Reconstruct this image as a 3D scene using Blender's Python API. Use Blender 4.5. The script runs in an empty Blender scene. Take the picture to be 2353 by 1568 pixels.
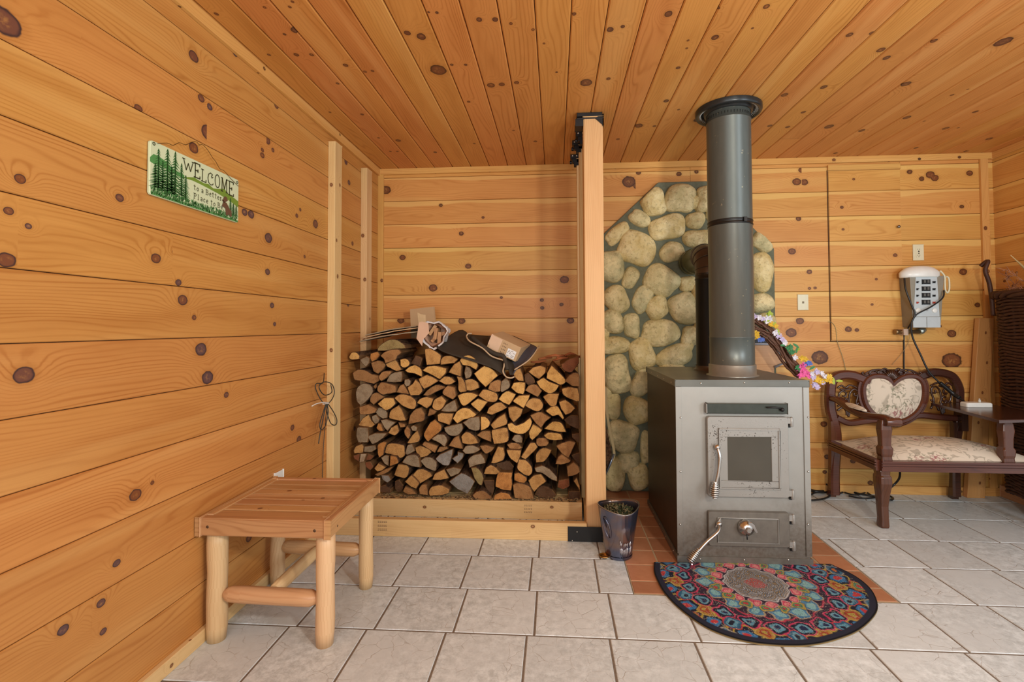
import bpy, bmesh, math, random
import numpy as np
from mathutils import Matrix, Vector
random.seed(11)
PI = math.pi
SC = bpy.context.scene
COL = SC.collection
# ---------------------------------------------------------------- camera
W_PX, H_PX = 2353, 1568
CF, CCX, CCY = 1111.16, 1199.7, 720.87
CH = 1.13
CR = ((0.9976360, -0.0684389, 0.0062059), (0.0685808, 0.9972899, -0.0266333), (-0.0043663, 0.0269960, 0.9996260))
cd = bpy.data.cameras.new('camera')
cam = bpy.data.objects.new('camera', cd)
COL.objects.link(cam)
cd.sensor_fit = 'HORIZONTAL'
cd.sensor_width = 36
cd.lens = CF / W_PX * 36
cd.shift_x = (W_PX / 2 - CCX) / W_PX
cd.shift_y = (CCY - H_PX / 2) / W_PX
cd.clip_start = .02
m = Matrix.Identity(4)
for i in range(3):
    m[i][0] = CR[i][0]
    m[i][1] = CR[i][2]
    m[i][2] = -CR[i][1]
m[2][3] = CH
cam.matrix_world = m
SC.camera = cam
# ---------------------------------------------------------------- world, lights, exposure
SC.view_settings.view_transform = 'Standard'
SC.view_settings.look = 'None'
SC.view_settings.gamma = 1
SC.view_settings.use_curve_mapping = False
SC.view_settings.exposure = -0.15
wd = bpy.data.worlds.new('world')
SC.world = wd
wd.use_nodes = True
wd.node_tree.nodes['Background'].inputs[0].default_value = (.95, .98, 1.0, 1)
wd.node_tree.nodes['Background'].inputs[1].default_value = 1.12


def area(name, loc, target, sx, sy, power, col):
    l = bpy.data.lights.new(name, 'AREA')
    l.shape = 'RECTANGLE'
    l.size, l.size_y, l.energy, l.color = sx, sy, power, col
    o = bpy.data.objects.new(name, l)
    COL.objects.link(o)
    o.location = loc
    o.rotation_euler = (Vector(target) - Vector(loc)).to_track_quat('-Z', 'Y').to_euler()
    return o


area('window_daylight', (2.75, -.2, 1.45), (.6, 2.2, .9), .8, .8, 40, (.82, .91, 1.0))
area('room_lamp', (1.05, -.05, 1.62), (.1, 3.0, 1.5), .16, .16, 34, (1.0, .93, .82))
area('rear_fill', (-.3, -1.3, 1.5), (-.2, 2.5, 1.2), 1.8, 1.3, 32, (1.0, .99, .97))  # added fill light from behind, stands for no known window

# room
XL, XR, YB, ZC = -1.285, 2.94, 3.436, 2.284
YR = -1.4


# ---------------------------------------------------------------- helpers
def wp(px, py, ax, val):
    """point on the plane ax=val that the reference shows at (px, py)"""
    u, v = (px - CCX) / CF, -(py - CCY) / CF
    d = [CR[i][0] * u + CR[i][1] + CR[i][2] * v for i in range(3)]
    c = (0, 0, CH)
    k = 'xyz'.index(ax)
    t = (val - c[k]) / d[k]
    return Vector((d[0] * t, d[1] * t, CH + d[2] * t))


def wx(px, y, py=784):
    return wp(px, py, 'y', y).x


def wz(py, y, px=1200):
    return wp(px, py, 'y', y).z


class MB:
    def __init__(s):
        s.v, s.f, s.m, s.s, s.pl, s.ka, s.kb = [], [], [], [], [], [], []

    def face(s, pts, mat=0, smooth=False, pl=None, ka=(0, 0, 0), kb=(0, 0, 0)):
        n = len(s.v)
        s.v += [tuple(p) for p in pts]
        s.f.append(tuple(range(n, n + len(pts))))
        s.m.append(mat)
        s.s.append(smooth)
        s.pl.append(pl or [(p[0], p[2], 0.) for p in pts])
        s.ka.append(ka)
        s.kb.append(kb)

    def add(s, verts, faces, mat=0, smooth=True, plf=None):
        n = len(s.v)
        s.v += [tuple(p) for p in verts]
        for f in faces:
            s.f.append(tuple(n + i for i in f))
            s.m.append(mat)
            s.s.append(smooth)
            s.pl.append([(plf(verts[i]) if plf else (verts[i][0], verts[i][2], 0.)) for i in f])
            s.ka.append((0, 0, 0))
            s.kb.append((0, 0, 0))

    def box(s, a, b, mat=0, M=None, knots=0, rnd=None, long=None, seg=None, taper=None):
        """box from corner a to corner b; pl runs along its longest side"""
        rnd = random.random() if rnd is None else rnd
        a = [min(x, y) for x, y in zip(a, b)], [max(x, y) for x, y in zip(a, b)]
        lo, hi = a
        d = [hi[i] - lo[i] for i in range(3)]
        L = d.index(max(d)) if long is None else long
        nseg = seg or (max(1, int(d[L] / .3)) if knots else 1)
        cuts = [lo[L] + d[L] * i / nseg for i in range(nseg + 1)]
        ox = [i for i in range(3) if i != L]

        def P(u, p, q):
            c = [0, 0, 0]
            c[L], c[ox[0]], c[ox[1]] = u, p, q
            return Vector(c)
        prof = [(lo[ox[0]], lo[ox[1]]), (hi[ox[0]], lo[ox[1]]), (hi[ox[0]], hi[ox[1]]), (lo[ox[0]], hi[ox[1]])]
        flip = (L == 1)
        for k in range(4):
            p, q = prof[k], prof[(k + 1) % 4]
            w = abs(p[0] - q[0]) + abs(p[1] - q[1])
            v0 = k * .31
            for i in range(nseg):
                u0, u1 = cuts[i], cuts[i + 1]
                pts = [P(u0, *p), P(u0, *q), P(u1, *q), P(u1, *p)]
                pl = [(u0, v0, rnd), (u0, v0 + w, rnd), (u1, v0 + w, rnd), (u1, v0, rnd)]
                ka = (0, 0, 0)
                if knots and random.random() < knots:
                    r = random.uniform(.006, .011) * min(1, w / .04)
                    ka = (random.uniform(u0 + .05, u1 - .05) if u1 - u0 > .1 else (u0 + u1) / 2, v0 + random.uniform(.2, .8) * w, r)
                if flip:
                    pts, pl = pts[::-1], pl[::-1]
                if M:
                    pts = [M @ t for t in pts]
                s.face(pts[::-1], mat, False, pl[::-1], ka)
        for u, rev in ((lo[L], 1), (hi[L], 0)):
            pts = [P(u, *p) for p in prof]
            pl = [(p[0] * .3, p[1], rnd + .5) for p in prof]
            if rev ^ flip:
                pts, pl = pts[::-1], pl[::-1]
            if M:
                pts = [M @ t for t in pts]
            s.face(pts, mat, False, pl)
        return s

    def tube(s, path, r, seg=8, mat=0, caps=True, smooth=True, closed=False):
        """round tube; r number or list"""
        path = [Vector(p) for p in path]
        n = len(path)
        rr = r if isinstance(r, (list, tuple)) else [r] * n
        verts, faces = [], []
        T0 = None
        N = None
        us = 0
        ul = []
        for i in range(n):
            if closed:
                t = path[(i + 1) % n] - path[i - 1]
            else:
                t = path[min(i + 1, n - 1)] - path[max(i - 1, 0)]
            t.normalize()
            if N is None:
                N = t.orthogonal().normalized()
            else:
                N = (N - t * N.dot(t))
                N = N.normalized() if N.length > 1e-6 else t.orthogonal().normalized()
            B = t.cross(N)
            if i:
                us += (path[i] - path[i - 1]).length
            ul.append(us)
            for k in range(seg):
                a = 2 * PI * k / seg
                verts.append(path[i] + (N * math.cos(a) + B * math.sin(a)) * rr[i])
        m_ = n if closed else n - 1
        base = len(s.v)
        s.v += [tuple(p) for p in verts]
        rnd = random.random()
        for i in range(m_):
            for k in range(seg):
                j = (i + 1) % n
                k2 = (k + 1) % seg
                s.f.append((base + i * seg + k, base + i * seg + k2, base + j * seg + k2, base + j * seg + k))
                va, vb = k * 2 * PI * rr[i] / seg, (k + 1) * 2 * PI * rr[i] / seg
                u0, u1 = ul[i], ul[i + 1] if i + 1 < n else ul[i] + .01
                s.pl.append([(u0, va, rnd), (u0, vb, rnd), (u1, vb, rnd), (u1, va, rnd)])
                s.m.append(mat)
                s.s.append(smooth)
                s.ka.append((0, 0, 0))
                s.kb.append((0, 0, 0))
        if caps and not closed:
            for i, rev in ((0, 1), (n - 1, 0)):
                idx = [base + i * seg + k for k in range(seg)]
                if rev:
                    idx = idx[::-1]
                s.f.append(tuple(idx))
                s.pl.append([(s.v[q][0] * .3, s.v[q][2], rnd) for q in idx])
                s.m.append(mat)
                s.s.append(False)
                s.ka.append((0, 0, 0))
                s.kb.append((0, 0, 0))
        return s

    def sweep(s, path, prof, B=(0, 1, 0), mat=0, closed=False, smooth=False, scale=None):
        """prof: list of (a, b): a along the in-plane normal, b along B"""
        B = Vector(B)
        path = [Vector(p) for p in path]
        n, q = len(path), len(prof)
        verts = []
        for i in range(n):
            t = (path[(i + 1) % n] - path[i - 1]) if closed else (path[min(i + 1, n - 1)] - path[max(i - 1, 0)])
            t = (t - B * t.dot(B)).normalized()
            N = t.cross(B)
            k = scale[i] if scale else 1
            for a, b in prof:
                verts.append(path[i] + N * a * k + B * b)
        faces = []
        for i in range(n if closed else n - 1):
            j = (i + 1) % n
            for k in range(q):
                k2 = (k + 1) % q
                faces.append((i * q + k, i * q + k2, j * q + k2, j * q + k))
        if not closed:
            faces.append(tuple(range(q))[::-1])
            faces.append(tuple((n - 1) * q + k for k in range(q)))
        s.add(verts, faces, mat, smooth)
        return s

    def lathe(s, prof, c=(0, 0, 0), seg=32, mat=0, M=None, smooth=True, close_top=False, close_bot=False):
        verts, faces = [], []
        for (r, z) in prof:
            for k in range(seg):
                a = 2 * PI * k / seg
                p = Vector((r * math.cos(a), r * math.sin(a), z))
                if M:
                    p = M @ p
                verts.append(p + Vector(c))
        for i in range(len(prof) - 1):
            for k in range(seg):
                k2 = (k + 1) % seg
                faces.append((i * seg + k, i * seg + k2, (i + 1) * seg + k2, (i + 1) * seg + k))
        if close_bot:
            faces.append(tuple(range(seg))[::-1])
        if close_top:
            faces.append(tuple((len(prof) - 1) * seg + k for k in range(seg)))
        s.add(verts, faces, mat, smooth)
        return s

    def prism(s, poly, depth, O=(0, 0, 0), U=(1, 0, 0), V=(0, 0, 1), N=(0, -1, 0), mat=0, mat2=None, inset=0, rnd=0):
        """polygon (u, v) on plane O,U,V raised by depth along N"""
        O, U, V, N = Vector(O), Vector(U), Vector(V), Vector(N)
        ar = sum(poly[i][0] * poly[(i + 1) % len(poly)][1] - poly[(i + 1) % len(poly)][0] * poly[i][1] for i in range(len(poly)))
        if (ar < 0) == (U.cross(V).dot(N) > 0):
            poly = poly[::-1]
        cx = sum(p[0] for p in poly) / len(poly)
        cy = sum(p[1] for p in poly) / len(poly)
        n = len(poly)
        f0 = [O + U * p[0] + V * p[1] for p in poly]
        f1 = [O + U * p[0] + V * p[1] + N * (depth - inset) for p in poly]
        if inset:
            f2 = []
            for p in poly:
                d = math.hypot(p[0] - cx, p[1] - cy) or 1
                k = max(0, 1 - inset / d)
                f2.append(O + U * (cx + (p[0] - cx) * k) + V * (cy + (p[1] - cy) * k) + N * depth)
        else:
            f2 = f1
        pl = [(p[0], p[1], rnd) for p in poly]
        s.face(f2, mat, False, pl)
        for i in range(n):
            j = (i + 1) % n
            s.face([f0[i], f0[j], f1[j], f1[i]], mat if mat2 is None else mat2, False, [(pl[i][0], 0, rnd), (pl[j][0], 0, rnd), (pl[j][0], depth, rnd), (pl[i][0], depth, rnd)])
            if inset:
                s.face([f1[i], f1[j], f2[j], f2[i]], mat if mat2 is None else mat2, False, [pl[i], pl[j], pl[j], pl[i]])
        s.face(f0[::-1], mat, False, pl[::-1])
        return s

    def mesh(s, name, mats):
        me = bpy.data.meshes.new(name)
        me.from_pydata(s.v, [], s.f)
        for mt in mats:
            me.materials.append(mt)
        me.polygons.foreach_set('material_index', s.m)
        me.polygons.foreach_set('use_smooth', s.s)
        a = me.attributes.new('pl', 'FLOAT_VECTOR', 'CORNER')
        a.data.foreach_set('vector', np.array([c for f in s.pl for c in f], dtype=np.float32).ravel())
        if any(k[2] for k in s.ka):
            for nm, dt in (('ka', s.ka), ('kb', s.kb)):
                a = me.attributes.new(nm, 'FLOAT_VECTOR', 'FACE')
                a.data.foreach_set('vector', np.array(dt, dtype=np.float32).ravel())
        me.update()
        return me

    def build(s, name, mats, parent=None, bevel=0, weld=False, sub=0):
        if not isinstance(mats, (list, tuple)):
            mats = [mats]
        me = s.mesh(name, mats)
        if weld:
            bm = bmesh.new()
            bm.from_mesh(me)
            bmesh.ops.remove_doubles(bm, verts=bm.verts, dist=1e-5)
            bm.to_mesh(me)
            bm.free()
        o = bpy.data.objects.new(name, me)
        COL.objects.link(o)
        if parent is not None:
            o.parent = parent
            o.matrix_parent_inverse = parent.matrix_basis.inverted()
        if bevel:
            if not weld:
                bm = bmesh.new()
                bm.from_mesh(me)
                bmesh.ops.remove_doubles(bm, verts=bm.verts, dist=1e-5)
                bm.to_mesh(me)
                bm.free()
            b = o.modifiers.new('bevel', 'BEVEL')
            b.width, b.segments, b.limit_method, b.angle_limit = bevel, 2, 'ANGLE', .6
            b.harden_normals = False
        if sub:
            b = o.modifiers.new('sub', 'SUBSURF')
            b.levels = b.render_levels = sub
        return o


def tag(o, label=None, cat=None, group=None, kind=None):
    if label:
        o['label'] = label
    if cat:
        o['category'] = cat
    if group:
        o['group'] = group
    if kind:
        o['kind'] = kind
    return o


def struct(o):
    o['kind'] = 'structure'
    return o


def empty(name, loc, label, cat, group=None):
    o = bpy.data.objects.new(name, None)
    o.empty_display_size = .05
    COL.objects.link(o)
    o.location = loc
    bpy.context.view_layer.update()
    return tag(o, label, cat, group)


def spline(pts, n=8):
    """Catmull-Rom through pts"""
    P = [Vector(p) for p in pts]
    out = []
    for i in range(len(P) - 1):
        p0, p1, p2, p3 = P[max(i - 1, 0)], P[i], P[i + 1], P[min(i + 2, len(P) - 1)]
        for k in range(n):
            t = k / n
            out.append(.5 * ((2 * p1) + (p2 - p0) * t + (2 * p0 - 5 * p1 + 4 * p2 - p3) * t * t + (3 * p1 - p0 - 3 * p2 + p3) * t ** 3))
    out.append(P[-1])
    return out


# ---------------------------------------------------------------- node helpers
class NT:
    def __init__(s, name):
        s.mat = bpy.data.materials.new(name)
        s.mat.use_nodes = True
        s.t = s.mat.node_tree
        s.t.nodes.clear()
        s.out = s.t.nodes.new('ShaderNodeOutputMaterial')
        s.b = s.t.nodes.new('ShaderNodeBsdfPrincipled')
        s.t.links.new(s.b.outputs[0], s.out.inputs[0])

    def n(s, typ, **kw):
        nd = s.t.nodes.new('ShaderNode' + typ)
        for k, v in kw.items():
            setattr(nd, k, v)
        return nd

    def put(s, sock, v):
        if isinstance(v, bpy.types.NodeSocket):
            s.t.links.new(v, sock)
        else:
            if hasattr(sock, 'default_value') and isinstance(v, (tuple, list)) and len(v) == 3 and sock.type == 'RGBA':
                v = (*v, 1)
            sock.default_value = v

    def m(s, op, a, b=0., c=0., clamp=False):
        nd = s.n('Math', operation=op, use_clamp=clamp)
        for i, v in enumerate((a, b, c)):
            s.put(nd.inputs[i], v)
        return nd.outputs[0]

    def attr(s, name):
        nd = s.n('Attribute', attribute_name=name)
        return nd.outputs['Vector']

    def sep(s, v):
        nd = s.n('SeparateXYZ')
        s.put(nd.inputs[0], v)
        return nd.outputs

    def comb(s, x=0., y=0., z=0.):
        nd = s.n('CombineXYZ')
        for i, v in enumerate((x, y, z)):
            s.put(nd.inputs[i], v)
        return nd.outputs[0]

    def noise(s, vec, scale=1., detail=2., rough=.5, dist=0.):
        nd = s.n('TexNoise')
        if vec is not None:
            s.put(nd.inputs['Vector'], vec)
        s.put(nd.inputs['Scale'], scale)
        nd.inputs['Detail'].default_value = detail
        nd.inputs['Roughness'].default_value = rough
        nd.inputs['Distortion'].default_value = dist
        return nd.outputs[0]

    def vor(s, vec, scale, feature='F1', out=0, rnd=1.):
        nd = s.n('TexVoronoi', feature=feature)
        s.put(nd.inputs['Vector'], vec)
        nd.inputs['Scale'].default_value = scale
        nd.inputs['Randomness'].default_value = rnd
        return nd.outputs[out]

    def mix(s, f, a, b, mode='MIX'):
        nd = s.n('MixRGB', blend_type=mode)
        s.put(nd.inputs[0], f)
        s.put(nd.inputs[1], a)
        s.put(nd.inputs[2], b)
        return nd.outputs[0]

    def ramp(s, f, stops, interp='LINEAR'):
        nd = s.n('ValToRGB')
        nd.color_ramp.interpolation = interp
        e = nd.color_ramp.elements
        while len(e) < len(stops):
            e.new(.5)
        for i, (p, c) in enumerate(stops):
            e[i].position = p
            e[i].color = (*c, 1) if len(c) == 3 else c
        s.put(nd.inputs[0], f)
        return nd.outputs[0]

    def smooth(s, x, a, b):
        nd = s.n('MapRange', interpolation_type='SMOOTHSTEP')
        s.put(nd.inputs[0], x)
        nd.inputs[1].default_value, nd.inputs[2].default_value = a, b
        return nd.outputs[0]

    def coord(s, which='Object'):
        return s.n('TexCoord').outputs[which]

    def geo(s, which='Position'):
        return s.n('NewGeometry').outputs[which]

    def bump(s, h, strength=.3, dist=.002):
        nd = s.n('Bump')
        s.put(nd.inputs['Height'], h)
        nd.inputs['Strength'].default_value = strength
        nd.inputs['Distance'].default_value = dist
        s.t.links.new(nd.outputs[0], s.b.inputs['Normal'])

    def fin(s, col, rough=.5, metal=0., spec=.5, **kw):
        s.put(s.b.inputs['Base Color'], col)
        s.put(s.b.inputs['Roughness'], rough)
        s.put(s.b.inputs['Metallic'], metal)
        s.b.inputs['Specular IOR Level'].default_value = spec
        for k, v in kw.items():
            s.put(s.b.inputs[k.replace('_', ' ')], v)
        return s.mat


def flat(name, col, rough=.5, metal=0., spec=.5, var=.08, scale=30., bump=.0, **kw):
    t = NT(name)
    nz = t.noise(t.coord(), scale, 3)
    c = t.mix(nz, tuple(x * (1 - var) for x in col), tuple(min(1, x * (1 + var)) for x in col))
    if bump:
        t.bump(nz, bump, .002)
    return t.fin(c, rough, metal, spec, **kw)


def sc3(c, k):
    return tuple(min(1., x * k) for x in c)


def wood(name, light, dark, knot=(.10, .045, .022), sap=None, ring=.015, amp=17., rs=.62, rough=.42, spec=.3, fiber=.28, sapamt=.5, knots=True, along=.75, pv=.16, edge_sap=0., bw=.17):
    t = NT(name)
    u, v, r = t.sep(t.attr('pl'))
    r37 = t.m('MULTIPLY', r, 37.3)
    if knots:
        def kd(an):
            k = t.sep(t.attr(an))
            wob = t.noise(t.comb(t.m('MULTIPLY', u, 60.), t.m('MULTIPLY', v, 60.), r37), 1., 1)
            du = t.m('DIVIDE', t.m('SUBTRACT', u, k[0]), t.m('MULTIPLY', t.m('MAXIMUM', k[2], 1e-5), 1.2))
            dv = t.m('DIVIDE', t.m('SUBTRACT', v, k[1]), t.m('MAXIMUM', k[2], 1e-5))
            d = t.m('SQRT', t.m('ADD', t.m('MULTIPLY', du, du), t.m('MULTIPLY', dv, dv)))
            return t.m('ADD', d, t.m('MULTIPLY', t.m('SUBTRACT', wob, .5), .28))
        d = t.m('MINIMUM', kd('ka'), kd('kb'))
        bumpf = t.m('EXPONENT', t.m('MULTIPLY', t.m('MULTIPLY', d, d), -.13))
    low = t.noise(t.comb(t.m('MULTIPLY', u, along), t.m('MULTIPLY', v, 5.), r37), 1., 2.5, .5)
    h = t.m('ADD', t.m('DIVIDE', v, ring), t.m('MULTIPLY', low, amp))
    if knots:
        h = t.m('ADD', h, t.m('MULTIPLY', bumpf, 4.5))
    sn = t.m('SINE', t.m('MULTIPLY', h, 2 * PI))
    rg = t.m('POWER', t.m('ADD', t.m('MULTIPLY', sn, .5), .5), 4.)
    msk = t.noise(t.comb(t.m('MULTIPLY', u, 1.2), t.m('MULTIPLY', v, 14.), t.m('ADD', r37, 5.)), 1., 2)
    msk = t.smooth(msk, .3, .75)
    mac = t.smooth(t.noise(t.comb(t.m('MULTIPLY', u, 1.6), t.m('MULTIPLY', v, 9.), t.m('ADD', r37, 21.)), 1., 3, .6), .45, .75)
    fac = t.m('MULTIPLY', t.m('MULTIPLY', rg, rs), t.m('ADD', t.m('MULTIPLY', msk, .8), .25))
    fb = t.noise(t.comb(t.m('MULTIPLY', u, 9.), t.m('MULTIPLY', v, 260.), r37), 1., 2)
    col = t.mix(t.m('MULTIPLY', mac, .38), light, dark)
    col = t.mix(fac, col, dark)
    if sap:
        sp = t.noise(t.comb(t.m('MULTIPLY', u, .55), t.m('MULTIPLY', v, 9.), t.m('ADD', r37, 11.)), 1., 1.5)
        col = t.mix(t.m('MULTIPLY', t.smooth(sp, .55, .66), sapamt), col, sap)
        if edge_sap:
            # pale sapwood runs along one edge of each board with a wavy border
            wv = t.noise(t.comb(t.m('MULTIPLY', u, 1.1), t.m('ADD', r37, 3.), 0.), 1., 2)
            ve = t.m('SUBTRACT', t.m('DIVIDE', v, bw), t.m('ADD', .52, t.m('MULTIPLY', wv, .62)))
            col = t.mix(t.m('MULTIPLY', t.smooth(ve, -.01, .035), edge_sap), col, sap)
    col = t.mix(t.m('MULTIPLY', t.m('SUBTRACT', fb, .35), fiber, clamp=True), col, sc3(dark, .8))
    # per plank value and hue
    w = t.n('TexWhiteNoise', noise_dimensions='1D')
    t.put(w.inputs['W'], r)
    hs = t.n('HueSaturation')
    t.put(hs.inputs['Color'], col)
    t.put(hs.inputs['Value'], t.m('ADD', t.m('MULTIPLY', w.outputs[0], pv * 2), 1 - pv))
    t.put(hs.inputs['Hue'], t.m('ADD', t.m('MULTIPLY', t.sep(w.outputs[1])[1], .016), .492))
    hs.inputs['Saturation'].default_value = 1
    hs.inputs['Fac'].default_value = 1
    col = hs.outputs[0]
    if knots:
        halo = t.m('MULTIPLY', t.m('SUBTRACT', 1., t.smooth(d, .9, 1.9)), .28)
        col = t.mix(halo, col, sc3(dark, .75))
        kq = t.n('TexWhiteNoise', noise_dimensions='1D')
        t.put(kq.inputs['W'], t.sep(t.attr('ka'))[2])
        kc = t.mix(kq.outputs[0], knot, (.20, .065, .022))
        inn = t.mix(t.m('MULTIPLY', t.smooth(t.noise(t.comb(t.m('MULTIPLY', u, 90.), t.m('MULTIPLY', v, 90.), r37), 1., 3), .42, .7), t.smooth(d, .75, .1)), kc, t.mix(.45, kc, light))
        inn = t.mix(t.smooth(d, .70, .95), inn, sc3(knot, .45))
        col = t.mix(t.m('SUBTRACT', 1., t.smooth(d, .92, 1.08)), col, inn)
    t.bump(t.m('ADD', t.m('MULTIPLY', fb, .4), t.m('MULTIPLY', rg, .3)), .12, .001)
    return t.fin(col, rough, 0, spec)


PINE_L = (.60, .325, .118)
PINE_D = (.36, .140, .035)
M = {}
M['wall'] = wood('pine_wall_boards', (.56, .265, .070), (.35, .118, .020), knot=(.105, .060, .062), sap=(.66, .37, .12), sapamt=.35, pv=.05)
M['wall_b'] = wood('pine_back_boards', (.66, .335, .092), (.46, .175, .032), knot=(.13, .048, .018), sap=(.78, .49, .155), sapamt=.3, pv=.05, edge_sap=.75)
M['ceil'] = wood('pine_ceiling_boards', (.63, .275, .074), (.39, .130, .022), knot=(.13, .05, .028), sap=(.72, .37, .12), sapamt=.5, pv=.05)
M['trim'] = wood('pine_trim', (.68, .38, .11), (.48, .21, .045), sap=(.74, .46, .16), pv=.05)
M['spruce'] = wood('spruce_lumber', (.70, .47, .22), (.52, .29, .11), knot=(.26, .12, .05), sap=(.76, .56, .30), pv=.07, rs=.4, rough=.55)
M['spruce_pink'] = wood('spruce_post', (.64, .40, .18), (.49, .265, .095), knot=(.3, .14, .06), sap=(.76, .52, .3), pv=.04, rs=.45, rough=.5)
M['bench'] = wood('bench_cedar', (.50, .265, .115), (.29, .12, .045), knot=(.12, .05, .03), sap=(.66, .42, .22), pv=.12, rough=.32)
M['log_leg'] = wood('peeled_log', (.68, .46, .245), (.50, .27, .11), sap=(.76, .58, .36), knots=False, pv=.06, rough=.4)
M['cedar_rail'] = wood('peeled_log_rail', (.56, .31, .155), (.40, .18, .075), sap=(.70, .48, .28), knots=False, pv=.08, rough=.35)


# ---------------------------------------------------------------- boards
def board(mb, O, U, V, N, u0, u1, w, knots=(), th=.010, ch=.0022, gap=.0012, joints=(), mat=0):
    """one tongue and groove board; its face lies on O + u U + v V, v in 0..w; knots (u, v, r) on it"""
    O, U, V, N = Vector(O), Vector(U), Vector(V), Vector(N)
    ks = sorted(knots)
    # pair up knots that stand close together
    cells = []
    for k in ks:
        if cells and len(cells[-1]) < 2 and abs(k[0] - cells[-1][0][0]) < .11:
            cells[-1].append(k)
        else:
            cells.append([k])
    cuts, info = [u0], []
    for i, c in enumerate(cells):
        cu = sum(k[0] for k in c) / len(c)
        if i:
            pu = sum(k[0] for k in cells[i - 1]) / len(cells[i - 1])
            cuts.append((cu + pu) / 2)
        info.append(c)
    cuts.append(u1)
    if not info:
        info = [[]]
        cuts = [u0, u1]
    r0 = random.random()
    pieces = []
    js = [j for j in sorted(joints) if u0 < j < u1]
    for i, c in enumerate(info):
        a, b = cuts[i], cuts[i + 1]
        sub = [a] + [j for j in js if a < j < b] + [b]
        for k in range(len(sub) - 1):
            pieces.append((sub[k], sub[k + 1], c))
    prof = [(gap, -th), (gap, -ch), (gap + ch, 0), (w - gap - ch, 0), (w - gap, -ch), (w - gap, -th)]
    flip = U.cross(V).dot(N) < 0
    for a, b, c in pieces:
        rnd = (r0 + .317 * sum(1 for j in js if j <= a + 1e-6)) % 1
        ka = c[0] if c else (0, 0, 0)
        kb = c[1] if len(c) > 1 else (0, 0, 0)
        ea = .0008 if a in js else 0
        eb = .0008 if b in js else 0
        for k in range(5):
            (p, n1), (q, n2) = prof[k], prof[k + 1]
            pts = [O + U * (a + ea) + V * p + N * n1, O + U * (b - eb) + V * p + N * n1, O + U * (b - eb) + V * q + N * n2, O + U * (a + ea) + V * q + N * n2]
            pl = [(a, p, rnd), (b, p, rnd), (b, q, rnd), (a, q, rnd)]
            if flip:
                pts, pl = pts[::-1], pl[::-1]
            mb.face(pts, mat, False, pl, ka, kb)


def on_boards(lst, pitch, z0):
    """sort knots (u, v, r) into boards of the given pitch starting at z0"""
    d = {}
    for u, v, r in lst:
        k = math.floor((v - z0) / pitch)
        d.setdefault(k, []).append((u, v - z0 - k * pitch, r))
    return d


def px_knots(rows, ax, val, cu, cv):
    out = []
    for t in rows:
        p = wp(t[0], t[1], ax, val)
        dist = p.y
        asp = t[3] if len(t) > 3 else 1
        out.append((p[cu], p[cv], t[2] * dist / CF * .98 * (asp ** .3)))
    return out


M['gap'] = flat('dark_gap', (.09, .035, .012), .9)
# left wall
KL = [(445, 130, 13), (318, 250, 10), (462, 226, 9), (482, 246, 8), (477, 305, 18), (615, 323, 9), (603, 345, 5), (627, 345, 5), (603, 357, 7), (635, 243, 7), (445, 340, 13), (46, 411, 11, 1.3), (275, 455, 10), (20, 485, 10), (65, 520, 7), (14, 598, 16, 1.8), (358, 594, 10, 2), (404, 580, 9), (410, 650, 8), (562, 488, 9), (577, 493, 10), (617, 547, 11, 1.4), (690, 482, 4), (682, 496, 5), (725, 515, 9, 1.3), (615, 625, 8), (420, 690, 12, 1.3), (446, 730, 6), (625, 702, 7), (631, 745, 5), (462, 803, 15, 1.2), (55, 862, 19, 1.5), (477, 868, 16), (520, 908, 7), (672, 983, 7), (687, 1010, 8), (311, 1138, 13, 1.4), (350, 1110, 5), (268, 1295, 8, 1.3), (232, 1387, 10), (228, 1424, 12), (145, 1448, 11, 1.4), (237, 1452, 8), (572, 1237, 9), (8, 48, 34, 1.2), (705, 255, 6), (802, 420, 6), (540, 122, 8), (795, 372, 7), (700, 590, 4), (810, 560, 5), (800, 700, 5), (815, 985, 5)]
mb = MB()
PL, Z0L = .178, 1.095 - .178 * 7
kb = on_boards(px_knots(KL, 'x', XL, 1, 2), PL, Z0L)
for k in range(0, 14):
    z = Z0L + k * PL
    board(mb, (XL, 0, z), (0, 1, 0), (0, 0, 1), (1, 0, 0), YR, YB, PL, kb.get(k, []))
mb.box((XL - .04, YR, -.02), (XL - .0102, YB + .03, ZC + .05), 1)
struct(mb.build('wall_left', [M['wall'], M['gap']]))
# back wall
KB = [(887, 437, 10), (1060, 537, 5), (1013, 472, 4), (925, 592, 5, 2), (1076, 612, 6), (995, 662, 8, 1.3), (1152, 684, 3), (1245, 690, 4), (1246, 708, 4), (1290, 700, 4), (1061, 738, 7), (921, 737, 7), (1297, 643, 8, 1.3), (1311, 737, 7), (1110, 500, 3), (1445, 418, 13), (1467, 397, 5), (1463, 427, 7), (1842, 391, 6), (1831, 418, 8), (1848, 419, 7), (1835, 503, 5), (1820, 578, 7), (1860, 625, 5), (1860, 663, 3), (1873, 662, 3), (1838, 738, 6, 2), (1818, 765, 10), (1884, 822, 14, 1.3), (2187, 829, 15, 1.6), (2213, 625, 7), (2246, 701, 5), (2187, 767, 8), (2160, 750, 3), (2138, 402, 8), (2148, 409, 7), (2228, 398, 6), (2118, 411, 5), (1893, 975, 6), (2025, 745, 11, 2.2), (1900, 1050, 5), (1895, 1085, 4), (2090, 395, 5), (2210, 475, 4), (2000, 1110, 5), (1960, 1060, 5), (1560, 400, 5), (1600, 395, 4)]
mb = MB()
PB, Z0B = .1717, 1.018 - .1717 * 6
kb = on_boards(px_knots(KB, 'y', YB, 0, 2), PB, Z0B)
for k in range(0, 14):
    z = Z0B + k * PB
    board(mb, (0, YB, z), (1, 0, 0), (0, 0, 1), (0, -1, 0), XL, XR, PB, kb.get(k, []), joints=([.95, 2.346] if k > 5 else [.95]))
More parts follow.
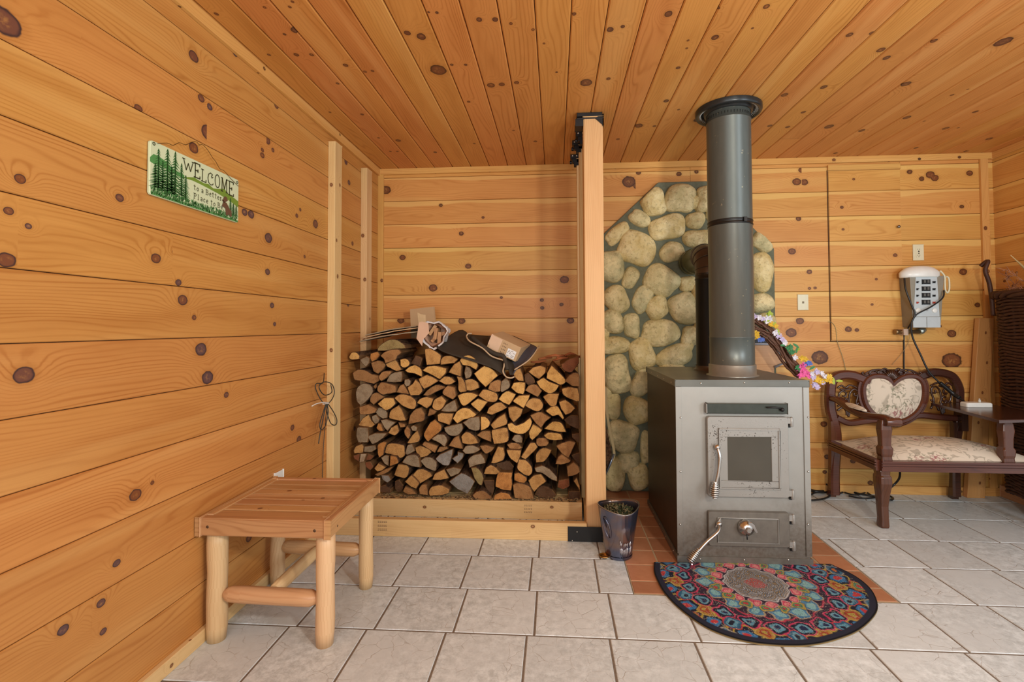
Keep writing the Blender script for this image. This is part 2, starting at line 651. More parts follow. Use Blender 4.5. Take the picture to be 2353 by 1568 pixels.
mb.box((XL - .04, YB + .0102, -.02), (XR + .04, YB + .04, ZC + .05), 1)
struct(mb.build('wall_back', [M['wall_b'], M['gap']]))
# right wall: only the stretch beside the bench seat, cut short to let more light in
mb = MB()
for k in range(0, 14):
    z = Z0B + k * PB
    ks = [(random.uniform(2.75, 3.38), random.uniform(.03, .14), random.uniform(.006, .014)) for _ in range(2)]
    board(mb, (XR, 0, z), (0, 1, 0), (0, 0, 1), (-1, 0, 0), 2.6, YB, PB, ks)
mb.box((XR + .0102, 2.6, -.02), (XR + .04, YB + .03, ZC + .05), 1)
struct(mb.build('wall_right', [M['wall_b'], M['gap']]))
# ceiling
KC = [(497, 32, 5), (608, 17, 4), (672, 4, 4), (666, 16, 4), (677, 70, 9), (654, 79, 4), (618, 126, 4), (681, 126, 6), (716, 126, 5), (776, 192, 4), (832, 263, 4), (794, 150, 6), (839, 165, 4), (856, 163, 4), (936, 76, 8), (968, 84, 11), (1007, 161, 19), (985, 28, 3), (1004, 29, 4), (1038, 149, 4), (1070, 149, 4), (1077, 234, 4), (1101, 45, 7), (1138, 45, 7), (1128, 196, 9), (1153, 194, 7), (1187, 190, 6), (1174, 54, 4), (1225, 68, 4), (1250, 100, 3), (1279, 166, 3), (870, 317, 3), (915, 323, 6), (897, 348, 3), (913, 348, 3), (758, 258, 3), (1319, 32, 5), (1402, 68, 8), (1431, 61, 5), (1398, 181, 5), (1347, 190, 14), (1536, 32, 9), (1581, 93, 3), (1578, 111, 3), (1643, 86, 8), (1558, 156, 5), (1531, 232, 6), (1559, 252, 3), (1602, 276, 8), (1468, 289, 9), (1504, 290, 4), (1729, 65, 3), (1761, 15, 7), (1952, 80, 7), (2024, 115, 8), (2037, 133, 7), (1803, 218, 7), (1893, 200, 7), (1846, 258, 5), (2003, 76, 5), (2082, 193, 9), (2305, 96, 15), (2146, 94, 6), (1769, 289, 5), (1810, 292, 5), (1905, 291, 9), (1980, 300, 6), (1920, 352, 4), (2084, 270, 7), (2173, 295, 6), (2241, 257, 5), (2273, 319, 6), (2105, 340, 4), (2220, 348, 4), (1230, 325, 4), (1180, 300, 3), (1000, 350, 4), (1090, 330, 3), (1420, 320, 4), (1650, 20, 4)]
mb = MB()
PC, X0C = .1330, -1.1318 - .1330 * 2
kb = on_boards(px_knots(KC, 'z', ZC, 1, 0), PC, X0C)
for k in range(0, 34):
    x = X0C + k * PC
    j = [random.uniform(-1, 3.2)] if k % 3 == 0 else []
    ks = list(kb.get(k, [])) + [(random.uniform(-1.2, .6), random.uniform(.02, .11), random.uniform(.004, .01)) for _ in range(3)]
    if x > 1.9:
        ks += [(random.uniform(1.2, 3.3), random.uniform(.02, .11), random.uniform(.004, .009)) for _ in range(3)]
    board(mb, (x, 0, ZC), (0, 1, 0), (1, 0, 0), (0, 0, -1), YR, YB, PC, ks, ch=.0045, gap=.0014, joints=j)
mb.box((XL - .04, YR, ZC + .0102), (XR + .15, YB + .03, ZC + .05), 1)
struct(mb.build('ceiling', [M['ceil'], M['gap']]))

# ---------------------------------------------------------------- floor tiles
t = NT('stone_look_floor_tile')
u, v, r = t.sep(t.attr('pl'))
pos = t.attr('pl')
vec = t.comb(u, v, t.m('MULTIPLY', r, 9.))
w1 = t.noise(vec, 9., 3, .6)
vv = t.comb(t.m('ADD', u, t.m('MULTIPLY', w1, .08)), t.m('ADD', v, t.m('MULTIPLY', t.noise(vec, 7., 3, .6), .08)), t.m('MULTIPLY', r, 9.))
e1 = t.vor(vv, 15., 'DISTANCE_TO_EDGE')
msk = t.smooth(t.noise(vec, 8., 2), .42, .62)
crack = t.m('MULTIPLY', t.m('SUBTRACT', 1., t.smooth(e1, .003, .02)), msk)
c = t.mix(t.smooth(t.noise(vec, 30., 7, .78), .3, .7), (.44, .475, .475), (.75, .81, .825))
c = t.mix(t.smooth(t.noise(vec, 4., 3), .35, .7), c, (.60, .64, .645))
hs = t.n('HueSaturation')
t.put(hs.inputs['Color'], c)
t.put(hs.inputs['Value'], t.m('ADD', t.m('MULTIPLY', r, .14), .93))
c = t.mix(t.m('MULTIPLY', crack, .5), hs.outputs[0], (.30, .26, .22))
t.bump(t.m('SUBTRACT', t.noise(vec, 40., 4, .6), crack), .35, .0015)
M['tile'] = t.fin(c, t.m('ADD', t.m('MULTIPLY', w1, .25), .25), 0, .45)
M['grout'] = flat('floor_grout', (.17, .13, .095), .9, var=.3, scale=60)
M['grout_light'] = flat('hearth_grout', (.40, .30, .18), .9, var=.2, scale=60)
t = NT('terracotta_hearth_tile')
u, v, r = t.sep(t.attr('pl'))
c = t.mix(t.noise(t.attr('pl'), 30., 4), (.36, .145, .070), (.46, .215, .115))
hs = t.n('HueSaturation')
t.put(hs.inputs['Color'], c)
t.put(hs.inputs['Value'], t.m('ADD', t.m('MULTIPLY', r, .35), .82))
t.bump(t.noise(t.attr('pl'), 60., 3), .2, .001)
M['terra'] = t.fin(hs.outputs[0], .42, 0, .4)


def tile(mb, x0, x1, y0, y1, mat=0, g=.0035, top=0., hh=.0022):
    if x1 - x0 < .012 or y1 - y0 < .012:
        return
    a, b, c_, d = x0 + g, x1 - g, y0 + g, y1 - g
    r = random.random()
    e = .0025
    jit = lambda: random.uniform(-.0006, .0006)
    o = [(a + jit(), c_ + jit()), (b + jit(), c_ + jit()), (b + jit(), d + jit()), (a + jit(), d + jit())]
    i_ = [(a + e, c_ + e), (b - e, c_ + e), (b - e, d - e), (a + e, d - e)]
    mb.face([(*p, top) for p in i_], mat, False, [(p[0], p[1], r) for p in i_])
    for k in range(4):
        q = (k + 1) % 4
        mb.face([(*o[k], top - hh), (*o[q], top - hh), (*i_[q], top), (*i_[k], top)], mat, False, [(p[0], p[1], r) for p in (o[k], o[q], i_[q], i_[k])])


TT = .2998
HX0, HX1, HY0 = .325, 1.392, 2.098
mb = MB()
offL = {-1: .20, 0: .22, 1: .195, 2: .211, 3: .180, 4: .215, 5: .188, 6: .21, 7: .19}
offR = {-1: .20, 0: .222, 1: .194, 2: .236, 3: .194, 4: .221, 5: .198, 6: .21, 7: .19}
for k in range(-1, 16):
    y1 = 3.297 - k * TT
    y0 = y1 - TT
    y1 = min(y1, YB)
    o1, o2 = offL.get(k, .2 + .02 * (k % 2)), offR.get(k, .2 + .02 * (k % 2))
    hearth = k in (-1, 0, 1, 2, 3)
    i = math.floor((XL - o1) / TT)
    while True:
        o = o1 if (i * TT < .9) else o2
        x0, x1 = o + i * TT, o + (i + 1) * TT
        if (i * TT < .9) and ((i + 1) * TT >= .9):
            x1 = o2 + (i + 1) * TT
        i += 1
        if x0 > XR + .1:
            break
        x0, x1 = max(x0, XL), min(x1, XR + .1)
        if x1 <= x0:
            continue
        if hearth and x1 > HX0 and x0 < HX1:
            if x0 < HX0:
                tile(mb, x0, HX0, y0, y1)
            if x1 > HX1:
                tile(mb, HX1, x1, y0, y1)
        else:
            tile(mb, x0, x1, y0, y1)
mb.box((XL - .04, YR, -.03), (HX0, YB + .03, -.0021), 1)
mb.box((HX1, YR, -.03), (XR + .15, YB + .03, -.0021), 1)
mb.box((HX0, YR, -.03), (HX1, HY0, -.0021), 1)
struct(mb.build('floor', [M['tile'], M['grout']]))
mb = MB()
cx = [HX0] + [.482 + .1515 * i for i in range(6)] + [HX1]
cy = [HY0 + .005] + [2.205 + .1485 * i for i in range(9)]
for i in range(len(cx) - 1):
    for j in range(len(cy) - 1):
        tile(mb, cx[i], cx[i + 1], cy[j], min(cy[j + 1], YB), 0, .003)
mb.box((HX0, HY0, -.03), (HX1, YB + .03, -.0016), 1)
struct(mb.build('floor_hearth', [M['terra'], M['grout_light']]))

# ---------------------------------------------------------------- trims
def lumber(name, a, b, mat, parent=None, knots=.25, bevel=.002, rnd=None, M_=None):
    mb = MB()
    mb.box(a, b, 0, knots=knots, rnd=rnd, M=M_)
    return mb.build(name, mat, parent, bevel)


struct(lumber('trim_1', (XL, YB - .020, ZC - .042), (XR, YB, ZC), M['trim'], knots=.3))
struct(lumber('trim_2', (XL, YR, ZC - .050), (XL + .018, YB - .020, ZC), M['trim'], knots=.3))
struct(lumber('trim_3', (XR - .018, 2.6, ZC - .045), (XR, YB - .020, ZC), M['trim'], knots=.3))
struct(lumber('trim_4', (XL, YB - .020, 0), (XL + .042, YB, ZC - .042), M['trim'], knots=.3))
struct(lumber('trim_5', (2.853, YB - .018, .05), (2.900, YB, ZC - .042), M['trim'], knots=.3))
struct(lumber('baseboard_left', (XL, YR, 0), (XL + .02, 2.62, .048), M['spruce'], knots=.2))
struct(lumber('baseboard_back', (1.5, YB - .02, 0), (XR, YB, .055), M['trim'], knots=.2))
struct(lumber('baseboard_right', (XR - .03, 2.6, 0), (XR, YB - .02, .075), M['cedar_rail'], knots=0))

# ---------------------------------------------------------------- access panel in the back wall
ap = empty('access_panel', (1.871, YB, 1.02), 'square pine access panel set flush in the back wall above the settee', 'wall panel')
mb = MB()
for k in range(7):
    z0, z1 = 1.027 + 0 if k == 0 else Z0B + (6 + k) * PB, min(Z0B + (7 + k) * PB, 2.19)
    if k == 0:
        z1 = Z0B + 7 * PB
    ks = {0: [(1.985, .075, .019), (2.04, .07, .012)], 3: [(2.30, .07, .012)], 5: [(1.96, .06, .01)]}.get(k, [(random.uniform(1.9, 2.2), .08, .008)])
    if z1 - z0 > .02:
        board(mb, (0, YB - .0065, z0), (1, 0, 0), (0, 0, 1), (0, -1, 0), 1.876, 2.343, z1 - z0, ks, th=.006)
mb.build('panel_boards', M['wall_b'], ap)
mb = MB()
mb.box((1.868, YB - .0035, 1.018), (1.8725, YB - .001, 2.195))
mb.box((1.868, YB - .0035, 1.018), (2.346, YB - .001, 1.023))
mb.build('gap_frame', flat('panel_gap', (.05, .02, .008), .9), ap)
mb = MB()
mb.box((1.872, YB - .012, 2.192), (2.345, YB - .004, 2.228), knots=.0)
mb.build('top_strip', M['trim'], ap, .001)

mb = MB()
kp = wp(2065, 521, 'y', YB - .02)
mb.lathe([(.004, 0), (.004, .008), (.009, .012), (.010, .018), (.007, .022), (.0001, .023)], (kp.x, YB - .007, kp.z), 16, 0, Matrix.Rotation(PI / 2, 3, 'X'))
mb.build('knob', flat('knob_steel', (.25, .25, .25), .25, .9), ap)

# ---------------------------------------------------------------- studs on the left wall
for px, lab in (((752, 785), 'pale two by four stud on the left wall with the looped black wire'), ((828, 853), 'pale two by four stud on the left wall nearest the back corner')):
    y0, y1 = wp(px[0], 700, 'x', XL + .001).y, wp(px[1], 700, 'x', XL + .045).y
    y0 += .0
    top = 2.19
    o = lumber('wall_stud', (XL, y0, .0), (XL + .042, y0 + .089, top), M['spruce'], knots=.35, bevel=.003)
    tag(o, lab, 'stud', None)

# ---------------------------------------------------------------- firewood rack frame
rk = empty('firewood_rack', (-.5, 2.6, 0), 'pale lumber rack frame holding the stacked firewood, with tall posts', 'firewood rack')
M['black_metal'] = flat('black_steel', (.012, .012, .013), .45, .3, var=.3, bump=.05)
M['screw'] = flat('screw_steel', (.55, .55, .52), .35, 1.)
PX0, PX1 = .158, .262
lumber('post', (PX0, 2.60, .0), (PX1, 2.69, 2.262), M['spruce_pink'], rk, .12, .005)
for y, pxl in ((2.85, 1341), (2.985, 1332), (3.23, 1326.5)):
    x0 = wx(pxl, y, 600)
    lumber('post', (x0, y, .09), (x0 + .089, y + .04, 2.255), M['spruce'], rk, .2, .003)
lumber('beam', (XL + .002, 2.585, .0), (PX0 + .0, 2.623, .092), M['spruce'], rk, .12, .003)
lumber('beam', (XL + .002, 2.862, .0), (PX0 - .01, 2.90, .103), M['spruce'], rk, .5, .003)
lumber('beam', (XL + .045, 3.30, .0), (PX0, 3.34, .095), M['spruce'], rk, .3, .003)
lumber('beam', (PX0 + .002, 2.69, .0), (PX0 + .04, YB - .03, .09), M['spruce'], rk, .3, .003)
# lumber grade stamps on the two front beams
mb = MB()
for x, y, z, s_ in ((wx(877, 2.585, 1208), 2.5845, .052, .011), (wx(1212, 2.862, 1170), 2.8615, .056, .010)):
    for r in range(3):
        for c_ in range(5):
            for q in range(2):
                X = x + (c_ - 2) * s_ * .95 + random.uniform(-.001, .001)
                Z = z + (1 - r) * s_ * 1.9 + q * s_ * .55
                mb.prism([(X, Z), (X + s_ * .62, Z + s_ * .12), (X + s_ * .7, Z + s_ * .34), (X + s_ * .05, Z + s_ * .25)], .0004, (0, y, 0))
mb.build('grade_stamp', flat('stamp_ink', (.16, .09, .05), .8), rk)
mb = MB()
sx0, sx1 = wx(1305, 2.584, 1235), wx(1385, 2.584, 1235)
mb.box((sx0, 2.581, .0), (sx1, 2.584, .078))
mb.box((sx1 - .003, 2.584, .0), (sx1, 2.66, .078))
pt = mb.build('strap_plate', M['black_metal'], rk, .001)
mb = MB()
for px, py in ((1326, 1223), (1315, 1243)):
    p = wp(px, py, 'y', 2.581)
    mb.lathe([(.0035, 0), (.003, .0015), (.0001, .002)], p, 10, 0, Matrix.Rotation(PI / 2, 3, 'X'))
mb.build('screw', M['screw'], pt)


def bracket(x, y, front):
    mb = MB()
    if front:
        mb.box((x - .035, y - .006, ZC - .034), (x + .108, y + .1, ZC - .028))
        mb.box((x - .035, y - .006, ZC - .020), (x + .10, y + .1, ZC - .001))
        mb.face([(x + .06, y - .004, ZC - .032), (x + .107, y - .004, ZC - .075), (x + .107, y - .004, ZC - .01)])
        mb.box((x - .042, y, ZC - .07), (x - .002, y + .08, ZC - .034))
        mb.box((x + .104, y - .004, ZC - .075), (x + .107, y + .09, ZC - .01))
    else:
        mb.box((x - .04, y, ZC - .028), (x + .05, y + .05, ZC - .002))
        mb.box((x - .028, y + .005, ZC - .055), (x + .02, y + .04, ZC - .028))
        mb.box((x - .014, y, ZC - .075), (x + .012, y + .04, ZC - .055))
        mb.tube([(x - .045, y + .02, ZC - .05), (x - .03, y + .02, ZC - .05)], .012, 8)
    o = mb.build('bracket', M['black_metal'], rk, .002)
    mb = MB()
    for dx in ((-.022, .075, .04) if front else (-.027, .0)):
        mb.lathe([(.006, -.002), (.006, .0), (.004, .003), (.0001, .004)], (x + dx, y - .002, ZC - .012), 8, 0, Matrix.Rotation(PI / 2, 3, 'X'))
    mb.build('bolt', M['screw'], o)


bracket(PX0, 2.60, True)
bracket(wx(1341, 2.85, 600), 2.845, False)
bracket(wx(1332, 2.985, 600), 2.98, False)
bracket(wx(1326.5, 3.23, 600), 3.225, False)
# wood chips and sawdust strewn between the beams
for k in range(4):
    lumber('deck_board', (XL + .045, 2.902 + k * .1, .084), (.15, 2.997 + k * .1, .1005), M['spruce'], rk, .2, .002)
mb = MB()
for _ in range(700):
    x, y = random.uniform(XL + .05, .13), random.uniform(2.865, 2.93)
    s_ = random.uniform(.004, .014)
    a = random.uniform(0, PI)
    c_, d_ = math.cos(a) * s_, math.sin(a) * s_
    z = .103 + random.uniform(0, .008)
    mb.face([(x - c_, y - d_, z), (x + d_ * .4, y - c_ * .4, z + .004), (x + c_, y + d_, z + .002), (x - d_ * .4, y + c_ * .4, z + .004)], random.randint(0, 1), False)
for _ in range(900):
    x, y = random.uniform(XL + .05, .13), random.uniform(2.64, 2.85)
    s_ = random.uniform(.003, .011)
    a = random.uniform(0, PI)
    c_, d_ = math.cos(a) * s_, math.sin(a) * s_
    w_ = random.uniform(.2, .6)
    z = random.uniform(.001, .006)
    mb.face([(x - c_, y - d_, z), (x + d_ * w_, y - c_ * w_, z + .002), (x + c_, y + d_, z), (x - d_ * w_, y + c_ * w_, z + .002)], random.randint(0, 1), False)
tag(mb.build('bark_litter', [flat('chip_pale', (.42, .27, .13), .8), flat('chip_dark', (.12, .07, .035), .9)]), 'pale and dark wood chips strewn on the tiles between the two beams', 'debris', kind='stuff')
LOGS = [
('y', [803.1,817.8,809.2,810.1,818.4,810.1,826,817.8,824.5,825.4,809.2,827,803.1,823.9]),
('m', [868.9,800.9,876.5,791.8,894.9,781,913.3,782.6,928.6,793.3,930.1,800.9,907.2,802.5,891.9,805.5,868.9,806.3]),
('g', [827.6,827,841.3,819.3,849,823.9,847.5,834.6,839.8,843.8,830.6,833.1]),
('o', [851.3,813.2,867.4,808.6,872.7,816.2,864.3,827,853.6,831.6,850.5,822.4]),
('b', [875,817.8,885.7,808.6,901,803.2,916.3,804,920.9,811.7,913.3,817.8,908.7,827,885.7,834.6,882.7,825.4]),
('b', [852.8,834.6,867.4,829.3,879.6,831.6,885.7,839.2,879.6,849.9,868.9,859.1,858.2,853]),
('t', [887.3,836.2,907.2,827.7,913.3,833.1,922.5,849.9,910.2,853,898,846.9,888.8,842.3]),
('y', [919.4,827,927.1,824.7,936.2,826.2,941.6,834.6,937.8,842.3,928.6,845.3,920.2,840.7]),
('d', [954.6,817.8,969.9,823.9,963.8,842.3,945.4,836.2]),
('t', [976.1,804,986.8,800.9,1002.1,808.6,1012.8,817.8,1009.7,836.2,980.6,838.4,977.6,817.8]),
('t', [1013.6,827,1020.4,819.3,1035.8,817.8,1051.1,825.4,1043.4,834.6,1012.8,838.4]),
('y', [1057.2,828.5,1066.4,818.5,1080.2,817,1093.9,827,1097.8,840.7,1093.2,849.9,1080.2,842.3,1063.3,839.2]),
('b', [811.5,857.6,823,849.9,839.8,851.5,855.1,860.6,868.9,863.7,870.4,874.4,858.2,882.1,838.3,877.5,815.3,872.9]),
('b', [871.2,863.7,879.6,854.5,894.9,853,900.3,855.3,891.9,865.2,876.5,876,871.2,871.4]),
('g', [888.8,877.5,894.9,863.7,907.2,856.1,922.5,854.5,924,866.8,920.9,877.5,904.1,879]),
('y', [930.9,851.5,942.4,842.3,956.2,840,968.4,849.9,969.9,866.8,953.1,859.1,936.2,856.1]),
('y', [971.5,851.5,983.7,842.3,1003.6,841.5,1025,846.9,1023.5,857.6,1009.7,871.4,989.8,860.6]),
('t', [1031.2,856.1,1043.4,837.7,1055.7,830.8,1060.3,842.3,1058.7,865.2,1043.4,860.6]),
('g', [1069.9,842.6,1079.2,845.6,1084.4,856.1,1080.6,867.1,1069.9,870.6,1067.1,857.6]),
('g', [930.1,872.9,939.3,871.4,943.9,877.5,940.8,886.7,933.2,889,928.6,882.1]),
('t', [962.3,871.4,980.6,862.2,999,869.8,1006.7,876,989.8,886.7,974.5,894.3,966.9,883.6]),
('t', [1008.2,876,1022,865.2,1035.8,867.5,1045.7,877.5,1035.8,883.6,1023.5,884.4]),
('t', [1049.5,866,1060.3,867.5,1067.9,879,1071,898.9,1058.7,902,1052.6,894.3,1052.6,876]),
('g', [818.4,900.4,823,889.7,835.2,882.1,850.5,885.1,856.6,897.4,852.1,909.6,839.8,923.4,829.1,931.1,819.9,921.9]),
('b', [867.4,891.3,876.5,879,898,883.6,908.7,888.2,908.7,902,891.9,905,879.6,907.3,868.9,900.4]),
('b', [857.4,888.2,864.3,882.1,866.6,889.7,861.2,894.3]),
('b', [911,902,919.4,886.7,927.1,883.6,936.2,897.4,940.8,906.6,928.6,905]),
('t', [936.2,891.3,947,883.6,954.6,872.9,963.8,880.5,970.7,895.9,962.3,908.1,943.9,908.9]),
('b', [973,908.1,983.7,895.9,1000.5,885.1,1020.4,888.2,1022,892.8,1006.7,898.9,983.7,910.4]),
('b', [1017.4,900.4,1028.1,887.4,1044.9,891.3,1047.2,909.6,1040.3,918.1,1020.4,908.1]),
('t', [907.2,915.8,916.3,908.1,928.6,906.6,943.9,911.2,954.6,920.3,955.4,932.6,950,940.3,937.8,938.7,922.5,931.1]),
('y', [1089.9,859.4,1112.9,841.8,1134.3,851.8,1143.5,864,1131.2,874.7,1115.9,889.3,1100.6,874.7]),
('t', [1071.5,873.2,1085.3,871.7,1097.6,879.3,1099.9,891.6,1085.3,897.7,1071.5,897.7,1063.9,893.1,1060.8,879.3]),
('b', [1122.1,894.6,1126.6,880.8,1143.5,873.2,1151.1,877.8,1149.6,899.2,1137.4,901.5]),
('g', [1151.9,877.8,1161.9,868.6,1170.3,877.8,1171,890,1155.7,900.7,1150.4,897.7]),
('y', [1174.9,891.6,1180.2,880.8,1192.5,878.5,1206.2,880.1,1205.5,897.7,1201.7,906.9,1186.3,902.3]),
('t', [1179.5,857.9,1186.3,850.2,1195.5,847.2,1200.1,859.4,1203.2,875.5,1192.5,875.5,1183.3,867.1]),
('d', [1205.5,862.5,1213.9,857.9,1226.2,870.1,1229.2,879.3,1217,885.4,1207,877.8]),
('t', [1214.7,854.8,1224.6,844.9,1241.5,841,1253.7,845.6,1252.2,857.9,1238.4,870.9,1227.7,864.8]),
('y', [1257.5,857.9,1267.5,841,1281.3,853.3,1299.6,873.2,1296.6,880.8,1287.4,884.7,1269,876.2,1256.8,870.1]),
('r', [1290.4,838,1308.8,825.7,1334.8,819.6,1335.6,834.9,1313.4,855.6,1299.6,853.3,1292,845.6]),
('b', [1299.6,876.2,1308.8,862.5,1322.6,856.3,1336.4,862.5,1338.7,877.8,1336.4,888.5,1314.9,887]),
('y', [1233.8,877.8,1249.1,868.6,1261.4,877,1282.8,885.4,1282.8,888.5,1273.6,900.7,1259.8,903.8,1241.5,891.6]),
('b', [1207,897.7,1215.4,886.2,1232.3,884.7,1244.5,899.2,1235.3,912.2,1218.5,903.8]),
('t', [1099.9,909.9,1109.8,896.2,1125.1,897.7,1140.4,903.8,1143.5,916.1,1137.4,923.7,1120.5,922.9]),
('y', [1145.8,917.6,1155.7,904.6,1168,899.2,1184.8,906.9,1176.4,922.2,1169.5,930.6,1155.7,925.2]),
('y', [1178.7,922.2,1192.5,909.9,1217,908.4,1213.9,919.1,1203.2,938.3,1189.4,929.8]),
('t', [1206.7,932.9,1213.1,922.2,1224.6,915.3,1239.9,917.6,1247.6,929.8,1244.5,940.5,1233.8,945.9,1217,939]),
('t', [1248.3,913,1259.8,905.3,1284.3,905.3,1281.3,917.6,1277.4,932.1,1266,934.4,1258.3,926.8]),
('t', [1292,894.6,1305.8,890,1327.2,893.1,1337.9,906.9,1336.4,921.4,1324.1,922.9,1304.2,914.5,1293.5,905.3]),
('y', [1065.4,903.8,1083.8,903,1098.3,908.4,1089.9,916.8,1070,932.1,1060.8,929.8,1051.6,909.9]),
('y', [1082.2,928.3,1097.6,916.8,1120.5,923.7,1112.9,933.7,1102.1,946.7,1088.4,936]),
('t', [1119,949.7,1123.6,937.5,1137.4,927.5,1151.1,925.2,1164.1,937.5,1146.5,946.7,1131.2,953.6]),
('t', [1168,937.5,1183.3,934.4,1200.9,941.3,1195.5,956.6,1180.2,970.4,1171,958.9]),
('y', [1254.5,945.1,1266,936,1279.7,933.7,1288.9,945.1,1295.8,960.4,1292.7,964.3,1282.8,954.3,1269,956.6]),
('t', [1285.1,924.5,1299.6,919.9,1314.9,931.4,1321.1,939,1310.3,949.7,1299.6,953.6,1289.7,940.5]),
('b', [1219.3,955.9,1229.2,950.5,1243,947.4,1264.4,960.4,1253.7,968.9,1243,983.4,1232.3,974.2]),
('y', [1041.1,962.1,1049.5,946.7,1063.3,938.3,1078.6,939.9,1093.9,952.9,1084.7,961.3,1066.4,964.3,1051.1,973.1]),
('g', [1070,968.2,1080.7,960.6,1100.6,958.3,1102.5,972.1,1101.7,986.6,1093,990.4,1077.7,985.8,1063.9,972.1]),
('y', [1104.4,958.3,1115.9,959,1125.4,969,1123.6,979.7,1114.4,986.6,1104.8,989.7]),
('t', [1128.2,976.6,1142,962.1,1158.8,951.4,1164.1,964.4,1163.4,975.9,1135.1,986.6]),
('y', [1167.2,975.1,1177.2,972.1,1186.3,978.2,1204.7,970.5,1217,960.6,1221.6,970.5,1215.4,987.4,1201.7,997.3,1184.8,995.8,1169.5,987.4]),
('t', [1130.5,989.7,1158.8,983.5,1166.4,988.1,1167.7,1011.9,1155.7,1018.7,1135.8,1020.3,1131.5,1005.7]),
('b', [1095.7,1001.1,1108.3,991.2,1126.6,990.7,1128.9,1001.1,1128.2,1015.7,1111.3,1009.6]),
('t', [1070,993.5,1079.2,995,1091.4,1004.2,1098.8,1018.7,1080.7,1021.8,1063.1,1018.7,1060,1004.2]),
('y', [1216.2,992,1224.6,975.9,1235.3,981.2,1245.3,988.9,1236.1,1001.1,1223.1,1011.9,1217.4,1005.7]),
('y', [1251.4,985.8,1256,981.2,1269,969.8,1284.3,969.8,1292,975.1,1300.4,993.2,1281.3,992.7]),
('d', [1297.3,965.9,1310.3,956,1327.2,956,1337.9,965.9,1337.9,985.8,1321.1,983.5,1305.8,975.1]),
('y', [1249.9,1001.1,1261.4,994.2,1287.4,997.3,1292.7,1010.3,1273.6,1012.6,1258.3,1009.6]),
('g', [1176.4,1010.3,1183.3,1000.4,1195.5,1000.4,1200.1,1008.8,1198.6,1018.7,1186.3,1017.2]),
('b', [1165.2,1022.6,1175.6,1017.7,1190.9,1019.8,1199.8,1030.2,1189.4,1033.6,1171,1031.4]),
('b', [1233,1010.3,1239.9,1006.5,1253.7,1008,1260.6,1018,1256,1024.9,1239.9,1026.4,1233,1021]),
('b', [1279,1025.6,1292,1018.7,1308.8,1014.1,1321.8,1018,1314.9,1033.3,1305.8,1053.2,1292,1043.2]),
('t', [1210.1,1030.2,1218.5,1018.7,1229.2,1018.7,1235,1028.7,1226.2,1038.6,1207.8,1055.5,1197.8,1050.1]),
('t', [1164.6,1034.8,1196.8,1035.6,1194.8,1050.1,1187.9,1064.7,1174.1,1055.5,1167.2,1044]),
('g', [1070,1025.9,1085.3,1023.8,1098.8,1029,1101.8,1034.8,1088.4,1042.2,1070,1043.2,1063.1,1036.3]),
('b', [1102.6,1025.9,1115.9,1023.3,1135.1,1028.7,1130.5,1036,1117.5,1043.2,1109.8,1037.6]),
('g', [1075.8,1057.8,1086.8,1047.4,1103.7,1043.2,1112.6,1054.7,1114.1,1064.7,1093,1069.3,1079.5,1075.4]),
('t', [1128.6,1063.9,1135.1,1045.5,1143.5,1027.9,1156.5,1029.5,1160,1045.5,1155.4,1058.5,1137.4,1064.7]),
('t', [1231.2,1047.1,1239.9,1034.1,1252.2,1029.5,1266.7,1035.1,1259.5,1050.1,1248.8,1061.6,1232.3,1063.1]),
('b', [1277.1,1067,1282.8,1050.9,1292,1044.8,1311.1,1059.3,1307,1063.6,1288.9,1068.2]),
('t', [1189.1,1070,1192.8,1056.7,1207.8,1058.2,1220.8,1071.6,1222.6,1085.3,1215.1,1093.8,1201.7,1089.6,1189.7,1079.2]),
('g', [1229.5,1076.5,1246.1,1070.8,1262.9,1078.4,1279,1096.1,1279.4,1106,1266,1101.9,1246.1,1088.1,1232.3,1085]),
('b', [1303.2,1073.1,1318,1063.1,1328.4,1071.6,1337.6,1085.3,1321.1,1092.2,1305.8,1095.3]),
('t', [1112.1,1089.6,1117.8,1074.9,1128.2,1069,1140.1,1074.9,1148.8,1086.6,1138.9,1090.7]),
('m', [1082.6,1076.5,1094.5,1074.9,1104.9,1084.1,1111,1099.1,1106.4,1115.2,1100.6,1113.7,1090.2,1100.3,1087.1,1089.9]),
('o', [1140.9,1100.6,1148.4,1086.1,1176.9,1087.3,1175.3,1099.1,1176.9,1112.6,1173.8,1127.4,1155.7,1125.9,1139.2,1118.7]),
('o', [1182.2,1089.9,1192.5,1087.2,1207.5,1096.1,1210.1,1104.5,1201.4,1113.7,1190.9,1108,1182.2,1104.5]),
('t', [1214.4,1105.2,1226.2,1093.8,1243,1090.4,1254.5,1106.8,1239.6,1118.4,1227.7,1130.5,1220.3,1120.5]),
('b', [1179.2,1116,1189.4,1110.6,1207.8,1114.4,1218.2,1121.3,1225.8,1146.3,1207.8,1147.8,1183.6,1144.7]),
('d', [1229.7,1137.4,1237.2,1122.4,1252.2,1117.9,1268.7,1125.6,1277.9,1138.9,1269,1146,1246.1,1144.4]),
('b', [1085.8,1138.9,1096,1130.2,1111.3,1128.7,1126.3,1139.4,1128.9,1147.8,1100.6,1147.8,1089.9,1144.7]),
('o', [1134,1149.3,1137.7,1137.8,1151.1,1131.7,1167.7,1134.8,1175,1143.5,1175,1147.8]),
('k', [1033,1107.5,1060.3,1088.3,1080,1097.5,1090.1,1107.5,1080,1126.6,1074,1135.8,1051.1,1124]),
('t', [1318.3,1106.8,1325.7,1098.3,1340.7,1117.5,1342.2,1132.5,1328.7,1121.8]),
('d', [1307.6,1130,1336.4,1130,1337.9,1147.8,1306.2,1149.3]),
('r', [1284.3,1104.5,1307,1101.1,1308.5,1117.2,1295,1124.8,1281.6,1120.2]),
('d', [1315.2,998.4,1337.9,997,1337.9,1014.6,1328.7,1017.7,1315.2,1005.7]),
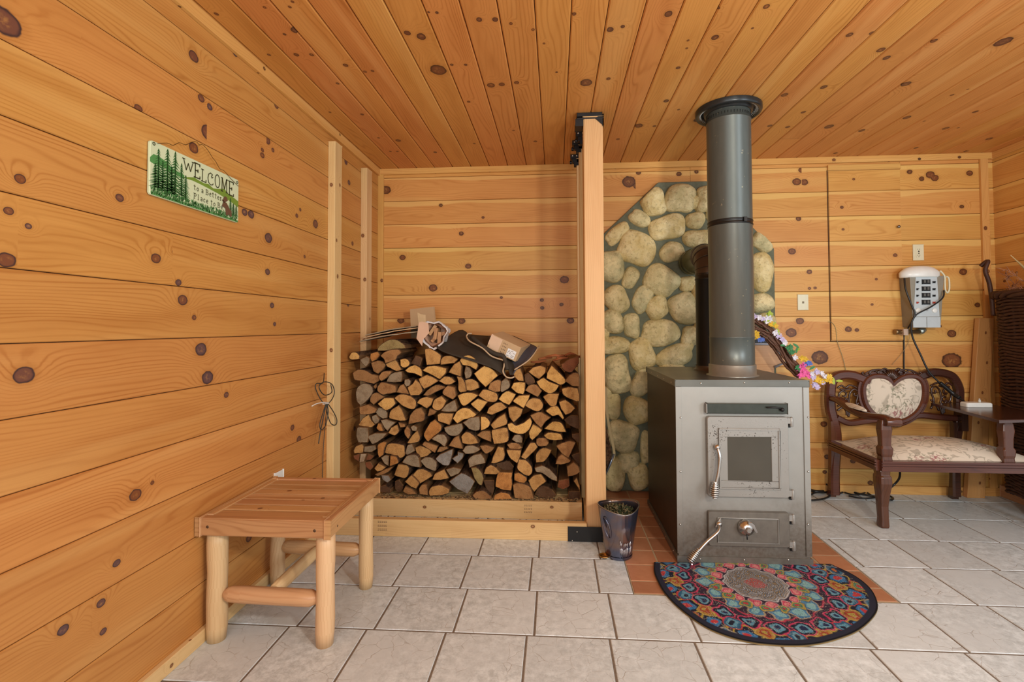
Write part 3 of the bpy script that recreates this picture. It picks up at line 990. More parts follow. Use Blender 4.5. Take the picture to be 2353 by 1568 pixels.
('d', [1313.7,1047.4,1336.4,1041.2,1337.9,1073.1,1327.2,1066.7]),
('d', [1151.9,1063.9,1169.5,1059.8,1179.9,1073.1,1175.3,1080,1155.7,1080,1137.4,1068.5]),
('d', [1111.8,1105.7,1135.5,1105.7,1135.5,1123.6,1131.2,1138.9,1119.3,1127.9]),
('b', [850.8,914.3,856.6,905.4,868.9,903.1,883.4,913.1,867.4,923,858.2,930.7,850.8,923.8]),
('y', [868.1,928.4,882.7,915.4,903.8,915.4,908.1,928.4,896.4,939.9,885.7,942.9,875.3,935.7]),
('b', [825.7,936,845.9,930.4,865.1,940.6,860.5,949.5,838.3,953.6,827.9,952.6]),
('g', [861.7,946.7,867.7,938,879.6,938,889.6,948.3,889.6,959.8,879.6,962.8,867.7,954.4]),
('t', [894.6,955.9,898.3,944,915.6,932.2,923.2,942.1,932.4,965.9,919.4,967.4,895.2,961.7]),
('t', [958.1,926.8,965.3,916.9,980.6,912.3,995.2,916.9,989.5,931.4,980.6,938.5,968.4,931.4]),
('t', [993.4,933,999,918.4,1014.3,910.8,1025.3,922.2,1018.2,936,1009.7,942.9,997.5,941.4]),
('g', [1013.6,944.9,1025.5,930.2,1044.6,920,1050.3,937.6,1047.2,946.1,1026.9,946.7]),
('b', [939,975.1,942.7,954.7,954.9,941.1,966.9,938,975.7,952.9,972.7,967.4,953.1,972]),
('b', [982.6,954.4,987.1,939.9,1002.8,945.5,997.2,952.6,984,956.8]),
('t', [1005.6,954.4,1014.3,949.5,1041.1,951,1038.5,963.6,1032.4,976.6,1020.4,972.5,1007.1,967.9]),
('t', [823.4,977.4,834,961,847.2,953.3,853.3,966.6,862,975.5,852.1,982.7,830.9,979.8]),
('g', [854.2,957.5,864.3,953.3,871.2,963.6,869.7,970.5,862.8,975.1,855.4,966.6]),
('g', [874.7,966.6,887.3,964,907.9,971.5,897.7,981.6,890.3,990.4,883,983.2]),
('t', [892.3,995.7,898.3,983.8,913,976.1,917.1,991.1,907.2,1001.1]),
('o', [864.8,983.5,869.2,973.2,876.2,976.1,880.4,990.8,870.7,990.5]),
('b', [929.1,989.6,934.7,979.7,942.1,986.9,943.3,1000.3,937.8,1008.7,930.4,1000]),
('t', [935.9,1018.4,947.3,1000.6,959.2,990.1,965,1004.9,962,1015.3,945.4,1019.6]),
('o', [975,995.7,988.6,972,999,965.6,1013.6,978.9,1012,990.8,996,1004.1,983.7,1014.9,976.4,1006.1]),
('g', [1020.9,983.5,1038.8,977.8,1061.2,973.2,1062.7,986.5,1051.1,1001.2,1034.2,1001.2,1023.8,992.4]),
('g', [820.4,986.5,824.8,982.4,844.1,983.9,846.7,1001.9,843.9,1016.6,823.3,1016.6,818.8,1001.9]),
('g', [844.4,1003.4,861.2,996.2,888,996.2,879.3,1007.7,861.2,1019.6,853.9,1019.6]),
('t', [812.7,1035.5,818.7,1025.3,831.8,1020.7,836,1027.9,833.4,1041,814.1,1042.6]),
('g', [837.2,1026.7,861.2,1023.7,864,1032.2,853.6,1039.5,836.7,1039.5]),
('o', [867.8,1023.3,879.6,1016.1,888.5,1017.6,883.4,1030.9,881.4,1044.7,870.7,1051.6,867.7,1040.1]),
('t', [885.4,1038.6,889.6,1023.6,901,1019.2,926.8,1023.7,929.5,1032.5,929.5,1047,919.4,1053.1,907.2,1047.2,887.6,1042.6]),
('g', [932.1,1037.1,936.6,1023.7,947,1020.7,952.8,1037.1,937.8,1045.6,930.9,1044.1]),
('t', [953.9,1029.4,966.9,1025.3,986.5,1032.8,990.7,1040.1,980.3,1048.7,966.9,1051.8,958.1,1042.9]),
('b', [970.4,1023.3,976.1,1016.1,1005.9,1025.3,998.4,1040.9,983.7,1031.9]),
('g', [991.8,1009.5,1005.1,999.3,1020.1,999.3,1027.5,1011,1021.7,1027.1,1007,1016.9]),
('b', [1031.6,1024.8,1042.2,1008.3,1053.8,1002.3,1062.7,1031.7,1044.9,1028.8]),
('b', [1004.1,1039.8,1010,1027.9,1026.3,1026.8,1029,1032.2,1012.8,1039.4]),
('k', [1001.3,1055.4,1010,1045.2,1039.6,1033.2,1038.2,1047.8,1031.9,1068.4,1020.4,1070,1008.5,1062.8]),
('k', [1039.3,1053.9,1051.1,1046.7,1051.4,1039.1,1065.6,1042.1,1062.7,1053.6,1051.1,1065.4]),
('g', [875.5,1052.4,885.7,1046.7,894.1,1048.2,892.8,1071.5,882.7,1065.5]),
('o', [896.9,1048.2,909.9,1049.6,915.7,1060,913,1065.8,895.5,1072]),
('g', [924.5,1063.1,935,1048.2,952.8,1045.2,961.5,1052.4,964.7,1074.6,945.4,1071.5]),
('g', [965.8,1060,977.6,1051.3,992.6,1052.8,1003,1063.1,1001.5,1079.6,996,1082.2,979.1,1075]),
('t', [906.1,1092.2,915.1,1068.1,934.4,1069.7,940.2,1078.4,937.2,1092.2,930.1,1099.2,916.3,1096.2]),
('t', [949,1092.2,959.2,1080.4,973,1078.9,988,1086.4,992.1,1094.9,965.3,1111.3,956.5,1104.1]),
('t', [993.4,1102.6,999.3,1089.4,1020.4,1079.2,1030.4,1099.5,1011.3,1103.8]),
('g', [1025.5,1079.9,1041.9,1074.3,1059.5,1078.7,1053.8,1088.8,1035.8,1096.2]),
('t', [930.6,1107.5,945.4,1092.6,963.2,1110.5,955.8,1123.6,943.9,1119.1]),
('k', [875.5,1092.2,891.9,1092.6,898.7,1102.9,890.3,1109.9,879.9,1104.1]),
('d', [907.6,1107.5,916.3,1103.4,926.5,1116.7,921.9,1129.8,913.3,1131.4,907.6,1122.8]),
('b', [926,1130.1,931.7,1118.7,946.7,1124.8,956.9,1136.3,937.8,1137.5]),
('b', [962.7,1124,970.2,1114.4,980.3,1114.4,983.1,1138.9,964.1,1136]),
('t', [985.7,1130.4,993.2,1118.7,1014.3,1115.6,1031.9,1124.8,1030.6,1133.2,1014.3,1138.9,988.6,1140.4]),
('d', [873.9,1118.2,885.7,1115.6,897.4,1124.3,897.4,1132.9,873.8,1131.4]),
('w', [828,1043.5,842.6,1043.6,836.4,1061.3,825.6,1064]),
('r', [811.9,1047.8,827.2,1043.6,824.2,1060.9,814.1,1055.1]),
('r', [844.9,1043.5,859.1,1048.2,850.2,1057.9,838,1059.4]),
('t', [860.2,1076.9,868.9,1065.1,886.6,1074.3,876.5,1082.4,866.1,1083.9]),
('r', [838.7,1063.4,850.2,1062,857.6,1072.3,850.5,1080.8,841.6,1075]),
('b', [861.7,1090.6,885.4,1078.9,903.5,1072.7,891.9,1085.4,869.2,1094.6]),
('b', [915.3,971.5,929.8,974.6,931,981.6,919.7,983.2]),
('g', [942.8,982,950,977.8,958.6,982,957.4,990.8,947.3,990.5]),
]

TONES = {'y': (.74, .43, .135), 't': (.57, .31, .105), 'b': (.41, .21, .080), 'g': (.36, .275, .175), 'k': (.31, .29, .26), 'o': (.56, .25, .070), 'r': (.27, .095, .040), 'd': (.13, .068, .035), 'm': (.36, .27, .11), 'w': (.55, .42, .28)}
TWORD = {'y': 'pale yellow', 't': 'tan', 'b': 'brown', 'g': 'weathered grey', 'k': 'blue-grey', 'o': 'orange-brown', 'r': 'red-brown', 'd': 'dark brown', 'm': 'mossy', 'w': 'whitish'}
t = NT('firewood_end_grain')
oi = t.n('ObjectInfo')
u, v, r = t.sep(t.attr('pl'))
rad = t.m('SQRT', t.m('ADD', t.m('MULTIPLY', u, u), t.m('MULTIPLY', v, v)))
ang = t.m('ARCTAN2', v, u)
r9 = t.m('MULTIPLY', r, 19.)
nz = t.noise(t.comb(u, v, r9), 24., 4, .65)
radw = t.m('ADD', rad, t.m('MULTIPLY', nz, .006))
rings = t.m('ADD', t.m('MULTIPLY', t.m('SINE', t.m('MULTIPLY', radw, 2 * PI / .0045)), .5), .5)
ray = t.noise(t.comb(t.m('MULTIPLY', ang, 9.), t.m('MULTIPLY', rad, 10.), r9), 3., 3, .7)
c = t.mix(t.m('MULTIPLY', rings, .30), oi.outputs['Color'], t.mix(1., oi.outputs['Color'], (.55, .45, .38), 'MULTIPLY'))
c = t.mix(t.smooth(nz, .42, .72), c, t.mix(1., oi.outputs['Color'], (.62, .55, .5), 'MULTIPLY'))
c = t.mix(t.m('MULTIPLY', t.smooth(ray, .55, .75), .45), c, t.mix(1., oi.outputs['Color'], (1.35, 1.28, 1.1), 'MULTIPLY'))
crk = t.smooth(ray, .30, .24)
c = t.mix(t.m('MULTIPLY', t.m('SUBTRACT', 1., t.smooth(ray, .22, .30)), .75), c, (.05, .025, .012))
fine = t.noise(t.comb(u, v, r9), 260., 2)
c = t.mix(t.m('MULTIPLY', t.smooth(fine, .5, .8), .35), c, (.08, .04, .02))
t.bump(t.m('ADD', t.m('MULTIPLY', nz, 2.5), t.m('ADD', fine, t.m('MULTIPLY', rings, .5))), .7, .0035)
M['log_end'] = t.fin(c, .75, 0, .2)
t = NT('firewood_bark')
nz = t.noise(t.comb(*[t.m('MULTIPLY', q, s_) for q, s_ in zip(t.sep(t.coord()), (60., 9., 60.))]), 1., 4, .7)
t.bump(nz, .8, .006)
M['bark'] = t.fin(t.mix(t.smooth(nz, .35, .65), (.035, .018, .010), (.13, .07, .038)), .9, 0, .15)
t = NT('firewood_split_side')
nz = t.noise(t.comb(*[t.m('MULTIPLY', q, s_) for q, s_ in zip(t.sep(t.coord()), (120., 8., 120.))]), 1., 4, .6)
t.bump(nz, .6, .003)
M['split'] = t.fin(t.mix(nz, (.07, .032, .013), (.25, .125, .048)), .75, 0, .2)  # shade of the gaps between logs darkened into this side colour

LY = 2.885


def poly_area(p):
    return .5 * sum(p[i][0] * p[(i + 1) % len(p)][1] - p[(i + 1) % len(p)][0] * p[i][1] for i in range(len(p)))


def offset(poly, d):
    n = len(poly)
    out = []
    for i in range(n):
        p0, p1, p2 = Vector(poly[i - 1]), Vector(poly[i]), Vector(poly[(i + 1) % n])
        e1, e2 = (p1 - p0).normalized(), (p2 - p1).normalized()
        n1, n2 = Vector((-e1.y, e1.x)), Vector((-e2.y, e2.x))
        b = n1 + n2
        k = d / max(.45, 1 + n1.dot(n2)) if b.length > 1e-4 else d
        out.append(tuple(p1 + b * k))
    return out


def shape_word(poly):
    xs, zs = [p[0] for p in poly], [p[1] for p in poly]
    w, h = max(xs) - min(xs), max(zs) - min(zs)
    n = len(poly)
    sharp = 0
    for i in range(n):
        a, b = Vector(poly[i - 1]) - Vector(poly[i]), Vector(poly[(i + 1) % n]) - Vector(poly[i])
        if a.angle(b, 0) < 1.65:
            sharp += 1
    A = abs(poly_area(poly))
    if A / (w * h) > .76 and sharp < 2:
        return 'round'
    if w > 1.7 * h:
        return 'flat wide'
    if h > 1.5 * w:
        return 'tall narrow'
    return {0: 'rounded', 1: 'wedge-shaped', 2: 'half-round', 3: 'three-cornered', 4: 'squarish'}.get(sharp, 'splintered')


logs = []
for idx, (tone, c_) in enumerate(LOGS):
    pts = [(c_[i], c_[i + 1]) for i in range(0, len(c_), 2)]
    y = LY + random.uniform(-.014, .022) + (.03 if tone in 'dr' else 0)
    W = [wp(px, py, 'y', y) for px, py in pts]
    poly = [(p.x, p.z) for p in W]
    if poly_area(poly) < 0:
        poly = poly[::-1]
    cx = sum(p[0] for p in poly) / len(poly)
    cz = sum(p[1] for p in poly) / len(poly)
    # refine the outline: subdivide and roughen
    poly = [(cx + (p[0] - cx) * 1.05, cz + (p[1] - cz) * 1.05) for p in poly]
    poly = [(max(XL + .006, min(.140, p[0])), max(.104, p[1])) for p in poly]
    n = len(poly)
    fine, kind = [], []
    for i in range(n):
        p0, p1, p2, p3 = [Vector(poly[(i + k - 1) % n]) for k in range(4)]
        a1, a2 = (p0 - p1).angle(p2 - p1, 0), (p1 - p2).angle(p3 - p2, 0)
        curved = a1 > 2.0 and a2 > 2.0
        for k in range(3):
            t_ = k / 3
            q = p1.lerp(p2, t_)
            if curved or True:
                cr = .5 * ((2 * p1) + (p2 - p0) * t_ + (2 * p0 - 5 * p1 + 4 * p2 - p3) * t_ * t_ + (3 * p1 - p0 - 3 * p2 + p3) * t_ ** 3)
                q = q.lerp(cr, .8 if curved else .15)
            if k:
                q = q + Vector((random.uniform(-1, 1), random.uniform(-1, 1))) * .0011
            fine.append(tuple(q))
            kind.append(curved)
    logs.append((idx, tone, poly, fine, kind, y, cx, cz))

# layers for the labels
NW = 'first second third fourth fifth sixth seventh eighth ninth tenth eleventh twelfth thirteenth fourteenth fifteenth sixteenth seventeenth eighteenth nineteenth twentieth'.split()
zmin = .10
lay = {}
for L in logs:
    lay.setdefault(max(0, int((L[7] - zmin) / .078)), []).append(L)
place = {}
for k, Ls in lay.items():
    Ls.sort(key=lambda L: L[6])
    for i, L in enumerate(Ls):
        place[L[0]] = (k, i, len(Ls))
for idx, tone, poly, fine, kind, y, cx, cz in logs:
    n = len(fine)
    # pith: the sharpest corner
    best, pith = 9, (cx, cz)
    for i in range(len(poly)):
        a, b = Vector(poly[i - 1]) - Vector(poly[i]), Vector(poly[(i + 1) % len(poly)]) - Vector(poly[i])
        an = a.angle(b, 3)
        if an < best:
            best, pith = an, poly[i]
    if best > 1.9:
        pith = (cx, cz)
    elif shape_word(poly) in ('half-round', 'flat wide'):
        pith = ((pith[0] + cx * 2) / 3, min(p[1] for p in poly))
    inn = offset(fine, .0032)
    dx, dz = random.uniform(-.012, .012), random.uniform(-.006, .006)
    if idx == 0:
        dx, dz = .10, .01
    L_ = min(random.uniform(.34, .42), YB - .02 - y)
    mb = MB()
    rnd = random.random()
    dome = random.uniform(-.003, .003)
    mb.face([(p[0], y, p[1]) for p in inn][::1], 0, False, [(p[0] - pith[0], p[1] - pith[1], rnd) for p in inn])
    for i in range(n):
        j = (i + 1) % n
        k_ = 1 if kind[i] else 2
        mb.face([(fine[i][0], y + .003, fine[i][1]), (fine[j][0], y + .003, fine[j][1]), (inn[j][0], y, inn[j][1]), (inn[i][0], y, inn[i][1])], k_)
        B_ = [(cx + (p[0] - cx) * .97 + dx, y + L_, cz + (p[1] - cz) * .97 + dz) for p in (fine[i], fine[j])]
        mb.face([B_[0], B_[1], (fine[j][0], y + .003, fine[j][1]), (fine[i][0], y + .003, fine[i][1])], k_)
    mb.face([(cx + (p[0] - cx) * .97 + dx, y + L_, cz + (p[1] - cz) * .97 + dz) for p in fine][::-1], 2)
    o = mb.build('firewood_log', [M['log_end'], M['bark'], M['split']])
    j = random.uniform(.88, 1.12)
    o.color = (*sc3(TONES[tone], j), 1)
    k, i, nn = place[idx]
    if i < nn / 2:
        side = '%s from the wall stud' % NW[i]
    else:
        side = '%s from the tall post' % NW[nn - 1 - i]
    tag(o, '%s %s firewood log, %s, %s layer above the beam' % (TWORD[tone], shape_word(poly), side, NW[k]), 'log', 'split firewood logs stacked in the rack')

# ---------------------------------------------------------------- on top of the pile
M['card'] = flat('cardboard', (.50, .33, .175), .8, var=.06, scale=12)
M['card2'] = flat('weathered_board', (.30, .235, .15), .85, var=.35, scale=20)
for i, (a, b, lab, mt) in enumerate((((826, 786), (972, 762), 'lowest of the thin weathered boards lying on the log pile', 'card2'),
                                     ((834, 778), (975, 753), 'middle one of the thin weathered boards lying on the log pile', 'card'),
                                     ((838, 772), (968, 750), 'topmost greyish one of the thin weathered boards on the log pile', 'card2'))):
    y = 2.90 + .02 * i
    p, q = wp(*a, 'y', y), wp(*b, 'y', y)
    d = (q - p)
    up = Vector((-d.z, 0, d.x)).normalized() * .006
    bk = Vector((.03, .42, .02))
    mb = MB()
    nseg = 10
    top, bot = [], []
    for k in range(nseg + 1):
        s_ = p + d * (k / nseg) + Vector((0, random.uniform(-.01, .008), random.uniform(-.0015, .0015) + .007 * math.sin(k / nseg * PI)))
        top.append(s_ + up)
        bot.append(s_)
    for k in range(nseg):
        mb.face([bot[k], bot[k + 1], top[k + 1], top[k]])
        mb.face([top[k], top[k + 1], top[k + 1] + bk, top[k] + bk])
        mb.face([bot[k + 1], bot[k], bot[k] + bk, bot[k + 1] + bk])
        mb.face([top[k + 1] + bk, top[k] + bk, bot[k] + bk, bot[k + 1] + bk][::-1])
    mb.face([bot[0], top[0], top[0] + bk, bot[0] + bk])
    mb.face([top[-1], bot[-1], bot[-1] + bk, top[-1] + bk])
    tag(mb.build('thin_board', M[mt]), lab, 'board', 'thin boards on the log pile')
# upright piece of cardboard with packing tape
y = 3.28
P4 = [wp(*q, 'y', y) for q in ((945, 748), (1002, 742), (996, 705), (942, 711))]
cb = empty('cardboard_flap', P4[0], 'upright square piece of brown cardboard with peeling tape behind the paper bag', 'cardboard')
mb = MB()
bk = Vector((.005, .012, 0))
low = Vector((0, 0, -.09))
q = [P4[0] + low, P4[1] + low, P4[2], P4[3]]
mb.face(q)
mb.face([p + bk for p in q][::-1])
for k in range(4):
    mb.face([q[k] + bk, q[(k + 1) % 4] + bk, q[(k + 1) % 4], q[k]])
mb.build('cardboard_sheet', M['card'], cb)
mb = MB()
tp = [wp(*q, 'y', y - .002) for q in ((959, 718), (966, 722), (978, 724), (979, 742), (961, 742))]
mb.face(tp)
mb.build('packing_tape', flat('packing_tape', (.66, .48, .26), .25, var=.12, scale=60), cb)
# paper bag with kindling
M['paper'] = flat('torn_paper_bag', (.62, .40, .27), .8, var=.1, scale=15)
M['print_paper'] = None
t = NT('printed_newspaper')
n1 = t.noise(t.coord(), 30., 3)
n2 = t.noise(t.coord(), 90., 2)
c = t.mix(t.smooth(n1, .60, .66), (.66, .62, .60), (.035, .04, .09))
c = t.mix(t.smooth(n2, .60, .70), c, (.50, .33, .26))
M['print_paper'] = t.fin(c, .7, 0, .3)
y = 2.93
c0 = wp(998, 768, 'y', y)
bag = empty('paper_bag', c0, 'open paper bag of kindling with printed white rim lying on the logs', 'bag')
mb = MB()
R0 = .075
prev = None
rows = []
for i in range(7):
    dep = -.02 + i * .03
    row = []
    for k in range(28):
        a = 2 * PI * k / 28
        r = R0 * (1 + .10 * math.sin(3 * a + i) + .06 * math.sin(7 * a + 2 * i)) * (1.0 + (.12 if i == 0 else 0) - .03 * i)
        row.append(c0 + Vector((r * 1.0 * math.cos(a), dep + .01 * math.sin(5 * a), r * 1.02 * math.sin(a))))
    rows.append(row)
inner = [[c0 + (p - c0) * .86 + Vector((0, .006, 0)) for p in r_] for r_ in rows]
for rr, rev in ((rows, 0), (inner, 1)):
    for i in range(6):
        for k in range(28):
            f = [rr[i][k], rr[i][(k + 1) % 28], rr[i + 1][(k + 1) % 28], rr[i + 1][k]]
            mb.face(f[::-1] if rev else f, 1 if rev else 0, True)
for k in range(28):
    mb.face([inner[0][k], inner[0][(k + 1) % 28], rows[0][(k + 1) % 28], rows[0][k]][::-1], 0, True)
mb.face(inner[5][::-1], 1)
mb.build('bag_wall', [M['print_paper'], M['paper']], bag, weld=True)
mb = MB()
pp = [wp(*q, 'y', y - .045) for q in ((962, 742), (970, 739), (984, 743), (986, 765), (972, 781), (970, 796), (957, 778), (960, 760))]
mb.face(pp[::-1])
mb.face([p + Vector((.0, .002, 0)) for p in pp])
mb.build('torn_flap', M['paper'], bag)
for i in range(6):
    mb = MB()
    a = random.uniform(0, PI)
    Mx = Matrix.Translation(c0 + Vector((random.uniform(-.03, .035), .02 + .006 * i, random.uniform(-.035, .035)))) @ Matrix.Rotation(a, 4, 'Y')
    mb.box((-.035, 0, -.009), (.035, .12, .009), 0, M=Mx)
    tag(mb.build('kindling_stick', M['cedar_rail' if i % 2 else 'bench'], None, .001), 'split kindling stick inside the open paper bag', 'kindling', 'kindling sticks in the paper bag')

# canvas log carrier, draped
M['canvas'] = flat('dark_olive_canvas', (.036, .026, .016), .8, var=.35, scale=14, bump=.2)
M['canvas_in'] = flat('slate_canvas_lining', (.062, .058, .075), .75, var=.2, scale=14, bump=.2)
M['piping'] = flat('tan_canvas_piping', (.50, .36, .22), .7)
yc = 2.90


def cw(px, py, y):
    return wp(px, py, 'y', y)


car = empty('log_carrier', cw(1120, 830, yc), 'dark canvas log carrier with tan piping slumped over the top logs', 'log carrier')
fr = [cw(1003, 797, 2.90), cw(1008, 806, 2.88), cw(1040, 816, 2.87), cw(1075, 824, 2.86), cw(1105, 838, 2.86), cw(1135, 846, 2.86), cw(1152, 858, 2.86), cw(1162, 866, 2.85)]
tp = [cw(1010, 786, 3.0), cw(1030, 772, 3.1), cw(1056, 757, 3.22), cw(1070, 760, 3.22), cw(1080, 772, 3.05), cw(1100, 790, 2.97), cw(1135, 812, 2.93), cw(1158, 832, 2.90)]
mb = MB()
G = []
for i in range(8):
    row = []
    for k in range(9):
        s_ = k / 8
        p = fr[i].lerp(tp[i], s_)
        p = p + Vector((0, -.012 * math.sin(PI * s_) + .004 * math.sin(i * 2.1 + k), .004 * math.sin(i * 1.7 + k * 1.3)))
        row.append(p)
    G.append(row)
for i in range(7):
    for k in range(8):
        mb.face([G[i][k], G[i + 1][k], G[i + 1][k + 1], G[i][k + 1]], 0, True)
o = mb.build('canvas_front', [M['canvas']], car, weld=True, sub=1)
so = o.modifiers.new('solid', 'SOLIDIFY')
so.thickness = .004
# inner trough and far flap
a_ = [cw(1072, 768, 3.05), cw(1080, 785, 2.97), cw(1105, 800, 2.95), cw(1130, 813, 2.93), cw(1158, 818, 2.91), cw(1168, 845, 2.87), cw(1172, 862, 2.855)]
b_ = [cw(1120, 772, 3.20), cw(1130, 790, 3.12), cw(1150, 806, 3.05), cw(1170, 820, 3.0), cw(1180, 838, 2.96), cw(1184, 850, 2.90), cw(1178, 862, 2.87)]
c2 = [cw(1180, 770, 3.25), cw(1212, 788, 3.15), cw(1236, 797, 3.05), cw(1233, 800, 3.0), cw(1222, 818, 2.95), cw(1200, 838, 2.90), cw(1181, 852, 2.87)]
mb = MB()
for u_, v_, mt in ((a_, b_, 0), (b_, c2, 1)):
    for i in range(6):
        for k in range(4):
            f = [u_[i].lerp(v_[i], k / 4), u_[i + 1].lerp(v_[i + 1], k / 4), u_[i + 1].lerp(v_[i + 1], (k + 1) / 4), u_[i].lerp(v_[i], (k + 1) / 4)]
            mb.face(f, mt, True)
o = mb.build('canvas_lining', [M['canvas'], M['canvas_in']], car, weld=True, sub=1)
so = o.modifiers.new('solid', 'SOLIDIFY')
so.thickness = .004
mb = MB()
mb.tube(spline([cw(1076, 782, 2.93), cw(1072, 774, 2.94), cw(1076, 767, 2.96), cw(1084, 767, 2.97)], 5), .0045, 8)
mb.tube(spline([cw(1072, 774, 2.94), cw(1080, 785, 2.90), cw(1108, 800, 2.88), cw(1130, 819, 2.87), cw(1160, 829, 2.86)], 5), .0045, 8)
mb.tube(spline([cw(1160, 829, 2.86), cw(1158, 842, 2.85), cw(1156, 855, 2.85), cw(1163, 866, 2.84), cw(1174, 869, 2.84), cw(1182, 866, 2.845)], 5), .0045, 8)
mb.tube(spline([cw(1182, 850, 2.86), cw(1215, 828, 2.92), cw(1233, 805, 2.98), cw(1238, 796, 3.04)], 5), .004, 8)
mb.build('piping', M['piping'], car)
mb = MB()
mb.tube(spline([cw(1084, 775, 2.96), cw(1108, 795, 2.9), cw(1135, 812, 2.88), cw(1155, 818, 2.87), cw(1160, 828, 2.865), cw(1166, 850, 2.85)], 5), .013, 10)
mb.build('carry_strap', M['canvas'], car)

# shipping carton
bx = [cw(1124, 792, 2.96), cw(1183, 832, 2.93), cw(1213, 795, 2.93), cw(1130, 775, 2.96)]
t0 = cw(1122, 775, 3.0)
ct = empty('small_carton', cw(1160, 815, 2.95), 'small brown shipping carton with white address label in the log carrier', 'box')
o_ = cw(1184, 832, 2.93)
ex = (cw(1118, 800, 2.95) - o_)
ez = (cw(1198, 799, 2.95) - o_)
ey = Vector((.05, .15, .015))
ex.y = ez.y = 0
mb = MB()
Q = lambda a, b, c: o_ + ex * a + ez * b + ey * c
cn = [Q(a, b, c) for c in (0, 1) for b in (0, 1) for a in (0, 1)]
for f in ((0, 1, 3, 2), (4, 6, 7, 5), (0, 2, 6, 4), (1, 5, 7, 3), (2, 3, 7, 6), (0, 4, 5, 1)):
    mb.face([cn[i] for i in f])
mb.build('carton_body', M['card'], ct, .002)
n_ = ex.cross(ez).normalized()
if n_.y > 0:
    n_ = -n_
mb = MB()
f = [(a, b) for a, b in ((.08, .08), (.36, .08), (.36, .62), (.08, .62))]
mb.face([Q(a, b, 0) + n_ * .0012 for a, b in f][::-1])
mb.build('address_label', flat('label_white', (.75, .73, .70), .5), ct)
mb = MB()
for r in range(5):
    for s_ in range(7):
        if random.random() < .7:
            a0, b0 = .11 + s_ * .034, .14 + r * .09
            mb.face([Q(a0, b0, 0) + n_ * .0018, Q(a0 + .018, b0, 0) + n_ * .0018, Q(a0 + .018, b0 + .05, 0) + n_ * .0018, Q(a0, b0 + .05, 0) + n_ * .0018])
for r in range(4):
    for s_ in range(3):
        a0, b0 = .42 + s_ * .05, .15 + r * .2
        mb.face([Q(a0, b0, 0) + n_ * .0018, Q(a0 + .03, b0 + .02, 0) + n_ * .0018, Q(a0 + .025, b0 + .1, 0) + n_ * .0018])
mb.build('printed_marks', flat('print_ink', (.10, .055, .03), .7), ct)
mb = MB()
mb.face([Q(.93, .3, 0) + n_ * .001, Q(1.0, .3, 0) + n_ * .001, Q(1.0, 1, 0) + n_ * .001, Q(.93, 1, 0) + n_ * .001])
mb.face([Q(.62, .1, 0) + n_ * .001, Q(.93, .1, 0) + n_ * .001, Q(.93, .95, 0) + n_ * .001, Q(.62, .95, 0) + n_ * .001])
mb.build('packing_tape', flat('carton_tape', (.60, .38, .22), .3), ct)
# orange bark splinters at the post end of the pile
for i in range(7):
    px = 1222 + i * 15 + random.uniform(-4, 4)
    mb = MB()
    p = cw(px, 832 - 5 * (i % 3) - i, 3.0)
    q = p + Vector((random.uniform(.05, .12), random.uniform(-.03, .06), random.uniform(-.005, .02)))
    md = p.lerp(q, .5) + Vector((0, 0, random.uniform(-.01, .012)))
    mb.tube([p, md, q], [.006, .009, .004], 6)
    tag(mb.build('bark_splinter', flat('orange_bark', (.33, .10, .03), .8, var=.4)), 'orange bark splinter lying on the logs beside the tall post', 'splinter', 'bark splinters on the log pile')

# ---------------------------------------------------------------- stone surround
ss = empty('stone_surround', (.885, YB, 0), 'river stone surround with clipped corners on the wall behind the stove', 'stone surround')
SY = 3.395
t = NT('grey_mortar')
nz = t.noise(t.coord(), 50., 4, .7)
t.bump(nz, .6, .003)
M['mortar'] = t.fin(t.mix(nz, (.085, .092, .060), (.19, .20, .14)), .9, 0, .2)
mb = MB()
oc = [(.28, 0), (1.492, 0), (1.492, 1.655), (1.05, 2.13), (.72, 2.13), (.28, 1.72)]
mb.prism(oc, YB - .0 - SY, (0, YB, 0), inset=.004)
mb.build('mortar_panel', M['mortar'], ss)
t = NT('river_stone')
oi = t.n('ObjectInfo')
nz = t.noise(t.coord(), 9., 5, .65)
n2 = t.noise(t.coord(), 45., 4, .7)
w = t.n('TexWhiteNoise', noise_dimensions='1D')
t.put(w.inputs['W'], oi.outputs['Random'])
base = t.mix(w.outputs[0], (.62, .48, .20), (.46, .43, .24))
c = t.mix(t.smooth(nz, .35, .68), base, (.80, .68, .38))
c = t.mix(t.m('MULTIPLY', t.smooth(n2, .5, .72), .55), c, (.20, .14, .055))
t.bump(t.m('ADD', t.m('MULTIPLY', nz, 2.), n2), .8, .010)
M['stone'] = t.fin(c, .75, 0, .25)
ST = []
k5, k6 = 540 / 1568, 620 / 1568
for x, y, rx, ry, a in ((640, 710, 85, 92, 15), (820, 688, 102, 96, -10), (985, 695, 62, 92, 0), (550, 822, 72, 52, -40), (735, 880, 118, 84, 12), (920, 835, 66, 58, 0), (400, 920, 96, 46, 40), (935, 955, 92, 62, 0), (530, 1020, 120, 116, -20), (765, 1045, 80, 72, 20), (355, 1140, 92, 112, 0), (490, 1215, 54, 72, -25), (692, 1235, 120, 98, -35), (870, 1255, 56, 52, 0), (395, 1360, 86, 94, 30), (570, 1355, 62, 98, -30), (662, 1415, 80, 74, 25), (850, 1420, 104, 106, 20), (1370, 975, 72, 64, -40), (1362, 1175, 78, 128, 0), (1365, 1382, 72, 62, 15), (1400, 1500, 55, 50, 0)):
    ST.append((1280 + x * k5, 220 + y * k5, rx * k5, ry * k5, a))
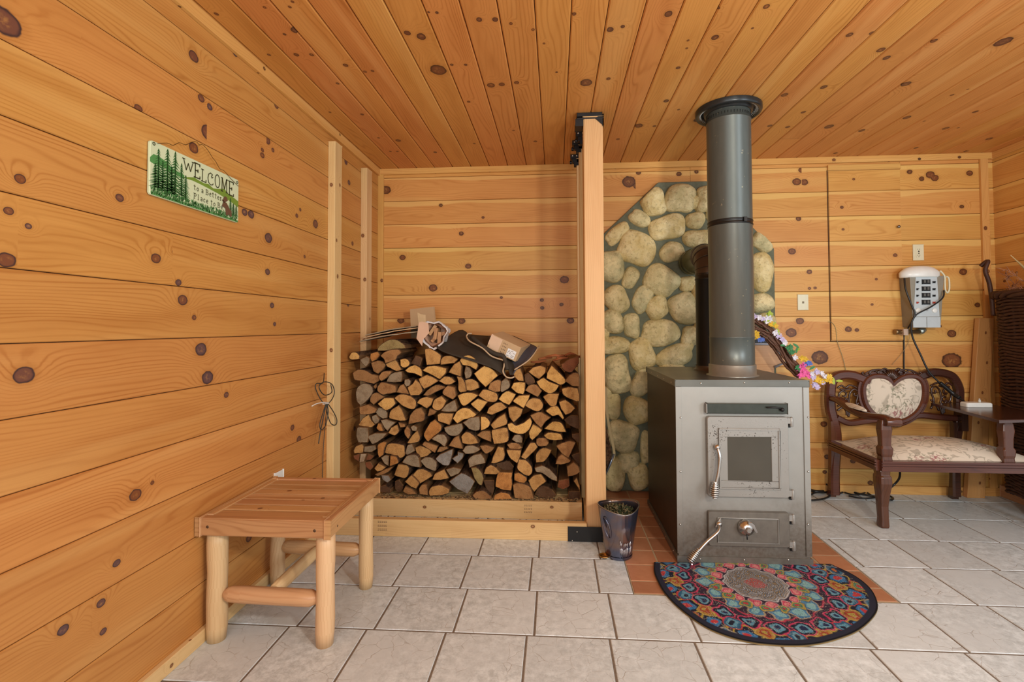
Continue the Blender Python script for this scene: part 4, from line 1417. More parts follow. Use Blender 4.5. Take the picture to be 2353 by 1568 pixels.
for x, y, rx, ry, a in ((118, 100, 66, 76, 20), (230, 122, 50, 70, 0), (395, 165, 116, 78, 0), (568, 185, 48, 60, 0), (128, 238, 88, 54, 5), (290, 290, 75, 92, 20), (478, 300, 105, 68, 20), (145, 405, 80, 110, 10), (288, 450, 58, 90, -25), (120, 590, 46, 80, 0), (262, 615, 84, 82, 0), (178, 765, 96, 86, -20), (315, 830, 36, 90, 0), (210, 915, 66, 60, 0), (130, 985, 68, 100, 0), (268, 995, 64, 76, 10)):
    ST.append((1360 + x * k6, 700 + y * k6, rx * k6, ry * k6, a))
SW = []
for px, py, rx, ry, a in ST:
    p = wp(px, py, 'y', SY)
    f_ = SY / CF
    SW.append([p.x, p.z, rx * f_, ry * f_, a])
# stones the stove, pipes and post hide
for x, z, rx, ry in ((.335, 1.05, .04, .09), (.335, .62, .04, .1), (1.1, .95, .1, .09), (1.3, .93, .09, .08), (1.42, .98, .05, .08), (1.2, .78, .1, .08), (1.4, .77, .07, .09), (.8, .8, .11, .09), (.99, .76, .08, .08), (.75, .55, .1, .1), (.95, .55, .08, .1), (1.15, .57, .09, .09), (1.36, .55, .09, .1), (.8, .33, .1, .09), (1.02, .33, .1, .08), (1.25, .33, .1, .09), (1.43, .33, .05, .09), (.75, .12, .1, .09), (.98, .12, .09, .08), (1.2, .12, .09, .09), (1.4, .12, .07, .09), (1.2, 1.72, .08, .1), (1.12, 1.9, .09, .07), (1.0, 1.35, .07, .09), (1.15, 1.15, .09, .08), (1.2, 1.35, .09, .09), (1.02, 1.6, .08, .08), (.95, 1.98, .05, .05), (1.0, 1.15, .05, .07), (.9, 1.0, .05, .07)):
    SW.append([x, z, rx, ry, random.uniform(-20, 20)])
rs_ = random.Random(5)
from mathutils import noise as mnoise
for i, (x, z, rx, ry, a) in enumerate(SW):
    mb = MB()
    nr, ns = 9, 40
    ca, sa = math.cos(math.radians(a)), math.sin(math.radians(a))
    e = rs_.uniform(2.1, 3.6)
    ph = [rs_.uniform(0, 6.28) for _ in range(4)]
    verts, faces = [], []
    dep = min(.072, .62 * min(rx, ry) + .016)
    for j in range(nr):
        th = PI / 2 * j / (nr - .5)
        cr_, hh = math.cos(th) ** .75, math.sin(th) ** .9
        for k in range(ns):
            b = 2 * PI * k / ns
            c_, s_ = math.cos(b), math.sin(b)
            q = (abs(c_) ** e + abs(s_) ** e) ** (-1 / e)
            q *= 1 + .055 * math.sin(2 * b + ph[0]) + .045 * math.sin(3 * b + ph[1]) + .02 * math.sin(5 * b + ph[2])
            lx, lz = rx * .99 * q * c_ * cr_, ry * .99 * q * s_ * cr_
            X, Z = x + lx * ca - lz * sa, z + lx * sa + lz * ca
            X = min(max(X, .285), 1.488)
            Z = max(Z, .004)
            # clip by the sloping shoulders
            l_ = (Z - 1.72) - (X - .28) * (.41 / .44)
            if l_ > -.012:
                Z -= (l_ + .012) * .55
                X += (l_ + .012) * .5
            r_ = (Z - 1.655) - (1.492 - X) * (.475 / .442)
            if r_ > -.012:
                Z -= (r_ + .012) * .5
                X -= (r_ + .012) * .5
            Z = min(Z, 2.118)
            nzz = mnoise.noise(Vector((X * 16, Z * 16, i * 3.1))) * .011 + mnoise.noise(Vector((X * 45, Z * 45, i * 1.7))) * .0045
            verts.append((X, SY + .004 - dep * hh - nzz * min(1, j / 2), Z))
    verts.append((x, SY + .004 - dep, z))
    for j in range(nr - 1):
        for k in range(ns):
            k2 = (k + 1) % ns
            faces.append((j * ns + k, j * ns + k2, (j + 1) * ns + k2, (j + 1) * ns + k))
    for k in range(ns):
        faces.append(((nr - 1) * ns + k, (nr - 1) * ns + (k + 1) % ns, nr * ns))
    mb.add(verts, faces)
    mb.build('stone', M['stone'], ss)

# ---------------------------------------------------------------- wood stove
t = NT('grey_stove_steel')
P_ = t.sep(t.geo())
nz = t.noise(t.coord(), 5., 5, .6)
n2 = t.noise(t.coord(), 60., 4, .6)
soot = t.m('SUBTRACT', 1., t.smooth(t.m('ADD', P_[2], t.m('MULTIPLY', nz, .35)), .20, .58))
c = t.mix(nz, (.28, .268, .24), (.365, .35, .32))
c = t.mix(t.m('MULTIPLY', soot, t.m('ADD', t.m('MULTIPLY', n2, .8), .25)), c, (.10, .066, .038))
t.bump(n2, .12, .001)
M['stove'] = t.fin(c, t.m('ADD', t.m('MULTIPLY', n2, .25), .34), .55, .5)
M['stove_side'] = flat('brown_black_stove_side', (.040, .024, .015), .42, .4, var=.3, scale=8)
t = NT('cast_door_frame')
n2 = t.noise(t.coord(), 150., 3, .6)
n3 = t.noise(t.coord(), 6., 3, .6)
c = t.mix(n3, (.27, .255, .23), (.35, .33, .30))
c = t.mix(t.smooth(t.m('MULTIPLY', n2, t.m('ADD', n3, .5)), .68, .73), c, (.05, .035, .025))
t.bump(n2, .25, .0015)
M['cast'] = t.fin(c, .42, .5, .5)
M['cast_dark'] = flat('sooty_cast_door', (.17, .15, .125), .45, .5, var=.3, scale=30, bump=.15)
M['chrome'] = flat('polished_steel', (.58, .56, .53), .24, 1., var=.05)
M['stove_glass'] = flat('smoked_stove_glass', (.055, .047, .032), .12, 0., .6, var=.15, scale=9)
M['dark_green_metal'] = flat('dark_louver_metal', (.065, .070, .058), .28, .7, var=.25)
SX0, SX1, SY0, SY1, SZ = .578, 1.192, 2.385, 3.13, .868
sv = empty('wood_stove', ((SX0 + SX1) / 2, (SY0 + SY1) / 2, 0), 'grey steel wood burning stove with cast glass door and ash door', 'wood stove')
mb = MB()
mb.box((SX0 + .003, SY0 + .003, .03), (SX1 - .003, SY1, SZ - .004), 0)
# dark sides, back and top
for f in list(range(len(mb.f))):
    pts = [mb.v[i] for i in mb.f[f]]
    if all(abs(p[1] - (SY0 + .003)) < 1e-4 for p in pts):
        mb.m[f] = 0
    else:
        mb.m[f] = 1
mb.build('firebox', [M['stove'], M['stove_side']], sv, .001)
mb = MB()
mb.box((SX0 - .004, SY0 - .003, SZ - .004), (SX1 + .004, SY1 + .004, SZ + .002))
mb.box((SX0 - .004, SY0 - .0035, SZ - .030), (SX1 + .004, SY0 - .0005, SZ - .002))
mb.box((SX0 - .0045, SY0 - .003, SZ - .030), (SX0 - .001, SY1, SZ - .002))
mb.box((SX1 + .001, SY0 - .003, SZ - .030), (SX1 + .0045, SY1, SZ - .002))
mb.build('top_plate', flat('stove_top_steel', (.15, .145, .125), .33, .6, var=.3, scale=6), sv, .001)
for xa, xb in ((SX0 - .003, SX0 + .024), (SX1 - .024, SX1 + .003)):
    mb = MB()
    mb.box((xa, SY0 - .002, .045), (xb, SY0 + .001, SZ - .031))
    mb.build('corner_strip', M['stove'], sv, .0008)
mb = MB()
mb.box((SX0 - .004, SY0 - .006, .006), (SX1 + .004, SY1 + .002, .034))
mb.build('base_plinth', M['cast_dark'], sv, .001)


def screw(x, z, y=SY0 - .0035, r=.0045, par=sv):
    mb = MB()
    mb.lathe([(r, 0), (r * .9, .0018), (r * .4, .003), (.0001, .0032)], (x, y, z), 10, 0, Matrix.Rotation(PI / 2, 3, 'X'))
    mb.build('screw', M['screw'], par)


for px, py in ((1610, 881), (1710, 880), (1813, 880), (1564, 960), (1564, 1084), (1563, 1205), (1857, 959), (1857, 1084), (1856, 1205), (1608, 1284), (1709, 1286), (1810, 1286)):
    p = wp(px, py, 'y', SY0)
    screw(p.x, p.z, SY0 - (.006 if py > 1280 else .0035))
for y in (2.46, 2.62, 2.78, 2.95):
    mb = MB()
    mb.lathe([(.004, 0), (.003, .002), (.0001, .003)], (SX0 - .0045, y, .85 if y < 2.9 else .852), 8, 0, Matrix.Rotation(-PI / 2, 3, 'Y'))
    mb.lathe([(.004, 0), (.003, .002), (.0001, .003)], (SX0 - .0045, y, .022), 8, 0, Matrix.Rotation(-PI / 2, 3, 'Y'))
    mb.build('screw', M['screw'], sv)
fy = SY0 + .003


def rp(px, py, d=0):
    return wp(px, py, 'y', SY0 - d)


# top air vent box
mb = MB()
a, b = (.717, .714), (1.086, .762)
mb.box((a[0], fy - .028, a[1]), (b[0], fy, b[1]))
vb = mb.build('vent_cover', M['dark_green_metal'], sv, .0025)
mb = MB()
p = rp(1798, 942, .035)
mb.tube([rp(1762, 937, .033), rp(1785, 937, .033), rp(1797, 940, .034)], .0035, 8)
mb.lathe([(.008, -.006), (.010, 0), (.007, .006), (.0001, .008)], p, 12, 0, Matrix.Rotation(PI / 2, 3, 'X'))
mb.build('vent_lever', M['black_metal'], vb)
mb = MB()
mb.box((.712, fy - .031, .716), (.716, fy - .005, .76))
mb.build('vent_edge', M['cast'], vb)


def frame_ring(mb, x0, x1, z0, z1, w, y0, y1, mat=0):
    """rectangular ring with bevelled look"""
    mb.box((x0, y0, z0), (x1, y1, z0 + w), mat)
    mb.box((x0, y0, z1 - w), (x1, y1, z1), mat)
    mb.box((x0, y0, z0 + w), (x0 + w, y1, z1 - w), mat)
    mb.box((x1 - w, y0, z0 + w), (x1, y1, z1 - w), mat)


def rrect(x0, x1, z0, z1, r, n=4):
    out = []
    for cx, cz, a0 in ((x1 - r, z0 + r, -90), (x1 - r, z1 - r, 0), (x0 + r, z1 - r, 90), (x0 + r, z0 + r, 180)):
        for k in range(n + 1):
            a = math.radians(a0 + 90 * k / n)
            out.append((cx + r * math.cos(a), cz + r * math.sin(a)))
    return out


# loading door
dx0, dx1, dz0, dz1 = .716, 1.088, .322, .700
mb = MB()
mb.prism(rrect(dx0, dx1, dz0, dz1, .012), .026, (0, fy, 0), inset=.003)
dr = mb.build('loading_door', M['cast'], sv)
gx0, gx1, gz0, gz1 = .806, 1.010, .400, .608
mb = MB()
prof = [(0, 0), (0, .018), (.004, .022), (.030, .016), (.034, .010), (.034, 0)]
ox0, ox1, oz0, oz1 = .768, 1.045, .362, .645
frame_ring(mb, ox0, ox1, oz0, oz1, .007, fy - .036, fy - .024)
frame_ring(mb, ox0 + .006, ox1 - .006, oz0 + .006, oz1 - .006, .032, fy - .031, fy - .024)
mb.build('window_frame', M['cast'], dr, .0015)
mb = MB()
mb.face([(gx0, fy - .0268, gz0), (gx1, fy - .0268, gz0), (gx1, fy - .0268, gz1), (gx0, fy - .0268, gz1)])
mb.build('door_glass', M['stove_glass'], dr)
mb = MB()
frame_ring(mb, gx0 - .002, gx1 + .002, gz0 - .002, gz1 + .002, .004, fy - .0295, fy - .026)
mb.build('glass_gasket', flat('gasket', (.10, .085, .065), .8), dr)
# ash door
mb = MB()
az0, az1 = .092, .252
mb.prism(rrect(dx0, dx1, az0, az1, .010), .022, (0, fy, 0), inset=.003)
ad = mb.build('ash_door', M['cast_dark'], sv)
mb = MB()
frame_ring(mb, .757, 1.037, .108, .225, .004, fy - .026, fy - .021)
mb.build('raised_border', M['cast'], ad, .001)
mb = MB()
c_ = rp(1716, 1215, .04)
mb.lathe([(.036, -.016), (.037, -.008), (.033, .004), (.024, .010), (.022, .014), (.0001, .016)], c_, 24, 0, Matrix.Rotation(PI / 2, 3, 'X'))
kn = mb.build('draft_knob', M['chrome'], ad)
mb = MB()
mb.lathe([(.013, .010), (.013, .028), (.010, .031), (.0001, .031)], c_, 6, 0, Matrix.Rotation(PI / 2, 3, 'X'), smooth=False)
mb.build('knob_nut', M['cast'], kn)
mb = MB()
mb.prism([(0, .036), (.016, .033), (.030, .018), (.044, -.014), (.036, -.018), (.022, .004), (.0, .018)], .008, c_ + Vector((.002, -.006, 0)), inset=.002)
mb.build('knob_flap', M['chrome'], kn)
mb = MB()
mb.tube([c_ + Vector((-.004, -.012, -.022)), c_ + Vector((-.004, -.014, -.045))], .0028, 8)
mb.build('knob_pin', M['black_metal'], kn)
# hinges
for (z, par) in ((.684, dr), (.346, dr), (.232, ad), (.108, ad)):
    mb = MB()
    x = 1.088
    mb.box((x - .004, fy - .024, z - .016), (x + .020, fy - .006, z + .012))
    mb.tube([(x + .017, fy - .018, z - .030), (x + .017, fy - .018, z + .006)], .0085, 12)
    mb.lathe([(.0085, 0), (.008, .005), (.004, .009), (.0001, .010)], (x + .017, fy - .018, z + .006), 12)
    mb.build('hinge', M['cast'], par, .0015)
    mb = MB()
    mb.box((x + .006, fy - .012, z - .036), (x + .016, fy - .002, z - .012))
    mb.build('hinge_pin_socket', M['black_metal'], par)


def coil_handle(path, parent, coil_c, coil_d, L=.062):
    """steel rod handle ending in a sprung coil grip"""
    mb = MB()
    mb.tube(spline(path, 6), .0075, 12)
    mb.lathe([(.0001, -.012), (.010, -.010), (.014, -.002), (.012, .008), (.0001, .011)], Vector(path[0]), 14, 0, Matrix.Rotation(PI / 2, 3, 'X'))
    h = mb.build('door_handle', M['chrome'], parent)
    mb = MB()
    d = Vector(coil_d).normalized()
    n1 = d.orthogonal().normalized()
    n2 = d.cross(n1)
    pts, rr = [], []
    turns = 8
    for i in range(turns * 14 + 1):
        s_ = i / (turns * 14)
        R_ = .0085 + .010 * math.sin(PI * min(1, s_ * .78 + .02)) ** 1.2
        a = 2 * PI * turns * s_
        pts.append(Vector(coil_c) + d * (L * s_) + (n1 * math.cos(a) + n2 * math.sin(a)) * R_)
        rr.append(.0034)
    mb.tube(pts, rr, 6)
    mb.lathe([(.006, 0), (.010, .01), (.014, L * .55), (.010, L * .9), (.004, L)], Vector(coil_c), 12, 0, Matrix((n1, n2, d)).transposed())
    mb.build('coil_grip', M['chrome'], parent)


q = [rp(1648, 1028, .040), rp(1654, 1050, .055), rp(1651, 1085, .055), rp(1645, 1112, .05)]
coil_handle(q, dr, rp(1644, 1108, .052), rp(1641, 1145, .052) - rp(1644, 1108, .052), .072)
q = [rp(1652, 1205, .030), rp(1650, 1222, .06), rp(1625, 1245, .085), rp(1606, 1266, .10)]
coil_handle(q, ad, rp(1606, 1264, .10), rp(1582, 1295, .12) - rp(1606, 1264, .10), .070)
mb = MB()
mb.box((.756, fy - .03, .19), (.772, fy - .02, .222), 0)
mb.tube([rp(1655, 1192, .03), rp(1645, 1212, .034)], .004, 8)
mb.build('door_latch', M['cast'], ad, .001)

# ---------------------------------------------------------------- stove pipes
t = NT('charcoal_stove_pipe')
n2 = t.noise(t.comb(*[t.m('MULTIPLY', q_, s_) for q_, s_ in zip(t.sep(t.coord()), (40., 40., 6.))]), 1., 4, .6)
c = t.mix(n2, (.070, .080, .072), (.11, .12, .108))
c = t.mix(t.smooth(t.noise(t.coord(), 55., 3), .70, .76), c, (.30, .27, .18))
M['pipe'] = t.fin(c, .36, .35, .5)
M['pipe_black'] = flat('black_stove_pipe', (.014, .013, .012), .38, .4, var=.4, scale=10)
M['pipe_collar'] = flat('grey_pipe_collar', (.26, .26, .235), .36, .6, var=.15)
cx_, cy_ = wx(1678.5, 2.62, 600), 2.62
R1 = .110
pp = empty('stove_pipe', (cx_, cy_, SZ), 'thick charcoal double wall stove pipe rising from the stove to the ceiling', 'stove pipe')
zj, zj2 = wz(505, 2.51, 1678), wz(776, 2.51, 1678)
mb = MB()
mb.lathe([(R1 + .002, SZ + .06), (R1, SZ + .062), (R1, zj2 - .004), (R1 + .002, zj2 - .002), (R1 + .002, zj2 + .001), (R1, zj2 + .003), (R1, zj - .014)], (cx_, cy_, 0), 64)
mb.build('lower_pipe', M['pipe'], pp)
mb = MB()
mb.lathe([(R1 - .001, zj + .010), (R1, zj + .012), (R1, 2.205), (R1 + .002, 2.207), (R1 + .002, 2.212), (R1 - .001, 2.215), (R1 - .001, ZC - .008)], (cx_, cy_, 0), 64)
mb.build('upper_pipe', M['pipe'], pp)
mb = MB()
mb.lathe([(R1, zj - .016), (R1 + .003, zj - .014), (R1 + .003, zj - .009), (R1 + .001, zj - .007), (R1 + .001, zj + .003), (R1 + .003, zj + .005), (R1 + .003, zj + .010), (R1, zj + .012)], (cx_, cy_, 0), 64)
mb.box((cx_ + .03, cy_ - R1 - .006, zj - .010), (cx_ + .045, cy_ - R1 + .014, zj + .014))
mb.build('locking_band', M['pipe_black'], pp)
mb = MB()
mb.lathe([(R1 + .018, SZ + .002), (R1 + .018, SZ + .005), (R1 + .006, SZ + .008), (R1 + .006, SZ + .058), (R1 + .003, SZ + .062), (R1, SZ + .062)], (cx_, cy_, 0), 64)
mb.build('base_collar', M['pipe_collar'], pp)
mb = MB()
mb.lathe([(R1 + .001, ZC - .030), (R1 + .010, ZC - .028), (R1 + .014, ZC - .012), (R1 + .028, ZC - .014), (R1 + .040, ZC - .030), (R1 + .052, ZC - .030), (R1 + .056, ZC - .022), (R1 + .056, ZC - .002)], (cx_, cy_, 0), 64)
fl = mb.build('ceiling_flange', flat('black_ceiling_flange', (.030, .034, .036), .28, .5), pp)
mb = MB()
for k in range(72):
    a = 2 * PI * k / 72
    a2 = a + .05
    mb.tube([(cx_ + (R1 + .018) * math.cos(a), cy_ + (R1 + .018) * math.sin(a), ZC - .014), (cx_ + (R1 + .036) * math.cos(a2), cy_ + (R1 + .036) * math.sin(a2), ZC - .027)], .0016, 4)
mb.build('vent_ribs', M['screw'], fl)
mb = MB()
for k in range(46):
    a = 2 * PI * k / 46
    x, y = cx_ + (R1 + .0005) * math.cos(a), cy_ + (R1 + .0005) * math.sin(a)
    mb.tube([(x, y, 2.224), (x, y, 2.236)], .0014, 4)
mb.build('vent_slots', M['pipe_black'], pp)
# rear black pipe with elbow into the stones
bx, by, br = wx(1600, 2.93, 740) + .078, 2.93, .078
bp = empty('flue_pipe', (bx, by, SZ), 'black flue pipe behind the thick one, with elbow into the stone wall', 'stove pipe')
ez_ = 1.545
mb = MB()
mb.lathe([(br, SZ + .01), (br, 1.40), (br + .003, 1.402), (br + .003, 1.41), (br, 1.412), (br, 1.44)], (bx, by, 0), 40)
mb.build('riser', M['pipe_black'], bp)
M['flue_brown'] = flat('heat_browned_flue', (.075, .052, .036), .32, .5, var=.3, scale=9)
mb = MB()
path = [(bx, by, 1.43)]
Rb = .115
segs = 4
for k in range(0, 5):
    a = PI / 2 * k / 4
    path.append((bx, by + Rb * (1 - math.cos(a)), 1.44 + Rb * math.sin(a)))
mb.tube(path, br, 36, smooth=True, caps=False)
for k in (1, 2, 3, 4):
    a = PI / 2 * (k - .5) / 4
    c0_ = Vector((bx, by + Rb * (1 - math.cos(a)), 1.44 + Rb * math.sin(a)))
    d = Vector((0, math.sin(a), math.cos(a)))
    ring = []
    n1, n2_ = Vector((1, 0, 0)), d.cross(Vector((1, 0, 0)))
    mb.tube([c0_ + (n1 * math.cos(b * PI / 18) + n2_ * math.sin(b * PI / 18)) * (br + .0005) for b in range(36)], .0025, 5, closed=True)
mb.build('elbow', M['flue_brown'], bp)
mb = MB()
z_ = 1.44 + Rb
Mx = Matrix.Rotation(-PI / 2, 3, 'X')
mb.lathe([(br, 0), (br, .16), (br + .004, .163), (br + .004, .172), (br, .175), (br, .29)], (bx, by + Rb, z_), 40, 0, Mx)
mb.lathe([(br + .003, .225), (br + .006, .228), (br + .006, .236), (br + .003, .239)], (bx, by + Rb, z_), 40, 0, Mx)
mb.build('wall_stub', flat('green_brown_flue', (.060, .062, .024), .32, .4, var=.4, scale=8), bp)
mb = MB()
mb.lathe([(br + .02, SZ + .002), (br + .018, SZ + .006), (br + .004, SZ + .01), (br + .004, SZ + .03)], (bx, by, 0), 40)
mb.build('base_ring', M['flue_brown'], bp)

# ---------------------------------------------------------------- log bench
bn = empty('log_bench', (-1.03, 1.89, 0), 'low cedar bench with slatted top and peeled log legs by the left wall', 'bench')
bx0, bx1, by0, by1, bz = XL + .006, -.787, 1.652, 2.128, .455
rh = .062
# rails: front and back run between the side rails
for y0, y1 in ((by0, by0 + .034), (by1 - .034, by1)):
    lumber('top_rail', (bx0 + .018, y0, bz - rh), (bx1 - .020, y1, bz), M['bench'], bn, .2, .004)
for x0, x1 in ((bx0, bx0 + .040), (bx1 - .040, bx1)):
    mb = MB()
    if x0 == bx0:
        mb.box((x0, by0, bz - rh), (x0 + .018, by1, bz), 0, knots=.2)
        mb.box((x0 + .018, by0 + .034, bz - rh), (x1, by1 - .034, bz), 0)
    else:
        mb.box((x1 - .020, by0, bz - rh), (x1, by1, bz), 0, knots=.2)
        mb.box((x0, by0 + .034, bz - rh), (x1 - .020, by1 - .034, bz), 0)
    mb.build('side_rail', M['bench'], bn, .003)
n = 7
y0, y1 = by0 + .034, by1 - .034
w = (y1 - y0) / n
for i in range(n):
    lumber('slat', (bx0 + .036, y0 + i * w + .003, bz - .024), (bx1 - .036, y0 + (i + 1) * w - .003, bz - .004), M['bench'], bn, .35, .0015)
mb = MB()
mb.box((bx0 + .045, by0 + .036, bz - .04), (bx1 - .045, by1 - .036, bz - .0245))
mb.build('gap_backing', M['bench'], bn)  # full backing board added under the slats to keep their gaps dark
legs = [(bx0 + .045, by0 + .055, .034), (bx1 - .040, by0 + .052, .032), (bx0 + .050, by1 - .045, .030), (bx1 - .042, by1 - .045, .030)]
for x, y, r in legs:
    mb = MB()
    pts, rr = [], []
    for k in range(9):
        pts.append((x + random.uniform(-.001, .001), y + random.uniform(-.001, .001), (bz - rh) * k / 8))
        rr.append(r * (1 + .03 * math.sin(k * 1.3 + x)) * (.93 if k == 0 else 1))
    mb.tube(pts, rr, 24)
    mb.build('leg', M['log_leg'], bn)
for y in (by0 + .053, by1 - .045):
    mb = MB()
    xa, xb = bx0 + .078, bx1 - .068
    pts, rr = [], []
    L_ = xb - xa
    for s_, r in ((-.01, .014), (0, .016), (.03, .024), (.07, .0275), (.2, .029), (.5, .029), (.8, .029), (.93, .028), (.97, .022), (1, .016), (1.01, .014)):
        pts.append((xa + L_ * s_, y, .165 - .006 * s_))
        rr.append(r)
    mb.tube(pts, rr, 20)
    mb.build('stretcher', M['cedar_rail'], bn)
mb = MB()
xm = (bx0 + bx1) / 2 - .0
mb.tube([(xm, by0 + .075, .168), (xm, by0 + .12, .168), (xm, by1 - .1, .166), (xm, by1 - .07, .166)], [.020, .024, .024, .020], 20)
mb.build('long_stretcher', M['log_leg'], bn)
mb = MB()
for x, y, z, s_ in ((bx0 + .045, by0 + .001, bz - .030, .0065), (bx1 - .055, by0 + .001, bz - .034, .0065)):
    mb.lathe([(s_, -.0005), (s_ * .8, .0012), (.0001, .0012)], (x, y, z), 14, 0, Matrix.Rotation(PI / 2, 3, 'X'))
mb.lathe([(.005, -.0005), (.004, .0012), (.0001, .0012)], (bx1 - .001, by0 + .06, bz - .04), 14, 0, Matrix.Rotation(PI / 2, 3, 'Y'))
mb.build('screw', flat('recessed_screw', (.11, .06, .03), .5, .5), bn)

# ---------------------------------------------------------------- outlet covers and switch
M['ivory'] = flat('ivory_plastic', (.70, .66, .46), .35)
M['white_pl'] = flat('white_plastic', (.78, .80, .76), .3)
p0, p1 = wp(631, 1096, 'x', XL + .004), wp(652, 1080, 'x', XL + .004)
mb = MB()
mb.box((XL, p0.y, p0.z - .03), (XL + .006, p0.y + .07, p1.z + .004))
oc = mb.build('outlet_cover', M['white_pl'], None, .002)
tag(oc, 'white outlet cover on the left wall just above the bench', 'outlet')
for a, b, lab, nm, cat in (((1833, 713), (1857, 677), 'ivory cover plate with phone jack, between stones and panel', 'jack_plate', 'wall plate'), ((2098, 599), (2122, 562), 'ivory electrical outlet above the grey switch box', 'wall_outlet', 'outlet')):
    p0, p1 = wp(*a, 'y', YB - .004), wp(*b, 'y', YB - .004)
    mb = MB()
    mb.box((p0.x, YB - .007, p0.z), (p1.x, YB - .001, p1.z))
    o = mb.build(nm, M['ivory'], None, .002)
    tag(o, lab, cat)
    mx, mz = (p0.x + p1.x) / 2, (p0.z + p1.z) / 2
    if nm == 'jack_plate':
        mb = MB()
        mb.box((mx - .006, YB - .009, mz - .008), (mx + .006, YB - .0065, mz + .006))
        mb.build('phone_jack', flat('jack_dark', (.2, .15, .08), .5), o)
    else:
        mb = MB()
        mb.prism(rrect(mx - .017, mx + .017, mz - .034, mz + .034, .004), .002, (0, YB - .007, 0))
        rc = mb.build('receptacle', M['ivory'], o)
        mb = MB()
        for dz in (.02, -.02):
            for dx in (-.006, .006):
                mb.box((mx + dx - .001, YB - .0096, mz + dz - .004), (mx + dx + .001, YB - .0088, mz + dz + .005))
            mb.box((mx - .0025, YB - .0096, mz + dz - .012), (mx + .0025, YB - .0088, mz + dz - .008))
        for dz in (.006, -.006):
            mb.box((mx - .005, YB - .0096, mz + dz - .003), (mx + .005, YB - .0088, mz + dz + .003))
        mb.build('slot', flat('slot_dark', (.03, .02, .01), .6), rc)

# ---------------------------------------------------------------- wire hanging from the stud
mb = MB()


def lw(px, py, x=XL + .055):
    return wp(px, py, 'x', x)


mb.tube(spline([lw(745, 858, XL + .01), lw(742, 880), lw(727, 882), lw(726, 896), lw(742, 925, XL + .06), lw(757, 925), lw(768, 905), lw(763, 884), lw(745, 878), lw(733, 890), lw(745, 908), lw(762, 902), lw(760, 884)], 6), .0026, 6)
mb.tube(spline([lw(752, 926), lw(765, 945, XL + .06), lw(774, 965), lw(771, 977), lw(760, 973), lw(752, 950), lw(750, 928), lw(742, 950), lw(735, 975), lw(738, 988), lw(748, 978), lw(754, 950), lw(752, 928)], 6), .0026, 6)
mb.tube(spline([lw(750, 928), lw(742, 965, XL + .05), lw(735, 1000), lw(732, 1020)], 6), .0028, 6)
mb.tube(spline([lw(752, 925), lw(747, 980, XL + .02), lw(743, 1030, XL + .012), lw(741, 1090, XL + .012), lw(741, 1105, XL + .012)], 6), .002, 6)
cw_ = mb.build('coiled_wire', flat('black_wire', (.035, .035, .028), .5), None)
tag(cw_, 'bundle of thin black wire looped and hanging from the wall stud', 'wire')
mb = MB()
mb.tube(spline([lw(716, 934, XL + .03), lw(728, 928, XL + .045), lw(745, 925, XL + .064), lw(757, 927, XL + .064), lw(742, 929, XL + .066)], 5), .0026, 6)
mb.build('twist_tie', flat('white_tie', (.65, .63, .58), .5), cw_)

# ---------------------------------------------------------------- welcome sign
sg = empty('welcome_sign', (XL + .02, 1.43, 1.727), 'painted green welcome sign with pines and a moose on the left wall', 'sign')
XS = XL + .012
SU, SV, SN = Vector((0, 1, 0)), Vector((0, 0, 1)), Vector((1, 0, 0))
c_ = [wp(*q, 'x', XS) for q in ((347, 322), (551, 415), (545, 518), (342, 438))]
gy0, gy1 = (c_[0].y + c_[3].y) / 2, (c_[1].y + c_[2].y) / 2
gw = gy1 - gy0
ztl, ztr, zbl, zbr = c_[0].z, c_[1].z, c_[3].z, c_[2].z
gh = ((ztl - zbl) + (ztr - zbr)) / 2
gz = (zbl + zbr) / 2

O_ = Vector((XS - .008, gy0, gz))
mb = MB()
mb.prism(rrect(0, gw, 0, gh, .010, 5), .008, O_, SU, SV, SN, inset=.0015)
sb = mb.build('sign_board', [flat('sign_cream', (.60, .68, .44), .45, var=.05, scale=5)], sg)


def sign_layer(polys, name, mat, lift):
    mb = MB()
    for pl_ in polys:
        mb.prism([(p[0] * gw, p[1] * gh) for p in pl_], .0004, O_ + SN * (.008 + lift), SU, SV, SN)
    return mb.build(name, mat, sb)


